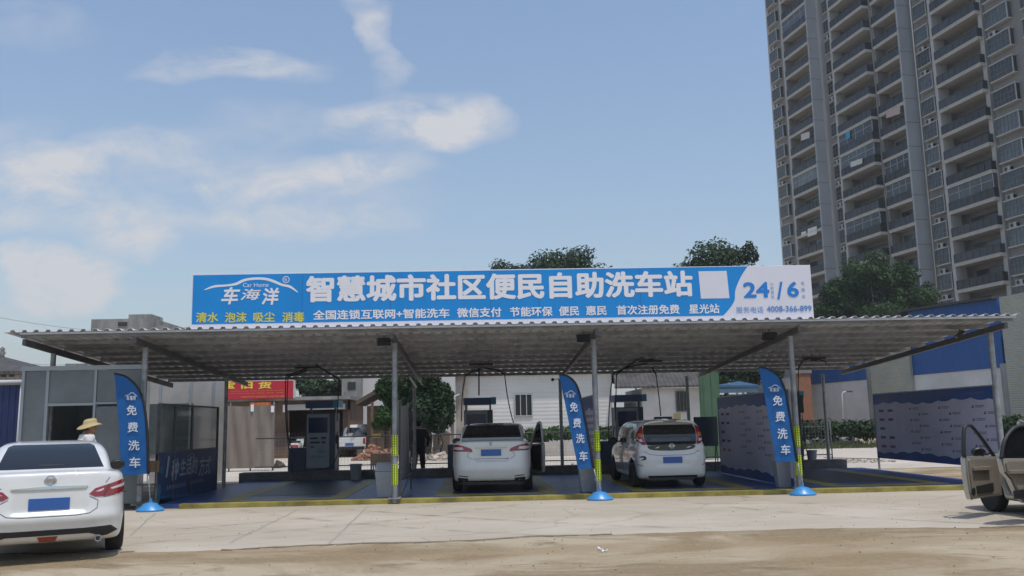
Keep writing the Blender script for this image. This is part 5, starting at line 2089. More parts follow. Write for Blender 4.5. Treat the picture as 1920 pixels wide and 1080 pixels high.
boom(576, 683, 23.5, 'black swing boom above the empty first bay', [([(576, 690), (556, 698), (536, 704)], [(535, 750), (537, 800), (543, 850), (549, 888)]), ([(576, 694), (556, 702), (540, 706)], [(538, 760), (541, 820), (553, 858)]),
                                          ([(592, 684), (612, 697), (636, 711)], [(634, 745), (632, 790)])])
boom(902, 680, 23.5, 'swing boom above the white sedan', [([(902, 690), (884, 698), (872, 705)], [(867, 740), (865, 790)]), ([(906, 690), (930, 693), (946, 701)], [(951, 740), (958, 775), (965, 800)]),
                                      ([(898, 690), (898, 740)], [(898, 742)])])
boom(1219, 668, 23.5, 'swing boom above the white hatchback with two arms to one side', [([(1214, 681), (1180, 688), (1150, 700)], [(1144, 740), (1141, 800), (1141, 832)]), ([(1206, 668), (1175, 688), (1156, 702)], [(1155, 740), (1154, 790)]),
                                       ([(1222, 688), (1230, 702)], [(1235, 740), (1239, 780)])])
boom(1526, 672, 23.5, 'swing boom in the right end bay', [([(1520, 672), (1505, 676), (1497, 690)], [(1497, 760), (1500, 820), (1505, 865)]), ([(1530, 672), (1548, 678)], [(1549, 684)])])
# lance stand hanging in bay four: dark box on a pole
t = thing('lance_stand', (at(1498, 800, 25.9).x, 25.9, 0.09), 'dark control box on a thin pole with hanging lances behind the right feather flag', 'lance stand')
mb = MB()
mb.box(-0.15, 0.15, -0.1, 0.1, 1.62, 2.15)
build('control_box', mb, M['black'], t, local=True, bevel=0.015)
mb = MB()
mb.tube([(0.04, 0, 0), (0.04, 0, 1.617)], 0.02, 8)
build('pole', mb, M['steel_dark'], t, local=True, smooth=True)
mb = MB()
mb.tube([(0.10, -0.05, 1.6), (0.12, -0.06, 0.8), (0.20, -0.06, 0.25)], 0.012, 8)
mb.tube([(0.0, -0.06, 1.6), (-0.03, -0.07, 0.7), (0.02, -0.07, 0.05)], 0.012, 8)
build('lance', mb, M['hose'], t, local=True, smooth=True)
# security camera on the back post
cpt = at(1036, 712, 26.0)
t = thing('security_camera', cpt, 'small dark security camera on the back post beside the middle feather flag', 'camera')
mb = MB()
mb.lathe([(0.03, -0.1), (0.045, -0.09), (0.045, 0.08), (0.03, 0.1), (0, 0.1)], 14, (0, 0, 0), 'y')
build('housing', mb, M['black'], t, local=True, smooth=True, auto=40)
mb = MB()
mb.beam((0.04, 0, 0), (0.2, 0.15, 0.03), 0.025, 0.025)
build('bracket', mb, M['white_print'], t, local=True)
# black boards standing right of the hatchback
for (x0, x1, y0, y1, Yq, lb) in ((1303, 1344, 781, 837, 25.2, 'black board standing on the floor beside the white hatchback, near the pale partition'),
                                 (1227, 1260, 781, 800, 25.6, 'low black board showing just above the roof of the white hatchback')):
    a, b = at(x0, y1, Yq), at(x1, y0, Yq)
    t = thing('display_board', ((a.x + b.x) / 2, Yq, 0.09), lb, 'board')
    mb = MB()
    mb.box(a.x, b.x, Yq - 0.02, Yq + 0.02, a.z, b.z)
    build('panel', mb, M['mach_side'], t, bevel=0.006)
    mb = MB()
    for x in (a.x + 0.06, b.x - 0.06):
        mb.tube([(x, Yq, a.z), (x, Yq - 0.15, 0.09)], 0.014, 6)
        mb.tube([(x, Yq + 0.021, a.z + 0.2), (x, Yq + 0.25, 0.09)], 0.014, 6)
    build('stand', mb, M['steel_dark'], t)

# wire fence behind the bays
t = thing('wire_fence', (1.8, 27.5, 0), 'thin wire mesh fence with rails behind the wash bays', 'fence')
mb = MB()
for k in range(178):
    x = -6.9 + k * 0.1
    mb.box(x - 0.0016, x + 0.0016, 27.498, 27.502, 0.05, 1.42)
for k in range(14):
    z = 0.05 + k * 0.105
    mb.box(-6.9, 10.9, 27.493, 27.497, z - 0.0016, z + 0.0016)
build('wire_mesh', mb, M['steel'], t, fix=False)
mb = MB()
for z in (0.42, 1.28):
    mb.tube([(-6.9, 27.53, z), (10.9, 27.53, z)], 0.018, 6)
for x in (-5.9, 10.9):
    mb.tube([(x, 27.53, 0), (x, 27.53, 1.45)], 0.02, 8)
build('rail', mb, M['steel_dark'], t, smooth=True)

# ------------------------------------------------------------------ grey cabin at the left
CY = 18.9
t = thing('panel_cabin', (at(155, 830, CY).x, CY, 0), 'grey cabin of frosted panels in metal frames at the left end of the carport', 'cabin')
zt = at(160, 690, CY).z
ax = {k: at(k, 760, CY).x for k in (42, 88, 178, 268, 222, 168)}
zd, zb = at(130, 759, CY).z, 0.0
panels = [(42, 88, 0.12, zt), (88, 178, zd + 0.04, zt), (178, 268, zd + 0.04, zt), (178, 268, 0.12, zd)]
for (a, b, z0, z1) in panels:
    mb = MB()
    mb.box(ax[a] + 0.03, ax[b] - 0.03, CY - 0.01, CY + 0.02, z0, z1 - 0.05)
    build('wall_panel', mb, M['pane_grey'], t)
mb = MB()
for k in (42, 88, 268):
    mb.box(ax[k] - 0.03, ax[k] + 0.03, CY - 0.035, CY + 0.035, 0, zt - 0.045)
mb.box(ax[178] - 0.025, ax[178] + 0.025, CY - 0.033, CY + 0.033, 0, zt - 0.045)
mb.box(ax[42] - 0.05, ax[268] + 0.05, CY - 0.05, CY + 0.05, zt - 0.043, zt + 0.05)
mb.box(ax[88] + 0.03, ax[178] - 0.025, CY - 0.03, CY + 0.03, zd - 0.02, zd + 0.035)
mb.box(ax[178] + 0.025, ax[268] - 0.03, CY - 0.03, CY + 0.03, zd - 0.0, zd + 0.038)
mb.box(ax[42] + 0.03, ax[88] - 0.03, CY - 0.03, CY + 0.03, 0.0, 0.12)
build('frame', mb, M['frame_grey'], t)
mb = MB()
mb.box(ax[42] - 0.04, ax[42] - 0.0, CY + 0.051, CY + 2.6, 0, zt - 0.05)
mb.box(ax[42], at(258, 760, CY + 2.6).x, CY + 2.6, CY + 2.65, 0, zt - 0.05)
build('back_wall', mb, M['pane_grey'], t)
mb = MB()
mb.box(ax[88] + 0.35, ax[178] - 0.1, CY + 1.6, CY + 1.65, 0, zd - 0.35)
build('inner_door', mb, mat('dark_inner_door', (0.06, 0.065, 0.065), 0.5), t)
# items by the cabin: stool and brown board at the flag
c = gp(256, 962)
t = thing('trolley', (c.x, 18.6, 0), 'small dark trolley with brown board next to the feather flag at the cabin', 'trolley')
mb = MB()
mb.box(-0.2, 0.12, -0.14, 0.14, 0.14, 0.17)
for x in (-0.18, 0.10):
    for y in (-0.12, 0.12):
        mb.tube([(x, y, 0.0), (x, y, 0.95 if y > 0 else 0.139)], 0.014, 6)
mb.box(-0.2, 0.12, -0.14, 0.14, 0.5, 0.53)
build('rack', mb, M['steel_dark'], t, local=True)
mb = MB()
mb.box(-0.16, 0.14, 0.14, 0.17, 0.75, 0.98)
build('board', mb, mat('brown_card', (0.20, 0.13, 0.07), 0.85), t, local=True)
# blue site panel at the far left
BYy = 20.5
t = thing('blue_container', (at(10, 800, BYy).x - 1.2, BYy, 0), 'dark blue metal container with white top edge at the far left', 'container')
xr, zc = at(38, 720, BYy).x, at(20, 722, BYy).z
mbx = MB()
mbx.box(xr - 3.2, xr, BYy, BYy + 2.4, 0.05, zc)
m_ = wave_bump(mat('navy_container_paint', (0.008, 0.022, 0.10), 0.4, var=0.15, vscale=1), 2.2, 'X', 0.03)
build('body', mbx, m_, t)
mb = MB()
mb.tube([(xr - 3.2, BYy - 0.06, zc + 0.06), (xr + 0.15, BYy - 0.06, zc + 0.06)], 0.055, 10)
mb.tube([(xr + 0.06, BYy - 0.05, zc + 0.01), (xr + 0.03, BYy - 0.05, 0.05)], 0.03, 8)
build('gutter', mb, mat('white_pvc', (0.5, 0.51, 0.52), 0.5), t, smooth=True)

# ------------------------------------------------------------------ foliage
def leafmat(name, c, c2, isl=0.35):
    return mat(name, c, 0.6, col2=c2, vscale=0.6, island=isl, transl=0.18, spec=0.3)


LM = {'dark': leafmat('dark_leaves', (0.016, 0.036, 0.014), (0.030, 0.060, 0.020)),
      'mid': leafmat('green_leaves', (0.025, 0.058, 0.018), (0.050, 0.098, 0.028)),
      'fresh': leafmat('fresh_leaves', (0.035, 0.085, 0.020), (0.075, 0.135, 0.03)),
      'far': leafmat('far_leaves', (0.024, 0.050, 0.022), (0.042, 0.076, 0.032))}
M['bark'] = mat('bark', (0.055, 0.042, 0.032), 0.9, var=0.3, vscale=6, bump=0.5, bscale=14)


def leaves(mb, blobs, n, size, seed, flat=0.75):
    rs = np.random.RandomState(seed)
    wts = np.array([b[3] * b[4] * b[5] for b in blobs]) ** 0.7
    wts = wts / wts.sum()
    pick = rs.choice(len(blobs), n, p=wts)
    for i in pick:
        cx, cy, cz, rx, ry, rz_ = blobs[i]
        d = rs.normal(size=3)
        d /= np.linalg.norm(d)
        r = rs.uniform(0.55, 1.04) if rs.rand() < 0.88 else rs.uniform(0, 0.6)
        p = V((cx + d[0] * rx * r, cy + d[1] * ry * r, cz + d[2] * rz_ * r))
        nn = (V(d) * 0.9 + V((0, 0, 0.35)) + V(rs.normal(size=3)) * 0.55).normalized()
        a = nn.orthogonal().normalized()
        a = (Matrix.Rotation(rs.uniform(0, 6.28), 3, nn) @ a)
        b = nn.cross(a)
        s = size * rs.uniform(0.6, 1.35)
        w = s * 0.5
        k = len(mb.v)
        mb.v += [tuple(p - a * s), tuple(p - b * w + nn * 0.15 * s), tuple(p + a * s), tuple(p + b * w + nn * 0.15 * s)]
        mb.f.append((k, k + 1, k + 2, k + 3))
        mb.m.append(0)


def crown_blobs(c, rx, ry, rz_, n, seed, sub=0.36):
    rs = np.random.RandomState(seed)
    out = [(c[0], c[1], c[2], rx * 0.62, ry * 0.62, rz_ * 0.66)]
    for k in range(n):
        d = rs.normal(size=3)
        d /= np.linalg.norm(d)
        if d[2] < -0.35:
            d[2] = -d[2] * 0.5
        q = rs.uniform(0.55, 0.95)
        s = sub * rs.uniform(0.55, 1.3)
        out.append((c[0] + d[0] * rx * q, c[1] + d[1] * ry * q, c[2] + d[2] * rz_ * q, rx * s, ry * s, rz_ * s * 0.85))
    return out


def tree(name, label, base, c, r, n, size, kind, seed, nb=22, group=None, trunk=0.2, cat='tree'):
    t = thing(name, base, label, cat, group)
    bl = crown_blobs(c, r[0], r[1], r[2], nb, seed)
    mb = MB()
    leaves(mb, bl, n, size, seed)
    build('crown', mb, LM[kind], t, fix=False)
    mb = MB()
    b = V(base)
    top = V(c) + V((0, 0, -r[2] * 0.2))
    rs = random.Random(seed)
    mid = b.lerp(top, 0.5) + V((rs.uniform(-0.2, 0.2), 0, 0))
    mb.tube([b, b.lerp(mid, 0.5), mid, top], trunk, 10, radii=[trunk * 1.25, trunk, trunk * 0.8, trunk * 0.35])
    for k in range(6):
        q = V(bl[1 + k][:3])
        s = b.lerp(top, rs.uniform(0.45, 0.8))
        mb.tube([s, s.lerp(q, 0.5) + V((0, 0, -0.15)), q], trunk * 0.3, 6, radii=[trunk * 0.42, trunk * 0.28, trunk * 0.1])
    build('trunk', mb, M['bark'], t, smooth=True)
    return t


def ptree(name, label, px, py, wpx, hpx, Y, n, size, kind, seed, nb=22, zbase=0.0, **k):
    """crown centred on a pixel with its width and height in pixels, at distance Y"""
    c = at(px, py, Y)
    s = Y / F_PX
    return tree(name, label, (c.x, Y, 0), tuple(c), (wpx * s / 2, wpx * s / 2 * 0.9, hpx * s / 2), n, size, kind, seed, nb, **k)


# the big banyan-like tree left of the warehouse: several crowns of one tree
c0 = at(1640, 560, 84)
s_ = 84 / F_PX
t = thing('broadleaf_tree', (c0.x, 84, 0), 'big round dark green tree in front of the grey tower block', 'tree', 'trees beyond the carport')
bl = []
for (px, py, w, h, sd) in ((1638, 530, 150, 120, 1), (1588, 560, 110, 105, 2), (1700, 565, 120, 110, 3), (1640, 600, 220, 110, 4), (1565, 600, 95, 90, 5), (1725, 600, 85, 90, 6), (1560, 560, 50, 70, 7)):
    c = at(px, py, 84 + (sd % 3 - 1) * 1.0)
    bl += crown_blobs(tuple(c), w * s_ / 2, w * s_ / 2, h * s_ / 2, 26, 40 + sd, 0.30)
mb = MB()
leaves(mb, bl, 52000, 0.145, 4)
build('crown', mb, LM['mid'], t, fix=False)
mb = MB()
b = V((c0.x, 84, 0))
mb.tube([b, b + V((0.1, 0, 2)), b + V((-0.1, 0, 5)), b + V((0, 0, 8))], 0.3, 10, radii=[0.45, 0.36, 0.28, 0.12])
for k in range(8):
    q = V(bl[3 + k * 18][:3])
    mb.tube([b + V((0, 0, 3.5 + 0.3 * k)), q], 0.1, 6, radii=[0.14, 0.04])
build('trunk', mb, M['bark'], t, smooth=True)
TG = 'trees beyond the carport'
ptree('broadleaf_tree', 'domed green tree top showing above the middle of the blue sign', 1066, 552, 204, 172, 75, 26000, 0.17, 'far', 11, 60, group=TG)
ptree('broadleaf_tree', 'small sparse tree top above the sign, beside the domed tree top', 941, 540, 128, 116, 75, 8500, 0.15, 'far', 12, 26, group=TG)
t = ptree('broadleaf_tree', 'wide tree top with a spiky tip above the right half of the sign', 1353, 556, 222, 172, 72, 28000, 0.17, 'far', 13, 60, group=TG)
c = at(1404, 478, 72)
mb = MB()
leaves(mb, [(c.x, c.y, c.z, 0.9, 0.8, 0.9), (c.x + 0.1, c.y, c.z + 0.7, 0.35, 0.4, 0.55), (c.x - 1.3, c.y, c.z - 0.1, 1.3, 1, 0.8)], 1100, 0.17, 77)
build('crown', mb, LM['far'], t, fix=False)
ptree('broadleaf_tree', 'green tree behind the red shop sign and the first machine', 600, 733, 120, 62, 66, 5000, 0.19, 'far', 14, 16, group=TG)
ptree('broadleaf_tree', 'dark bushy tree left of the white house, behind the man in black', 797, 762, 98, 152, 41, 15000, 0.11, 'dark', 15, 40, group=TG)
ptree('broadleaf_tree', 'lighter green tree between the tiled lean-to and the dark bushy tree', 738, 740, 70, 120, 44, 7500, 0.11, 'mid', 16, 26, group=TG, trunk=0.12)
ptree('shrub', 'fresh green shrub below the tiled lean-to roof', 722, 788, 44, 50, 43, 2600, 0.10, 'fresh', 17, 10, trunk=0.05, cat='shrub')
ptree('shrub', 'dark shrub at the foot of the dark bushy tree, behind the man in black', 775, 800, 62, 62, 40.5, 4200, 0.10, 'dark', 21, 18, trunk=0.05, cat='shrub')
ptree('shrub', 'dark shrub at the foot of the dark bushy tree, next to the old annex', 822, 792, 44, 70, 40.8, 3400, 0.10, 'dark', 22, 16, trunk=0.05, cat='shrub')
ptree('broadleaf_tree', 'dark tree over the tiled roof of the small white house', 1210, 708, 130, 60, 56, 6000, 0.17, 'dark', 18, 18, group=TG)
ptree('broadleaf_tree', 'dark tree behind the blue stall roofs', 1400, 705, 110, 70, 66, 4500, 0.18, 'dark', 19, 14, group=TG)
ptree('broadleaf_tree', 'green tree between the balcony house and the tiled lean-to', 660, 735, 50, 60, 66, 1500, 0.18, 'far', 20, 10, group=TG)


def hedge(name, label, x0, x1, y, z0, z1, d, n, size, kind, seed, base=None, cat='hedge'):
    t = thing(name, ((x0 + x1) / 2, y, 0), label, cat)
    rs = random.Random(seed)
    bl = []
    k = max(3, int((x1 - x0) / 0.55))
    for i in range(k):
        f = (i + 0.5) / k
        bl.append((x0 + (x1 - x0) * f, y + d / 2 + rs.uniform(-0.1, 0.1), (z0 + z1) / 2 + rs.uniform(-0.05, 0.07), 0.5, d / 2, (z1 - z0) / 2 * rs.uniform(0.85, 1.15)))
    mb = MB()
    leaves(mb, bl, n, size, seed)
    build('foliage', mb, LM[kind], t, fix=False)
    return t


h0, h1 = at(985, 820, 42.5), at(1172, 820, 42.5)
hedge('hedge', 'clipped green hedge in the planter in front of the white house', h0.x, h1.x, 42.3, at(1060, 828, 42.5).z, at(1060, 799, 42.5).z, 0.8, 3800, 0.10, 'fresh', 31)
mb = MB()
mb.box(h0.x - 1.4, h1.x + 0.4, 42.0, 42.14, 0, at(1060, 829, 42).z)
mb.box(h0.x - 1.4, h1.x + 0.4, 42.14, 43.6, 0, at(1060, 831, 42).z)
tag(build('planter', mb, mat('pale_planter', (0.42, 0.39, 0.35), 0.85, var=0.2, vscale=1.5)), 'low pale planter wall below the hedge of the white house', 'planter')

# ------------------------------------------------------------------ houses behind, left to right
M['wall_white'] = mat('white_wall', (0.60, 0.585, 0.56), 0.8, var=0.08, vscale=0.8)
M['wall_grey'] = mat('weathered_wall', (0.25, 0.245, 0.235), 0.85, var=0.35, vscale=0.9, stretch=(1, 1, 0.35), bump=0.3, bscale=8)
M['wall_brown'] = mat('brown_wall', (0.13, 0.085, 0.06), 0.85, var=0.3, vscale=1.2, bump=0.3, bscale=10)
M['tile_dark'] = wave_bump(mat('dark_roof_tiles', (0.075, 0.07, 0.068), 0.85, var=0.35, vscale=2), 1.4, 'X', 0.05)
M['win_dark'] = mat('dark_window', (0.018, 0.022, 0.024), 0.1)
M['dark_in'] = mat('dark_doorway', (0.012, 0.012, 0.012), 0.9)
M['frame_w'] = mat('white_window_frame', (0.42, 0.42, 0.41), 0.5)


def window(parent, x0, x1, z0, z1, y, fm=None, bars=2, name='window', d=0.07):
    mb = MB()
    f = 0.05
    mb.box(x0, x1, y - d, y + 0.02, z0, z0 + f)
    mb.box(x0, x1, y - d, y + 0.02, z1 - f, z1)
    mb.box(x0, x0 + f, y - d, y + 0.02, z0 + f, z1 - f)
    mb.box(x1 - f, x1, y - d, y + 0.02, z0 + f, z1 - f)
    for k in range(1, bars):
        x = x0 + (x1 - x0) * k / bars
        mb.box(x - 0.02, x + 0.02, y - d * 0.9, y, z0 + f, z1 - f)
    w = build(name, mb, fm or M['frame_w'], parent)
    mb = MB()
    mb.box(x0 + f, x1 - f, y - 0.02, y + 0.01, z0 + f, z1 - f)
    build('pane', mb, M['win_dark'], w)
    return w


# far rooftop block
Y = 75
a, b = at(171, 606, Y), at(302, 590, Y)
t = thing('concrete_block', ((a.x + b.x) / 2, Y, 0), 'weathered concrete building top rising behind the left roof of the carport', 'building')
mb = MB()
mb.box(a.x, b.x - 0.6, Y, Y + 8, 0, b.z - 0.3)
build('wall', mb, M['wall_grey'], t)
mb = MB()
mb.box(at(238, 600, Y).x, b.x - 0.9, Y + 0.3, Y + 3, b.z - 0.298, b.z + 0.1)
mb.box(b.x - 0.597, b.x + 0.8, Y + 0.2, Y + 6, 0, b.z - 0.9)
build('parapet', mb, M['wall_grey'], t)
mb = MB()
mb.box(at(222, 600, Y).x, at(239, 600, Y).x, Y - 0.06, Y - 0.01, at(230, 611, Y).z, at(230, 604, Y).z)
build('window', mb, M['win_dark'], t)
Y = 52
a, b = at(118, 690, Y), at(200, 672, Y)
t = thing('flat_roof_house', ((a.x + b.x) / 2, Y, 0), 'pale flat roofed house behind the grey cabin', 'house')
mb = MB()
mb.box(at(164, 680, Y).x, b.x, Y, Y + 6, 0, b.z)
build('wall', mb, mat('pale_render', (0.42, 0.41, 0.40), 0.8, var=0.15), t)
mb = MB()
mb.box(a.x, at(163.5, 680, Y).x, Y + 0.2, Y + 6, 0, at(140, 686, Y).z)
mb.box(at(118, 680, Y).x, at(139, 680, Y).x, Y + 0.3, Y + 0.6, at(140, 686, Y).z, at(130, 681, Y).z)
mb.box(at(143, 680, Y).x, at(160, 680, Y).x, Y + 0.3, Y + 0.6, at(140, 686, Y).z, at(150, 681, Y).z)
build('annex', mb, M['wall_grey'], t)
# old house with tiled hip roof, far left
Y = 44
a, b = at(-60, 690, Y), at(44, 695, Y)
t = thing('tiled_house', (a.x, Y, 0), 'old house with grey tiled hip roof at the far left edge', 'house')
mb = MB()
ze = at(20, 697, Y).z
mb.box(a.x - 4, at(37, 700, Y).x, Y, Y + 6, 0, ze)
build('wall', mb, mat('old_plaster', (0.34, 0.33, 0.31), 0.85, var=0.25), t)
mb = MB()
rxp, zr = at(4, 668, Y + 3), at(4, 668, Y + 3).z
mb.add([(a.x - 5, Y - 0.6, ze), (b.x + 0.3, Y - 0.6, ze), (b.x + 0.3, Y + 6.6, ze), (a.x - 5, Y + 6.6, ze), (a.x - 3, Y + 3, zr), (rxp.x, Y + 3, zr),
        (a.x - 5, Y - 0.6, ze - 0.15), (b.x + 0.3, Y - 0.6, ze - 0.15), (b.x + 0.3, Y + 6.6, ze - 0.15), (a.x - 5, Y + 6.6, ze - 0.15)],
       [(0, 1, 5, 4), (1, 2, 5), (2, 3, 4, 5), (3, 0, 4), (0, 6, 7, 1), (1, 7, 8, 2), (2, 8, 9, 3), (3, 9, 6, 0), (6, 9, 8, 7)])
ro = build('roof', mb, M['tile_dark'], t)
mb = MB()
c = at(4, 666, Y + 3)
mb.lathe([(0.16, -0.15), (0.10, 0.0), (0.17, 0.12), (0.08, 0.25), (0.14, 0.33), (0.0, 0.46)], 12, tuple(c))
build('finial', mb, M['wall_grey'], ro, smooth=True)
mb = MB()
mb.box(at(2, 704, Y).x, at(12, 704, Y).x, Y - 0.05, Y - 0.01, at(8, 707, Y).z, at(8, 699, Y).z)
mb.box(at(18, 704, Y).x, at(27, 704, Y).x, Y - 0.05, Y - 0.01, at(8, 707, Y).z, at(8, 699, Y).z)
build('window', mb, M['win_dark'], t)
# white sheet wall and tarpaulin fence behind the first bay
Y = 28.0
a, b = at(277, 846, Y), at(421, 712, Y)
t = thing('sheet_wall', ((a.x + b.x) / 2, Y, 0), 'pale sheet wall behind the glass side of the first bay', 'wall')
mb = MB()
mb.box(a.x, b.x, Y, Y + 0.06, 0, b.z)
build('sheet', mb, mat('pale_dusty_sheet', (0.36, 0.345, 0.325), 0.75, var=0.2, vscale=0.8), t)
mb = MB()
for px in (300, 357, 400):
    mb.box(at(px, 780, Y).x - 0.03, at(px, 780, Y).x + 0.03, Y - 0.05, Y - 0.003, 0, b.z - 0.05)
build('batten', mb, M['frame_grey'], t)
mb = MB()
mb.box(at(281, 770, Y).x, at(362, 770, Y).x, Y - 0.04, Y - 0.004, at(320, 850, Y).z, at(320, 757, Y).z)
build('dark_panel', mb, mat('green_grey_panel', (0.075, 0.09, 0.085), 0.5, var=0.35, vscale=1.1), t)
Y = 34
a, b = at(415, 878, Y), at(516, 758, Y)
t = thing('tarpaulin_fence', ((a.x + b.x) / 2, Y, 0), 'brown grey tarpaulin stretched on poles in front of the shop', 'fence')
mb = MB()
vs, fs = [], []
NX, NZ = 30, 14
for lay in (0, 1):
    for i in range(NX + 1):
        for k in range(NZ + 1):
            x = a.x + (b.x - a.x) * i / NX
            zt_ = b.z - 0.06 * math.sin(math.pi * i / NX) + (0.12 if i < 3 else 0)
            vs.append((x, Y + 0.035 * math.sin(i * 0.9 + 0.3 * k) + lay * 0.006, 0.12 + (zt_ - 0.12) * k / NZ))
q = (NX + 1) * (NZ + 1)
for lay in (0, 1):
    for i in range(NX):
        for k in range(NZ):
            o = lay * q + i * (NZ + 1) + k
            fs.append((o, o + 1, o + NZ + 2, o + NZ + 1))
build('tarpaulin', MB().add(vs, fs), mat('brown_tarpaulin', (0.165, 0.130, 0.105), 0.85, col2=(0.25, 0.215, 0.185), vscale=1.0, stretch=(2.2, 1, 0.5)), t, smooth=True)
mb = MB()
for px in (430, 470, 512):
    x = at(px, 800, Y).x
    mb.tube([(x, Y + 0.09, 0), (x, Y + 0.09, b.z + 0.1)], 0.03, 8)
build('pole', mb, M['steel_dark'], t, smooth=True)
mb = MB()
for px, py, hh in ((473, 765, 13), (511, 767, 12)):
    p0, p1 = at(px - 3, py + hh / 2, Y - 0.06), at(px + 3, py - hh / 2, Y - 0.06)
    mb.box(p0.x, p1.x, Y - 0.066, Y - 0.06, p0.z, p1.z)
build('white_tag', mb, M['white_print'], t)
# shop with the red sign
Y = 48
xl, xr = at(330, 760, Y).x, at(652, 760, Y).x
t = thing('shop_building', ((xl + xr) / 2, Y, 0), 'low brown shop building under the red shop sign', 'shop')
ztop = at(500, 752, Y).z
dx0, dx1 = at(541, 800, Y).x, at(577, 800, Y).x
dz = at(560, 769, Y).z
mb = MB()
mb.box(xl, dx0, Y, Y + 0.3, 0, ztop)
mb.box(dx1 + 2.2, xr, Y, Y + 0.3, 0, ztop)
mb.box(dx0, dx1 + 2.2, Y, Y + 0.3, dz, ztop)
mb.box(xl, xr, Y + 6, Y + 6.3, 0, ztop)
mb.box(xl, xl + 0.3, Y + 0.3, Y + 6, 0, ztop)
mb.box(xr - 0.3, xr, Y + 0.3, Y + 6, 0, ztop)
build('wall', mb, M['wall_brown'], t)
mb = MB()
mb.box(xl - 0.2, xr + 0.2, Y - 0.5, Y + 6.5, ztop + 0.003, ztop + 0.18)
build('roof', mb, M['wall_grey'], t)
mb = MB()
mb.box(dx0 - 0.05, dx1 + 2.0, Y - 0.1, Y - 0.003, dz - 0.0, dz + 0.3)
build('lintel', mb, mat('pale_lintel', (0.45, 0.45, 0.44), 0.7), t)
mb = MB()
mb.box(at(531, 770, Y).x, at(535, 770, Y).x, Y - 0.12, Y - 0.05, at(533, 773, Y).z, at(533, 759, Y).z)
build('lamp', mb, M['white_print'], t)
Ys = 47.3
a, b = at(395, 749.5, Ys), at(550, 713, Ys)
t = thing('shop_sign', ((a.x + b.x) / 2, Ys, a.z), 'red shop sign with yellow lettering behind the first bay', 'sign')
mb = MB()
mb.box(a.x, b.x, Ys, Ys + 0.12, a.z, b.z)
build('panel', mb, mat('red_sign_vinyl', (0.42, 0.012, 0.03), 0.5), t, bevel=0.02)
mb = MB()


def st(s, x0, y0, x1, y1, bold):
    p0, p1 = at(x0, y1, Ys), at(x1, y0, Ys)
    text_into(mb, s, lambda u, v: (p0.x + u, Ys - 0.006, p0.z + v), p1.x - p0.x, p1.z - p0.z, bold)


st('宝', 419, 715.5, 441, 729, 0.04)
st('旧', 452, 715.5, 474, 729, 0.04)
st('货', 484, 715.5, 509, 729, 0.04)
build('lettering', mb, mat('sign_yellow', (0.72, 0.55, 0.05), 0.5), t, fix=False)
mb = MB()
st('回收旧冰箱 空调 彩电 家具 洗衣机', 433, 731, 534, 734.5, 0.0)
st('高价回收厨具 桌椅 货架 电脑', 431, 735.5, 532, 739, 0.0)
st('18377130801收旧货', 452, 741, 534, 746, 0.005)
build('small_print', mb, mat('sign_orange', (0.60, 0.28, 0.05), 0.5), t, fix=False)
mb = MB()
mb.box(b.x + 0.002, b.x + 0.1, Ys + 0.01, Ys + 0.11, a.z, b.z)
build('end_strip', mb, M['frame_w'], t)
t = thing('shop_notice', (at(487, 757, 47.3).x, 47.3, at(487, 762, 47.3).z), 'small orange notice hanging below the red shop sign', 'notice')
mb = MB()
p0, p1 = at(468, 762, 47.3), at(508, 754, 47.3)
mb.box(p0.x, p1.x, 47.3, 47.34, p0.z, p1.z)
build('panel', mb, mat('orange_notice', (0.40, 0.05, 0.02), 0.6), t)
mb = MB()
text_into(mb, '专业回收', lambda u, v: (p0.x + 0.1 + u, 47.294, p0.z + 0.04 + v), p1.x - p0.x - 0.2, 0.15, 0.01)
build('lettering', mb, mat('notice_yellow', (0.6, 0.3, 0.05), 0.6), t, fix=False)
# balcony house
Y = 64
a, b = at(640, 800, Y), at(735, 700, Y)
t = thing('balcony_house', ((a.x + b.x) / 2, Y, 0), 'grey house with balcony behind the pickup truck', 'house')
mb = MB()
xm = at(678, 760, Y).x
mb.box(a.x, xm, Y, Y + 6, 0, b.z + 2)
build('wall', mb, M['wall_grey'], t)
mb = MB()
mb.box(xm + 0.003, b.x + 5, Y + 0.6, Y + 6, 0, b.z + 1.6)
build('side_wall', mb, mat('bright_render', (0.55, 0.54, 0.53), 0.8), t)
mb = MB()
p0, p1 = at(652, 731, Y), at(667, 716, Y)
mb.box(p0.x, p1.x, Y - 0.05, Y - 0.004, p0.z, p1.z)
build('window', mb, M['win_dark'], t)
mb = MB()
p0, p1 = at(648, 754, Y), at(677, 733, Y)
mb.box(p0.x, p1.x, Y - 0.9, Y - 0.003, p0.z, p0.z + 0.15)
mb.box(p0.x, p1.x, Y - 0.9, Y - 0.78, p0.z + 0.152, p0.z + 0.7)
build('balcony', mb, M['wall_grey'], t)
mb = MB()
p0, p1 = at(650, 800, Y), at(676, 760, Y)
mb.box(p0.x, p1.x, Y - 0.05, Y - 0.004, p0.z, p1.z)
build('doorway', mb, M['dark_in'], t)
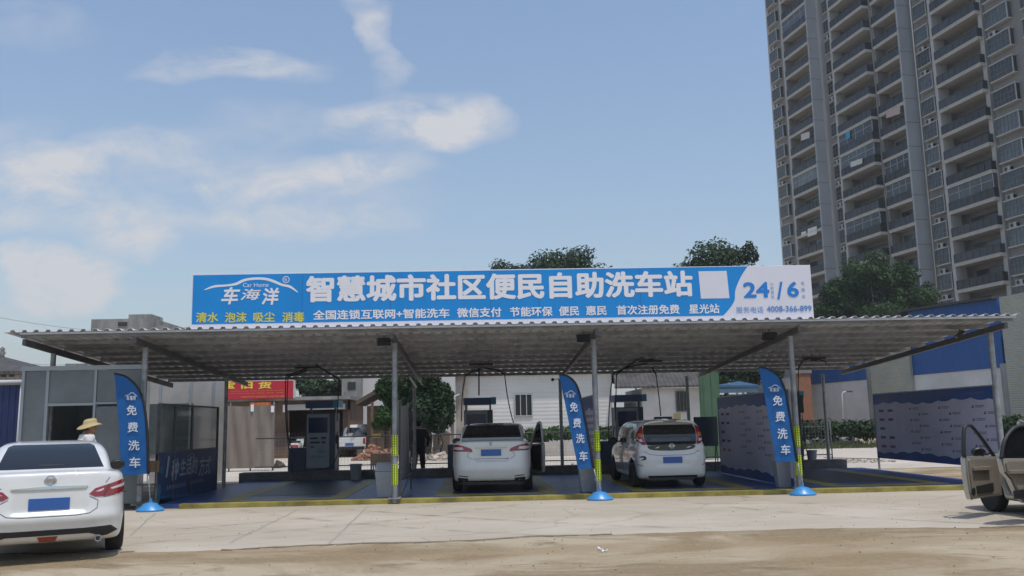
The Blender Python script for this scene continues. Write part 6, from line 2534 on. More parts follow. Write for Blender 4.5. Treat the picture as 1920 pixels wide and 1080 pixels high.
# tiled lean-to
Y = 46
t = thing('tiled_leanto', (at(705, 800, Y).x, Y, 0), 'old lean-to with sloping brown tiled roof beside the trees', 'shed')
P0, P1, P2, P3 = at(667, 752, Y), at(736, 712, Y), at(736, 740, Y), at(668, 765, Y)
mb = MB()
mb.extr([P0, P1, P1 + V((0, 0, -0.25)), P0 + V((0, 0, -0.2))], (0, 4, 0))
build('roof', mb, mat('brown_tiles', (0.10, 0.072, 0.055), 0.9, var=0.35, vscale=3, bump=0.4, bscale=12), t)
mb = MB()
mb.box(P0.x + 0.5, P1.x, Y + 0.6, Y + 3.6, 0, P0.z - 0.25)
build('wall', mb, M['wall_brown'], t)
mb = MB()
for px in (697, 733):
    x = at(px, 790, Y).x
    mb.box(x - 0.07, x + 0.07, Y + 0.1, Y + 0.24, 0, P0.z - 0.25 + (0.2 if px == 697 else 0.7))
build('post', mb, mat('old_wood', (0.15, 0.10, 0.07), 0.9), t)
# yellow notices on a post
Y = 44.5
c = at(705, 815, Y)
t = thing('yellow_notice', (c.x, Y, 0), 'two small yellow notices on a post by the rubble', 'notice')
for (y0, y1) in ((797, 790), (821, 813)):
    p0, p1 = at(698, y0, Y), at(714, y1, Y)
    mb = MB()
    mb.box(p0.x, p1.x, Y, Y + 0.03, p0.z, p1.z)
    build('plate', mb, mat('yellow_notice_paint', (0.55, 0.36, 0.02), 0.6), t)
mb = MB()
mb.tube([(c.x, Y + 0.06, 0), (c.x, Y + 0.06, at(705, 788, Y).z)], 0.03, 6)
build('post', mb, M['steel_dark'], t)
# white prefab house
Y = 45
a, b = at(876, 850, Y), at(1146, 700, Y)
t = thing('white_house', ((a.x + b.x) / 2, Y, 0), 'white boarded house with dark window behind the second and third bays', 'house')
ze = at(1000, 701, Y).z
mw = wave_bump(mat('white_boards', (0.64, 0.62, 0.585), 0.75, var=0.07, vscale=0.5), 1.65, 'Z', 0.012, 0.5)
mb = MB()
mb.box(a.x, b.x, Y, Y + 6, 0, ze)
build('wall', mb, mw, t)
mb = MB()
mb.extr([(a.x - 0.3, Y - 0.35, ze + 0.003), (b.x + 0.25, Y - 0.35, ze + 0.003), (b.x + 0.25, Y + 3, ze + 0.5), (a.x - 0.3, Y + 3, ze + 0.5)], (0, 0, 0.08))
mb.extr([(a.x - 0.3, Y + 6.3, ze + 0.003), (b.x + 0.25, Y + 6.3, ze + 0.003), (b.x + 0.25, Y + 3.003, ze + 0.5), (a.x - 0.3, Y + 3.003, ze + 0.5)], (0, 0, 0.08))
build('roof', mb, mat('pale_roof_edge', (0.5, 0.49, 0.47), 0.7), t)
p0, p1 = at(965, 781, Y), at(998, 738, Y)
window(t, p0.x, p1.x, p0.z, p1.z, Y, bars=3)
Y = 44
a, b = at(838, 850, Y), at(876, 703, Y)
t = thing('weathered_annex', ((a.x + b.x) / 2, Y, 0), 'stained old annex with awning at the left end of the white house', 'annex')
mb = MB()
mb.box(a.x + 0.45, b.x, Y, Y + 5, 0, b.z)
build('wall', mb, mat('stained_plaster', (0.46, 0.43, 0.39), 0.85, col2=(0.20, 0.15, 0.115), vscale=0.9), t)
mb = MB()
q0, q1 = at(833, 751, Y - 1), at(858, 742, Y - 1)
mb.extr([(q0.x, Y - 1, q0.z), (q1.x, Y - 1, q1.z), (q1.x + 0.1, Y - 0.01, q1.z + 0.1), (q0.x + 0.1, Y - 0.01, q0.z + 0.1)], (0, 0, 0.05))
build('awning', mb, M['wall_white'], t)
mb = MB()
mb.extr([(a.x - 0.4, Y - 0.4, b.z + 0.003), (b.x, Y - 0.4, b.z + 0.003), (b.x, Y + 5.2, b.z + 0.4), (a.x - 0.4, Y + 5.2, b.z + 0.4)], (0, 0, 0.1))
build('roof', mb, M['wall_white'], t)
mb = MB()
mb.box(at(845, 800, Y).x, at(852, 800, Y).x, Y - 0.3, Y - 0.1, 0, at(848, 760, Y).z)
build('column', mb, M['wall_grey'], t)
# small white house with tiled roof
Y = 44
a, b = at(1208, 850, Y), at(1318, 726, Y)
t = thing('small_house', ((a.x + b.x) / 2, Y, 0), 'small white house with dark tiled roof and barred window behind the hatchback', 'house')
mb = MB()
mb.box(a.x, b.x, Y, Y + 5, 0, b.z)
build('wall', mb, mat('patchy_white_wall', (0.58, 0.565, 0.54), 0.85, col2=(0.40, 0.37, 0.33), vscale=0.5), t)
mb = MB()
zr = b.z + 1.6
mb.extr([(at(1150, 730, Y).x, Y - 0.45, b.z + 0.0), (b.x + 0.3, Y - 0.45, b.z + 0.0), (b.x + 0.1, Y + 2.5, zr), (at(1165, 730, Y).x, Y + 2.5, zr)], (0, 0, 0.1))
build('roof', mb, M['tile_dark'], t)
p0, p1 = at(1268, 772, Y), at(1287, 733, Y)
window(t, p0.x, p1.x, p0.z, p1.z, Y, fm=M['steel_dark'], bars=3)
mb = MB()
mb.box(at(1196, 800, Y).x, a.x - 0.003, Y + 0.2, Y + 4, 0, at(1200, 738, Y).z)
build('side_wall', mb, mat('grey_side_wall', (0.16, 0.15, 0.145), 0.85, var=0.2), t)
mb = MB()
p0, p1 = at(1264, 786, Y), at(1276, 775, Y)
mb.box(p0.x, p1.x, Y - 0.03, Y - 0.004, p0.z, p1.z)
build('notice', mb, mat('yellow_paper', (0.33, 0.25, 0.10), 0.7), t)
# green cabin
Y = 35
a, b = at(1320, 850, Y), at(1347, 690, Y)
t = thing('green_panel', ((a.x + b.x) / 2, Y, 0), 'tall faded green metal panel beside the small white house', 'panel')
mb = MB()
mb.box(a.x, b.x, Y, Y + 0.3, 0.05, b.z + 0.6)
m_ = mat('faded_green_paint', (0.042, 0.098, 0.047), 0.6, col2=(0.075, 0.13, 0.078), vscale=1.5)
build('body', mb, m_, t, bevel=0.02)
mb = MB()
mb.box(a.x + 0.1, a.x + 0.12, Y - 0.02, Y - 0.002, 0.1, b.z + 0.5)
mb.box(a.x + 0.42, a.x + 0.44, Y - 0.02, Y - 0.002, 0.1, b.z + 0.5)
build('seam', mb, mat('green_seam', (0.05, 0.12, 0.06), 0.6), t)
# market stall roofs
Y = 54
t = thing('market_stall', (at(1385, 800, Y).x, Y, 0), 'open stall with light blue roof between the green panel and the partition banner', 'stall')
mb = MB()
P0, P1 = at(1346, 722, Y), at(1424, 722, Y)
P2 = at(1385, 703, Y + 2)
mb.add([(P0.x, Y, P0.z), (P1.x, Y, P1.z), (P1.x, Y + 4, P0.z), (P0.x, Y + 4, P0.z), (P2.x, Y + 2, P0.z + 0.3), (P0.x, Y, P0.z - 0.15), (P1.x, Y, P1.z - 0.15), (P1.x, Y + 4, P0.z - 0.15), (P0.x, Y + 4, P0.z - 0.15)],
       [(0, 1, 4), (1, 2, 4), (2, 3, 4), (3, 0, 4), (0, 5, 6, 1), (1, 6, 7, 2), (2, 7, 8, 3), (3, 8, 5, 0)])
build('roof', mb, mat('stall_blue', (0.04, 0.10, 0.19), 0.5, var=0.3), t)
mb = MB()
q0, q1 = at(1348, 737, Y), at(1422, 727, Y)
mb.box(q0.x, q1.x, Y + 0.1, Y + 0.15, q0.z, q1.z)
build('awning', mb, mat('stall_pale_blue', (0.14, 0.24, 0.32), 0.5), t)
mb = MB()
for px in (1350, 1386, 1397, 1421):
    x = at(px, 760, Y).x
    mb.box(x - 0.06, x + 0.06, Y + 0.2, Y + 0.32, 0, q0.z - 0.002)
    mb.box(x - 0.06, x + 0.06, Y + 3.6, Y + 3.72, 0, q0.z - 0.002)
build('post', mb, M['frame_w'], t)
mb = MB()
mb.box(q0.x, q1.x, Y + 3.8, Y + 3.9, 0, q0.z)
mb.box(at(1370, 760, Y).x, at(1392, 760, Y).x, Y + 1.0, Y + 1.8, 0, at(1380, 742, Y).z)
build('counter', mb, mat('stall_dark', (0.05, 0.05, 0.05), 0.8, var=0.4, vscale=2), t)
# ------------------------------------------------------------------ far vehicles, rubble, cart
PICK = dict(
    H=1.72, k=0.08, kc=0.08,
    low=[(0.05, 0.45), (0.0, 0.60), (0.02, 1.05), (0.10, 1.10), (1.6, 1.10), (2.6, 1.08), (3.7, 1.02), (4.6, 0.95), (4.9, 0.75), (4.9, 0.45), (4.6, 0.36), (2.5, 0.36), (0.6, 0.38)],
    cab=[(1.62, 0.9), (1.66, 1.3), (1.80, 1.62), (2.1, 1.70), (2.9, 1.72), (3.4, 1.45), (3.85, 1.0), (3.8, 0.8), (2.5, 0.7)],
    sec_low=[(0.66, 0.34), (0.82, 0.40), (0.88, 0.60), (0.89, 0.85), (0.87, 1.05), (0.7, 1.12), (0.3, 1.12)],
    sec_cab=[(0.85, 0.7), (0.83, 1.05), (0.75, 1.4), (0.68, 1.62), (0.5, 1.70), (0.25, 1.72)],
    plan_low=[(0.4, -0.01), (0.80, 0.02), (0.88, 0.15), (0.89, 1.5), (0.89, 3.5), (0.84, 4.4), (0.6, 4.85), (0.25, 4.92)],
    plan_cab=[(0.4, 1.55), (0.75, 1.6), (0.83, 1.9), (0.84, 3.0), (0.7, 3.8), (0.2, 3.9)],
    wheels=[(0.95, 0.36), (3.95, 0.36)])


def pick_bed(Fv, X, Y, Z):
    return np.maximum(Fv, -np.maximum(np.maximum(np.abs(X) - 0.78, np.abs(Y - 0.85) - 0.72), 0.62 - Z))


PICK['cuts'] = [pick_bed]
c = at(655, 843, 46.5)
Pk = Car('pickup_truck', 'white pickup truck with loaded bed parked in the yard beyond the first machine', (c.x, 46.5, 0), R(-6), 4.9, 1.78, PICK, M['car_white'], 0.04, cat='pickup truck')
Pk.rear('rear_window', [(-0.6, 1.2), (0.6, 1.2), (0.55, 1.52), (-0.55, 1.52)], M['car_glass'], off=0.01, step=0.1)
Pk.rear('tail_light', [(0.70, 0.70), (0.88, 0.70), (0.88, 1.0), (0.72, 1.0)], M['lamp_red'], off=0.012, step=0.06, both=True)
Pk.rear('bumper', [(-0.8, 0.42), (0.8, 0.42), (0.8, 0.56), (-0.8, 0.56)], M['trim'], off=0.02, step=0.1)
Pk.plate(-0.22, 0.22, 0.60, 0.74)
Pk.side('side_window', [(1.95, 1.15), (2.0, 1.55), (2.85, 1.58), (3.5, 1.15)], M['car_glass'], step=0.1)
rs = random.Random(4)
t = thing('sack', Pk.t.matrix_basis @ V((0.35, 0.85, 0.68)), 'grey covered load heaped on the bed of the pickup truck', 'load')
mb = MB()
for (x, y, z, r_) in ((0, 0, 0.30, 0.42), (0.2, 0.2, 0.55, 0.36), (-0.45, -0.1, 0.22, 0.34), (0.25, -0.15, 0.75, 0.24)):
    n0 = len(mb.v)
    mb.lathe([(0, -r_)] + [(r_ * math.cos(a) * rs.uniform(0.9, 1.1), r_ * math.sin(a)) for a in [-1.2, -0.7, -0.2, 0.3, 0.8, 1.2]] + [(0, r_)], 14, (x, y, z))
    for i in range(n0, len(mb.v)):
        p = mb.v[i]
        mb.v[i] = (p[0] + rs.uniform(-0.03, 0.03), p[1] + rs.uniform(-0.03, 0.03), max(p[2], -0.05) + rs.uniform(-0.03, 0.03))
build('cover', mb, mat('grey_cover', (0.22, 0.22, 0.21), 0.8, var=0.3, vscale=4), t, local=True, smooth=True)
c = at(552, 838, 46.6)
t = thing('scooter', (c.x, 46.6, 0), 'small white scooter with red tail lamp parked before the dark shop doorway', 'scooter')
mb = MB()
bo = [(-0.17, 0.36), (0.17, 0.36), (0.235, 0.50), (0.25, 0.66), (0.19, 0.80), (-0.19, 0.80), (-0.25, 0.66), (-0.235, 0.50)]
mb.extr([(a, 0, b_) for a, b_ in bo], (0, 0.9, 0))
mb.extr([(-0.12, 0.9, 0.30), (0.12, 0.9, 0.30), (0.12, 0.9, 0.42), (-0.12, 0.9, 0.42)], (0, 0.45, 0))
mb.extr([(-0.2, 1.36, 0.30), (0.2, 1.36, 0.30), (0.2, 1.44, 1.0), (-0.2, 1.44, 1.0)], (0, 0.08, 0))
bd = build('body', mb, M['car_white'], t, local=True, bevel=0.04)
mb = MB()
mb.box(-0.20, 0.20, -0.02, 0.05, 0.56, 0.70)
build('tail_light', mb, M['lamp_red'], t, local=True, bevel=0.015)
mb = MB()
mb.box(-0.16, 0.16, 0.05, 0.85, 0.803, 0.90)
build('seat', mb, M['black'], t, local=True, bevel=0.03)
for y in (0.35, 1.65):
    mb = MB()
    mb.lathe([(0.12, -0.05), (0.22, -0.05), (0.25, 0), (0.22, 0.05), (0.12, 0.05)], 24, (0, y, 0.25), 'x')
    mb.lathe([(0.0, 0.02), (0.12, 0.02)], 16, (0, y, 0.25), 'x')
    build('wheel', mb, M['rubber'], t, local=True, smooth=True, auto=40)
mb = MB()
mb.tube([(-0.34, 1.36, 1.06), (-0.1, 1.42, 1.10), (0.1, 1.42, 1.10), (0.34, 1.36, 1.06)], 0.018, 6)
mb.tube([(0, 1.42, 1.08), (0, 1.62, 0.3)], 0.025, 6)
build('handlebar', mb, M['black'], t, local=True, smooth=True)

M['brick'] = mat('broken_brick', (0.30, 0.15, 0.095), 0.9, island=0.45, bump=0.3)
M['rubble'] = mat('pale_rubble', (0.42, 0.36, 0.30), 0.9, island=0.35, bump=0.3)


def heap(name, label, px0, px1, py0, Y, hgt, n, size, m, seed, depth=1.6, flat=0.0):
    a, b = at(px0, py0, Y), at(px1, py0, Y)
    rs = random.Random(seed)
    mb = MB()
    for k in range(n):
        u, w = rs.uniform(-1, 1), rs.uniform(-1, 1)
        x = (a.x + b.x) / 2 + u * (b.x - a.x) / 2
        y = Y + depth * 0.5 * w
        env = max(0, 1 - u * u) * max(0, 1 - w * w) * (0.75 + 0.3 * math.sin(u * 7 + seed))
        z = hgt * env * rs.uniform(0.55, 1.0) + size * 0.2
        s = size * rs.uniform(0.5, 1.4)
        m4 = Matrix.Translation((x, y, z)) @ Matrix.Rotation(rs.uniform(0, 6.28), 4, 'Z') @ Matrix.Rotation(rs.uniform(-0.7, 0.7), 4, 'X') @ Matrix.Rotation(rs.uniform(-0.7, 0.7), 4, 'Y')
        q = MB().box(-s, s, -s * 0.55, s * 0.55, -s * 0.4, s * 0.4).move(m4)
        mb.add(q.v, q.f)
    nx = 18
    vs = []
    for i in range(nx + 1):
        for k in range(nx + 1):
            u, w = -1 + 2 * i / nx, -1 + 2 * k / nx
            env = max(0, 1 - u * u) * max(0, 1 - w * w) * (0.75 + 0.3 * math.sin(u * 7 + seed))
            vs.append(((a.x + b.x) / 2 + u * (b.x - a.x) / 2, Y + depth * 0.5 * w, hgt * env * 0.75 - 0.01))
    mb.add(vs, [(i * (nx + 1) + k, (i + 1) * (nx + 1) + k, (i + 1) * (nx + 1) + k + 1, i * (nx + 1) + k + 1) for i in range(nx) for k in range(nx)])
    o = build(name, mb, m, fix=False)
    tag(o, label, 'rubble', None, 'stuff')
    return o


heap('brick_rubble', 'reddish brick rubble heap right of the pickup truck', 668, 745, 840, 43.0, 0.75, 300, 0.12, M['brick'], 3, 2.5)
heap('brick_rubble', 'low reddish rubble heap between the man in black and the bushy tree', 800, 850, 835, 43.5, 0.5, 160, 0.13, M['brick'], 4, 2.0)
heap('concrete_rubble', 'pale concrete rubble on the yard behind the man in black', 770, 850, 850, 41.0, 0.35, 160, 0.15, M['rubble'], 5, 2.0)
heap('concrete_rubble', 'low grey rubble against the rear kerb behind the man in black', 795, 845, 890, 28.6, 0.25, 110, 0.06, M['rubble'], 6, 1.2)
heap('concrete_rubble', 'pale rubble strip behind the kerb below the hedge', 1000, 1145, 880, 28.9, 0.22, 260, 0.06, M['rubble'], 7, 1.2)
heap('concrete_rubble', 'small dark rubble by the tarpaulin fence', 515, 530, 850, 36.5, 0.35, 60, 0.09, mat('dark_rubble', (0.10, 0.08, 0.065), 0.9, island=0.4), 8, 0.8)
heap('concrete_rubble', 'low rubble on the yard to the right of the third bay', 1560, 1660, 870, 31.0, 0.08, 90, 0.05, M['rubble'], 9, 2.0)
# leaning boards and cartons by the rubble
for (x0, x1, y0, y1, Yq, m_, lb, nm) in ((795, 808, 800, 822, 42.5, mat('brown_board', (0.24, 0.17, 0.12), 0.8), 'brown board leaning against the dark bushy tree', 'board'),
                                       (828, 845, 808, 830, 42.2, mat('tan_carton', (0.34, 0.26, 0.19), 0.8), 'tan carton standing beside the old annex', 'carton'),
                                       (812, 826, 815, 832, 42.0, mat('tan_crate', (0.27, 0.20, 0.15), 0.8), 'brown crate between the leaning board and the tan carton', 'crate')):
    a, b = at(x0, y1, Yq), at(x1, y0, Yq)
    mb = MB()
    if nm == 'board':
        mb.extr([(a.x, Yq, 0), (b.x, Yq, 0), (b.x - 0.1, Yq + 0.3, b.z), (a.x - 0.1, Yq + 0.3, b.z - 0.1)], (0.0, 0.05, 0))
    else:
        mb.box(a.x, b.x, Yq, Yq + 0.5, 0.006, b.z)
        if nm == 'carton':
            mb.extr([(a.x, Yq - 0.01, b.z + 0.002), (b.x, Yq - 0.01, b.z + 0.002), (b.x + 0.03, Yq - 0.18, b.z - 0.12), (a.x, Yq - 0.18, b.z - 0.12)], (0, 0, 0.02))
        else:
            for k in range(3):
                mb.box(a.x - 0.012, b.x + 0.012, Yq - 0.014, Yq - 0.002, 0.05 + k * b.z * 0.33, 0.05 + k * b.z * 0.33 + 0.08)
    tag(build(nm, mb, m_, bevel=0.006), lb, nm)
# flat hand cart behind the kerb
Y = 29.0
c = at(717, 870, Y)
t = thing('hand_cart', (c.x, Y, 0), 'old wooden hand cart behind the rear kerb beside the second post', 'hand cart')
w_ = 17 * Y / F_PX
mb = MB()
mb.box(-w_, w_, -0.3, 0.3, 0.42, 0.72)
build('box', mb, mat('old_cart_wood', (0.10, 0.075, 0.055), 0.9, var=0.3), t, local=True, bevel=0.01)
mb = MB()
for x in (-w_ + 0.03, w_ - 0.1):
    for y in (-0.25, 0.25):
        mb.tube([(x, y, 0.42), (x + 0.04 * (1 if x < 0 else -1), y, 0.0)], 0.022, 6)
mb.tube([(-w_ - 0.02, -0.28, 0.2), (-w_ - 0.02, -0.28, 0.78)], 0.03, 8)
mb.box(-w_ + 0.02, w_ - 0.02, -0.3, 0.3, 0.39, 0.418)
build('undercarriage', mb, M['steel_dark'], t, local=True)
for y in (-0.34, 0.34):
    mb = MB()
    mb.lathe([(0.10, -0.025), (0.17, -0.03), (0.19, 0), (0.17, 0.03), (0.10, 0.025)], 20, (0.05, y, 0.19), 'y')
    mb.lathe([(0.0, 0.01), (0.10, 0.01)], 20, (0.05, y, 0.19), 'y')
    build('wheel', mb, M['rubber'], t, local=True, smooth=True, auto=40)

# ------------------------------------------------------------------ blue and cream warehouse on the right
wd = V((0.165, -1.0, 0)).normalized()          # along the wall, towards the viewer
# reference point: foot of the wall seen at x 1890, 51 m away
p0_ = at(1890, 800, 51.0)
W0 = V((p0_.x, 51.0, 0)) - wd * 24
wang = math.atan2(wd.y, wd.x)
wh = thing('warehouse', W0, 'long warehouse with blue panels, cream ribbed bays and white lower wall at the right', 'warehouse', None, wang)
wn_ = V((wd.y, -wd.x, 0))                      # outward (towards the carport)
Wi = Matrix.Rotation(-wang, 4, 'Z') @ Matrix.Translation(-W0)


def wp(px, py, out=0.0):
    """point of the warehouse wall under a pixel, in the warehouse's own axes (x along, y inward, z up)"""
    v = ray(px, py)
    P0 = W0 + wn_ * out
    tt = (P0 - EYEP).dot(wn_) / v.dot(wn_)
    return Wi @ (EYEP + v * tt)


M['wh_blue'] = wave_bump(mat('warehouse_blue', (0.012, 0.085, 0.29), 0.5, var=0.08, vscale=0.4), 1.1, 'X', 0.02, 0.5)
M['wh_cream'] = wave_bump(mat('cream_ribbed_sheet', (0.40, 0.40, 0.33), 0.55, var=0.08, vscale=0.5), 2.4, 'Z', 0.03, 1.0)
M['wh_white'] = mat('warehouse_white', (0.70, 0.685, 0.67), 0.8, col2=(0.55, 0.53, 0.51), vscale=0.35)
M['teal'] = mat('teal_base_paint', (0.09, 0.19, 0.165), 0.7, var=0.15)
xs_ = {k: wp(k, 740).x for k in (1518, 1634, 1641, 1717, 1890, 1897)}
zb1 = wp(1720, 703).z                     # lower edge of the blue panels
zc = wp(1718, 600).z
xs_[1897] = wp(1892, 740, 0.5).x
xe = xs_[1897] + 14
zlow = wp(1720, 690).z
# solid walls
mb = MB()
mb.box(xs_[1518], xs_[1634], 0, 8, 0.62, wp(1575, 716).z)
mb.box(xs_[1717], xs_[1890], 0, 8, 0.62, zb1)
build('white_wall', mb, M['wh_white'], wh, local=True)
mb = MB()
mb.box(xs_[1518], xs_[1634], -0.02, 8, 0, 0.618)
mb.box(xs_[1717], xs_[1890] + 0.5, -0.02, 8, 0, 0.618)
build('teal_base', mb, M['teal'], wh, local=True)
mb = MB()
mb.box(xs_[1518], xs_[1634] - 0.01, -0.06, 8, wp(1575, 716).z + 0.004, wp(1575, 660).z)
# main blue field with a sloping top edge (gable)
zt_l, zt_r = wp(1705, 584).z, wp(1882, 558).z
mb.extr([(xs_[1717] + 0.01, -0.06, zb1 + 0.004), (xs_[1890] - 0.02, -0.06, zb1 + 0.004), (xs_[1890] - 0.02, -0.06, zt_r), (xs_[1717] + 0.01, -0.06, zt_l)], (0, 8, 0))
build('blue_cladding', mb, M['wh_blue'], wh, local=True)
mb = MB()
mb.box(xs_[1641], xs_[1717], -0.25, 7.5, 0.0, zt_l - 1.3)
build('cream_bay', mb, M['wh_cream'], wh, local=True)
mb = MB()
mb.box(xs_[1897], xe, -0.5, 7.5, 0.0, wp(1905, 551, 0.5).z)
build('cream_bay', mb, M['wh_cream'], wh, local=True)
mb = MB()
mb.box(xs_[1634] + 0.005, xs_[1641] - 0.005, -0.3, 7, 0, zt_l - 1.2)
build('pier', mb, M['wall_grey'], wh, local=True)
mb = MB()
mb.box(xs_[1890] + 0.005, xs_[1897] - 0.005, -0.35, 7, 0, zb1 + 0.2)
build('pier', mb, M['wall_grey'], wh, local=True)
mb = MB()
mb.extr([(xs_[1634] - 3, -0.4, zt_l - 1.19), (xs_[1717] + 0.02, -0.4, zt_l + 0.004), (xs_[1717] + 0.02, -0.4, zt_l + 0.16), (xs_[1634] - 3, -0.4, zt_l - 1.03)], (0, 8.5, 0))
mb.extr([(xs_[1717] + 0.03, -0.4, zt_l + 0.004), (xs_[1890] - 0.03, -0.4, zt_r + 0.004), (xs_[1890] - 0.03, -0.4, zt_r + 0.16), (xs_[1717] + 0.03, -0.4, zt_l + 0.16)], (0, 8.5, 0))
build('roof_edge', mb, mat('dark_roof_edge', (0.05, 0.05, 0.05), 0.7), wh, local=True)
# clay pillar at the far end
Y = 66
a, b = at(1499, 790, Y), at(1519, 694, Y)
t = thing('clay_pillar', ((a.x + b.x) / 2, Y, 0), 'ochre clay pillar at the far end of the warehouse', 'pillar')
mb = MB()
mb.box(a.x, b.x, Y, Y + 0.8, 0.3, b.z - 0.25)
build('shaft', mb, mat('ochre_clay', (0.28, 0.13, 0.075), 0.85, var=0.12), t, bevel=0.02)
mb = MB()
mb.box(a.x - 0.08, b.x + 0.08, Y - 0.08, Y + 0.88, 0, 0.298)
mb.box(a.x - 0.08, b.x + 0.08, Y - 0.08, Y + 0.88, b.z - 0.248, b.z + 0.3)
build('cap', mb, M['wall_grey'], t, bevel=0.02)
# grey wall behind flag 3
Y = 70
a, b = at(1440, 790, Y), at(1499, 694, Y)
t = thing('grey_shed', ((a.x + b.x) / 2, Y, 0), 'plain grey shed beyond the clay pillar', 'shed')
mb = MB()
mb.box(a.x, b.x, Y, Y + 5, 0, b.z + 0.5)
build('wall', mb, M['wall_grey'], t)
mb = MB()
mb.box(a.x - 0.3, b.x + 0.3, Y - 0.3, Y + 5.3, b.z + 0.503, b.z + 0.7)
build('roof', mb, M['tile_dark'], t)
# street lamp
Y = 52
b_, t_ = at(1581, 800, Y), at(1579, 738, Y)
t = thing('street_lamp', (b_.x, Y, 0), 'thin pale street lamp in front of the white warehouse wall', 'street lamp')
mb = MB()
mb.tube([(b_.x, Y, 0), (t_.x, Y, t_.z), (t_.x + 0.1, Y, t_.z + 0.1), (t_.x + 0.35, Y, t_.z + 0.12)], 0.035, 8)
build('pole', mb, M['wall_white'], t, smooth=True)
mb = MB()
mb.box(t_.x + 0.25, t_.x + 0.62, Y - 0.1, Y + 0.1, t_.z + 0.07, t_.z + 0.16)
build('lamp_head', mb, M['steel_dark'], t, bevel=0.02)
# dry hedge and grass bank along the road
h0, h1 = at(1490, 820, 46), at(1650, 820, 46)
hedge('hedge', 'dull dark hedge along the road in front of the white warehouse wall', h0.x, h1.x + 12, 46, 0.35, at(1570, 786, 46).z, 1.4, 9500, 0.12, 'dark', 41)
rs = np.random.RandomState(8)
mb = MB()
gx0, gx1 = h0.x - 1, h1.x + 14
for k in range(5200):
    x, y = rs.uniform(gx0, gx1), rs.uniform(43.6, 46.0)
    hh = rs.uniform(0.12, 0.42) * (0.5 + 0.5 * (y - 43.6) / 2.4)
    dx_, w = rs.uniform(-0.12, 0.12), 0.03
    mb.add([(x - w, y, 0), (x + w, y, 0), (x + dx_, y + rs.uniform(-0.1, 0.1), hh)], [(0, 1, 2)])
tag(build('grass', mb, leafmat('bank_grass', (0.045, 0.07, 0.02), (0.10, 0.105, 0.04)), fix=False), kind='stuff')
heap('junk_heap', 'pale junk heaped on top of the dark hedge bank', 1500, 1600, 795, 48.2, 1.15, 260, 0.16, mat('grey_junk', (0.25, 0.25, 0.24), 0.8, island=0.6), 21, 2.2)
heap('junk_heap', 'grey junk heap behind the silver car under the cream warehouse bay', 1880, 1990, 800, 36.0, 1.5, 320, 0.15, mat('dark_junk', (0.13, 0.13, 0.115), 0.8, island=0.7), 22, 2.0)
mb = MB()
for (yy) in (880, 858):
    P = [at(x, yy + (x - 1545) * 0.022, 30 if yy == 858 else 27.5) for x in (1545, 1600, 1650)]
    mb.tube([(p.x, p.y, p.z) for p in P], 0.015, 6)
for px in (1560, 1648):
    q = at(px, 858, 30)
    mb.tube([(q.x, 30, 0), (q.x, 30, q.z + 0.05)], 0.018, 6)
tag(build('guard_rail', mb, M['steel_dark']), 'two thin dark rails across the yard beyond the right end bay', 'rail')

# ------------------------------------------------------------------ tower block
T_D = V((0.196, -1.0, 0)).normalized()          # along the facade, towards the viewer
tp = at(1464, 400, 131.0)
T0 = V((tp.x, 131.0, 0))
tang = math.atan2(T_D.y, T_D.x)
tower = thing('tower_block', T0, 'tall grey residential tower block with stacked balconies at the upper right', 'tower block', None, tang)
tn = V((T_D.y, -T_D.x, 0))                      # outward
Ti = Matrix.Rotation(-tang, 4, 'Z') @ Matrix.Translation(-T0)


def tt(px, y=0.0, py=390):
    v = ray(px, py)
    P0 = T0 - tn * y
    k = (P0 - EYEP).dot(tn) / v.dot(tn)
    return (Ti @ (EYEP + v * k)).x


M['tw_wall'] = mat('tower_wall', (0.245, 0.24, 0.228), 0.85, var=0.14, vscale=0.25, stretch=(1, 1, 0.4))
M['tw_end'] = mat('tower_end_wall', (0.36, 0.375, 0.39), 0.8, var=0.08, vscale=0.2)
M['tw_trim'] = mat('tower_trim', (0.47, 0.455, 0.42), 0.8, var=0.1)
M['tw_rail'] = mat('tower_railing', (0.024, 0.026, 0.030), 0.45, var=0.3, vscale=0.5)
M['tw_glass'] = mat('tower_glass', (0.035, 0.045, 0.05), 0.15, var=0.5, vscale=0.35)
M['tw_pane'] = mat('tower_pane', (0.13, 0.15, 0.155), 0.25, var=0.4, vscale=0.5)
M['tw_frame'] = mat('tower_window_frame', (0.34, 0.34, 0.33), 0.5)
M['ac'] = mat('ac_white', (0.42, 0.42, 0.40), 0.6)


def obj_random(m, lo, hi):
    """every flat's glass has its own tone: curtains, blinds, dust"""
    nt = m.node_tree
    p = nt.nodes['Principled BSDF']
    oi = nt.nodes.new('ShaderNodeObjectInfo')
    mr = nt.nodes.new('ShaderNodeMapRange')
    mr.inputs[3].default_value = lo
    mr.inputs[4].default_value = hi
    nt.links.new(oi.outputs['Random'], mr.inputs[0])
    hs = nt.nodes.new('ShaderNodeHueSaturation')
    nt.links.new(mr.outputs[0], hs.inputs['Value'])
    src = p.inputs['Base Color'].links[0].from_socket
    nt.links.new(src, hs.inputs['Color'])
    nt.links.new(hs.outputs[0], p.inputs['Base Color'])


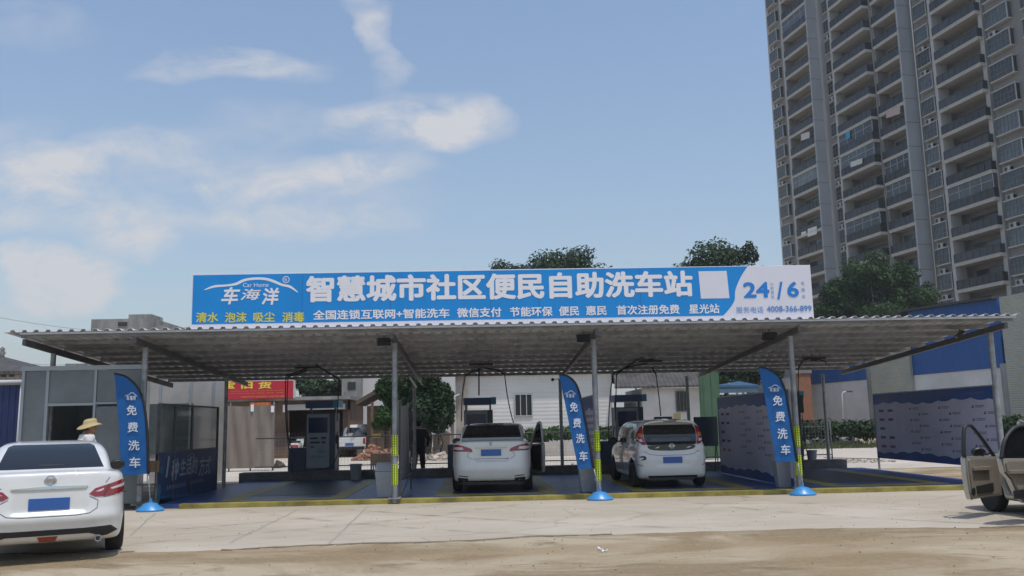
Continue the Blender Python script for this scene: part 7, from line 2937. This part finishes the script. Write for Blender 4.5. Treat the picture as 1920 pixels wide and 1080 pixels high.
obj_random(M['tw_glass'], 0.3, 2.6)
obj_random(M['tw_pane'], 0.35, 1.9)
obj_random(M['tw_rail'], 0.5, 1.7)
FH, NF = 3.1, 26
HT = NF * FH
s1, s2, s3 = 0.0, 1.8, 3.1
xW1 = (0.6, tt(1489))
xB1 = (tt(1492), tt(1541))
xE1 = xB1[1]
xW2 = (tt(1571, s2), tt(1588, s2))
xF = tt(1591, s2)
xB2 = (xF + 0.45, tt(1650, 1.0))
xB3 = (tt(1667, s2), tt(1718, s2))
xE2 = xB3[1]
xW3 = (tt(1752, s3), tt(1782, s3))
xF2 = tt(1787, s3)
xB4 = (xF2 + 0.5, tt(1868, s3 - 0.9))
xW4 = (tt(1890, s3), tt(1926, s3))
xEnd = xW4[1] + 16
rec = 1.5


def vwall(mb, pts, z0, z1):
    n = len(pts)
    v = [(a, b, z0) for a, b in pts] + [(a, b, z1) for a, b in pts]
    mb.add(v, [(i, i + 1, n + i + 1, n + i) for i in range(n - 1)])


plan = [(0, 16), (0, 0), (xB1[0], 0), (xB1[0], rec), (xE1, rec)]
mb = MB()
vwall(mb, plan, 0, HT)
vwall(mb, [(xE1 + 0.3, s2), (xF, s2), (xF, s2 + rec + 0.4), (xB2[1], s2 + rec + 0.4), (xB2[1], s2 - 0.0), (xB2[1] + 0.3, s2 - 0.0), (xB2[1] + 0.3, s2 + rec + 0.8), (xB3[0] - 0.3, s2 + rec + 0.8), (xB3[0] - 0.3, s2), (xB3[0], s2), (xB3[0], s2 + rec), (xE2, s2 + rec)], 0, HT)
vwall(mb, [(xE2 + 0.3, s3), (xF2, s3), (xF2, s3 + rec), (xB4[1] + 0.35, s3 + rec), (xB4[1] + 0.35, s3), (xEnd, s3), (xEnd, 18), (0, 18)], 0, HT)
mb.add([(0, 0, HT), (xEnd, 0, HT), (xEnd, 18, HT), (0, 18, HT)], [(0, 1, 2, 3)])
build('wall', mb, M['tw_wall'], tower, local=True)
mb = MB()
mb.box(xE1, xE1 + 0.3, -0.35, s2 + rec, 0, HT)
mb.box(xE2, xE2 + 0.3, s2 - 0.45, s3 + rec, 0, HT)
me_ = build('end_wall', mb, M['tw_end'], tower, local=True)
me_['label'] = 'smooth blue grey end walls with a groove at every floor'
mb = MB()
for f in range(NF):
    z = f * FH + 0.35
    mb.box(xE1 - 0.01, xE1 + 0.31, -0.37, s2 + 0.05, z, z + 0.06)
    mb.box(xE2 - 0.01, xE2 + 0.31, s2 - 0.47, s3 + 0.05, z, z + 0.06)
build('groove', mb, mat('tower_groove', (0.12, 0.125, 0.13), 0.8), tower, local=True)
mb = MB()
mb.box(xF - 0.002, xF + 0.45, s2 - 0.9, s2 + 0.6, 0, HT)
mb.box(xF2 - 0.002, xF2 + 0.5, s3 - 0.9, s3 + 0.6, 0, HT)
mb.box(-0.15, 0.5, -0.18, 0.3, 0, HT)
mb.box(xB1[0] - 0.45, xB1[0] - 0.002, -0.15, 0.4, 0, HT)
mb.box(tt(1566, s2) - 0.3, tt(1566, s2) + 0.35, s2 - 0.55, s2 + 0.4, 0, HT)
mb.box(xW4[0] - 1.1, xW4[0] - 0.5, s3 - 0.3, s3 + 0.4, 0, HT)
build('pilaster', mb, mat('tower_pilaster', (0.43, 0.42, 0.40), 0.8, var=0.1, vscale=0.3), tower, local=True)
mb = MB()
mb.tube([(xE2 + 0.9, s3 - 0.15, 0), (xE2 + 0.9, s3 - 0.15, HT)], 0.09, 8)
build('drain_pipe', mb, M['wall_white'], tower, local=True, smooth=True)


def place(o, f):
    c = o.copy()
    COL.objects.link(c)
    c.location = (o.location.x, o.location.y, f * FH)
    for k in kids(o):
        d = k.copy()
        COL.objects.link(d)
        d.parent = c
    return c


def t_balcony(x0, x1, yo, yi, end=True, kind=0):
    """balcony: slab with fascia, dark rail, sliding doors behind; kind 1 is glazed in"""
    mb = MB()
    mb.box(x0, x1, yo, yi, -0.12, 0.10)
    mb.box(x0 - 0.04, x1 + 0.04, yo - 0.06, yo + 0.12, -0.22, 0.16)
    mb.box(x0 - 0.08, x1 + 0.08, yo - 0.12, yo - 0.061, 0.04, 0.16)
    if end:
        mb.box(x1 - 0.12, x1 + 0.04, yo + 0.121, min(yi, yo + 1.5), -0.22, 0.16)
    b = build('balcony', mb, M['tw_trim'], tower, local=True)
    mb = MB()
    mb.box(x0, x1, yo, yo + 0.04, 0.165, 1.18)
    if end:
        mb.box(x1 - 0.045, x1, yo + 0.041, yo + 1.3, 0.165, 1.18)
    n = int((x1 - x0) / 0.9)
    for k in range(n + 1):
        x = x0 + (x1 - x0) * k / n
        mb.box(x - 0.03, x + 0.03, yo - 0.03, yo - 0.002, 0.165, 1.24)
    mb.box(x0, x1, yo - 0.028, yo + 0.05, 1.182, 1.24)
    build('railing', mb, M['tw_rail'], b, local=True)
    mb = MB()
    mb.box(x0 + 0.5, x1 - 0.5, yi - 0.06, yi - 0.004, 0.102, 2.4)
    build('sliding_door', mb, M['tw_glass'], b, local=True)
    if kind:
        mb = MB()
        mb.box(x0 + 0.03, x1 - 0.03, yo + 0.05, yo + 0.075, 1.25, 2.82)
        if end:
            mb.box(x1 - 0.06, x1 - 0.03, yo + 0.08, yo + 1.3, 1.25, 2.82)
        build('glazing', mb, M['tw_pane'] if kind == 1 else M['tw_glass'], b, local=True)
        mb = MB()
        for k in range(5):
            x = x0 + (x1 - x0) * k / 4
            mb.box(x - 0.04, x + 0.04, yo + 0.02, yo + 0.048, 1.25, 2.85)
        mb.box(x0, x1, yo + 0.02, yo + 0.047, 2.1, 2.16)
        if end:
            mb.box(x1 - 0.028, x1 + 0.03, yo + 0.01, yo + 0.1, 1.25, 2.85)
        build('window_frame', mb, M['tw_frame'], b, local=True)
    return b


def t_window(x0, x1, y, out=0.55):
    """barred bay window with ledges above and below"""
    mb = MB()
    mb.box(x0 - 0.1, x1 + 0.1, y - out - 0.1, y, 0.45, 0.57)
    mb.box(x0 - 0.1, x1 + 0.1, y - out - 0.1, y, 2.42, 2.54)
    mb.box(x1 - 0.06, x1 + 0.02, y - out - 0.05, y - out + 0.05, 0.572, 2.418)
    w = build('window', mb, M['tw_trim'], tower, local=True)
    mb = MB()
    mb.box(x0, x1 - 0.062, y - out, y - 0.004, 0.572, 2.418)
    build('pane', mb, M['tw_glass'], w, local=True)
    mb = MB()
    n = max(3, int((x1 - x0) / 0.5))
    for k in range(n):
        x = x0 + (x1 - x0) * k / n
        mb.box(x, x + 0.05, y - out - 0.04, y - out - 0.003, 0.572, 2.418)
    for z in (1.1, 1.7):
        mb.box(x0, x1 - 0.062, y - out - 0.05, y - out - 0.041, z, z + 0.05)
    build('window_frame', mb, mat('bar_grey', (0.17, 0.17, 0.165), 0.6) if 'bars' not in M else M['bars'], w, local=True)
    return w


M['bars'] = mat('window_bars', (0.16, 0.16, 0.155), 0.6)


def ac_unit(x, y):
    mb = MB()
    mb.box(x, x + 0.95, y - 0.5, y - 0.08, 2.56, 3.14)
    a = build('ac_unit', mb, M['ac'], tower, local=True, bevel=0.03)
    mb = MB()
    mb.lathe([(0.0, 0.0), (0.22, 0.0), (0.22, 0.02), (0.0, 0.02)], 16, (x + 0.35, y - 0.525, 2.85), 'y')
    mb.lathe([(0.0, 0.0), (0.22, 0.0), (0.22, 0.02), (0.0, 0.02)], 16, (x + 0.955, y - 0.29, 2.85), 'x')
    build('fan', mb, M['black'], a, local=True)
    return a


rs = random.Random(12)
cols = []
for (x0, x1, yo, yi, en) in ((xB1[0], xE1 - 0.01, -0.12, rec, False), (xB2[0], xB2[1], s2 - 0.95, s2 + rec + 0.4, True),
                             (xB3[0], xE2 - 0.01, s2 - 0.2, s2 + rec, False), (xB4[0], xB4[1], s3 - 0.95, s3 + rec, True)):
    protos = {k: t_balcony(x0, x1, yo, yi, en, k) for k in (0, 1, 2)}
    cols.append(protos)
    used = set()
    fl = list(range(4, NF - 1))
    for f in fl:
        k = rs.choices((0, 1, 2), (0.76, 0.14, 0.10))[0]
        if k not in used:
            protos[k].location = (0, 0, f * FH)
            used.add(k)
        else:
            place(protos[k], f)
    for k in (0, 1, 2):
        if k not in used:
            protos[k].location = (0, 0, 3 * FH)
for (x0, x1, y) in ((xW1[0] + 0.25, xW1[1] - 0.65, 0), (xW2[0] + 0.35, xW2[1] - 0.2, s2), (xW3[0] + 0.2, xW3[1] - 0.2, s3), (xW4[0] + 0.2, xW4[0] + 3.4, s3), (xW4[0] + 5.2, xW4[0] + 8.2, s3)):
    p_ = t_window(x0, x1, y, 0.55 if y != s2 else 0.25)
    a_ = ac_unit(x0 + 0.25, y)
    p_.location = (0, 0, 4 * FH)
    a_.location = (0, 0, 4 * FH)
    for f in range(5, NF - 1):
        place(p_, f)
        if rs.random() < 0.72 and f < NF - 4:
            place(a_, f)
# laundry hung out on balconies
for (px, py, w, h, colr, lb, yo) in ((1507, 440, 9, 8, (0.7, 0.68, 0.62), 'small white towel hung on a balcony of the tower, left of the big sheet', -0.2),
                                 (1523, 437, 17, 15, (0.72, 0.70, 0.64), 'large white sheet drying on a low balcony of the tower', -0.2),
                                 (1510, 258, 16, 12, (0.55, 0.52, 0.50), 'pale shirts drying on a balcony of the tower, two thirds down its first column', -0.2),
                                 (1606, 309, 22, 10, (0.6, 0.58, 0.56), 'white clothes drying on a projecting balcony of the tower', s2 - 1.05),
                                 (1675, 215, 26, 14, (0.50, 0.36, 0.34), 'pinkish cloth hanging over a tower balcony beside the second end wall', s2 - 0.3),
                                 (1590, 255, 8, 14, (0.05, 0.30, 0.48), 'bright blue cloth hung on a tower balcony', s2 - 1.05)):
    def tq(px, py):
        v = ray(px, py)
        P0 = T0 - tn * yo
        k = (P0 - EYEP).dot(tn) / v.dot(tn)
        return EYEP + v * k
    mb = MB()
    n = 6
    vs = []
    for lay in (0, 1):
        for i in range(n + 1):
            for k in range(4):
                p = tq(px - w / 2 + w * i / n, py + h / 2 - h * k / 3 - (w * i / n) * 0.35)
                vs.append(p + tn * (0.04 * math.sin(i * 2.1) + lay * 0.02 + (0.0)))
    fs = []
    for lay in (0, 1):
        for i in range(n):
            for k in range(3):
                o = lay * (n + 1) * 4 + i * 4 + k
                fs.append((o, o + 1, o + 5, o + 4))
    mb.add(vs, fs)
    tag(build('laundry', mb, mat('laundry_cloth', colr, 0.8), smooth=True), lb, 'laundry', 'laundry on the tower balconies')

# overhead wires at the left
mb = MB()
for (a, b) in (((-60, 668, 60), (330, 640, 75)), ((-60, 585, 60), (420, 602, 90))):
    p, q = at(*a), at(*b)
    mb.tube([p.lerp(q, k / 16) + V((0, 0, -1.2 * math.sin(math.pi * k / 16))) for k in range(17)], 0.012, 5)
tag(build('overhead_wires', mb, M['steel_dark']), 'thin overhead wires crossing the sky at the left', 'wires')
# litter on the mud
c = gp(1128, 1034)
mb = MB()
for k in range(7):
    a = random.uniform(0, 6.28)
    x, y = c.x + random.uniform(-0.08, 0.08), c.y + random.uniform(-0.1, 0.1)
    mb.add([(x, y, 0.01), (x + 0.06 * math.cos(a), y + 0.06 * math.sin(a), 0.02), (x + 0.05 * math.cos(a + 1.4), y + 0.05 * math.sin(a + 1.4), 0.05)], [(0, 1, 2)])
tag(build('paper_scrap', mb, M['white_print'], fix=False), 'crumpled white paper scrap lying on the muddy ground', 'litter')
rs = random.Random(2)
mb = MB()
for k in range(900):
    x, y = rs.uniform(-8, 10), 7.2 + 11 * rs.random() ** 2
    s = rs.uniform(0.003, 0.0105)
    q = MB().box(-s, s, -s * 0.8, s * 0.8, 0, s).move(Matrix.Translation((x, y, 0.004)) @ Matrix.Rotation(rs.uniform(0, 6), 4, 'Z'))
    mb.add(q.v, q.f)
tag(build('gravel', mb, mat('gravel_grit', (0.36, 0.32, 0.27), 0.9, island=0.4), fix=False), kind='stuff')

# ------------------------------------------------------------------ the hot hazy air
hz_m = bpy.data.materials.new('hazy_air')
hz_m.use_nodes = True
nt = hz_m.node_tree
nt.nodes.clear()
pv = nt.nodes.new('ShaderNodeVolumePrincipled')
pv.inputs['Color'].default_value = (0.92, 0.94, 0.97, 1)
pv.inputs['Density'].default_value = 0.00045
ho = nt.nodes.new('ShaderNodeOutputMaterial')
nt.links.new(pv.outputs[0], ho.inputs['Volume'])
mb = MB().box(-905, 905, -65, 1505, -1.0, 86)
tag(build('haze', mb, hz_m), kind='stuff')
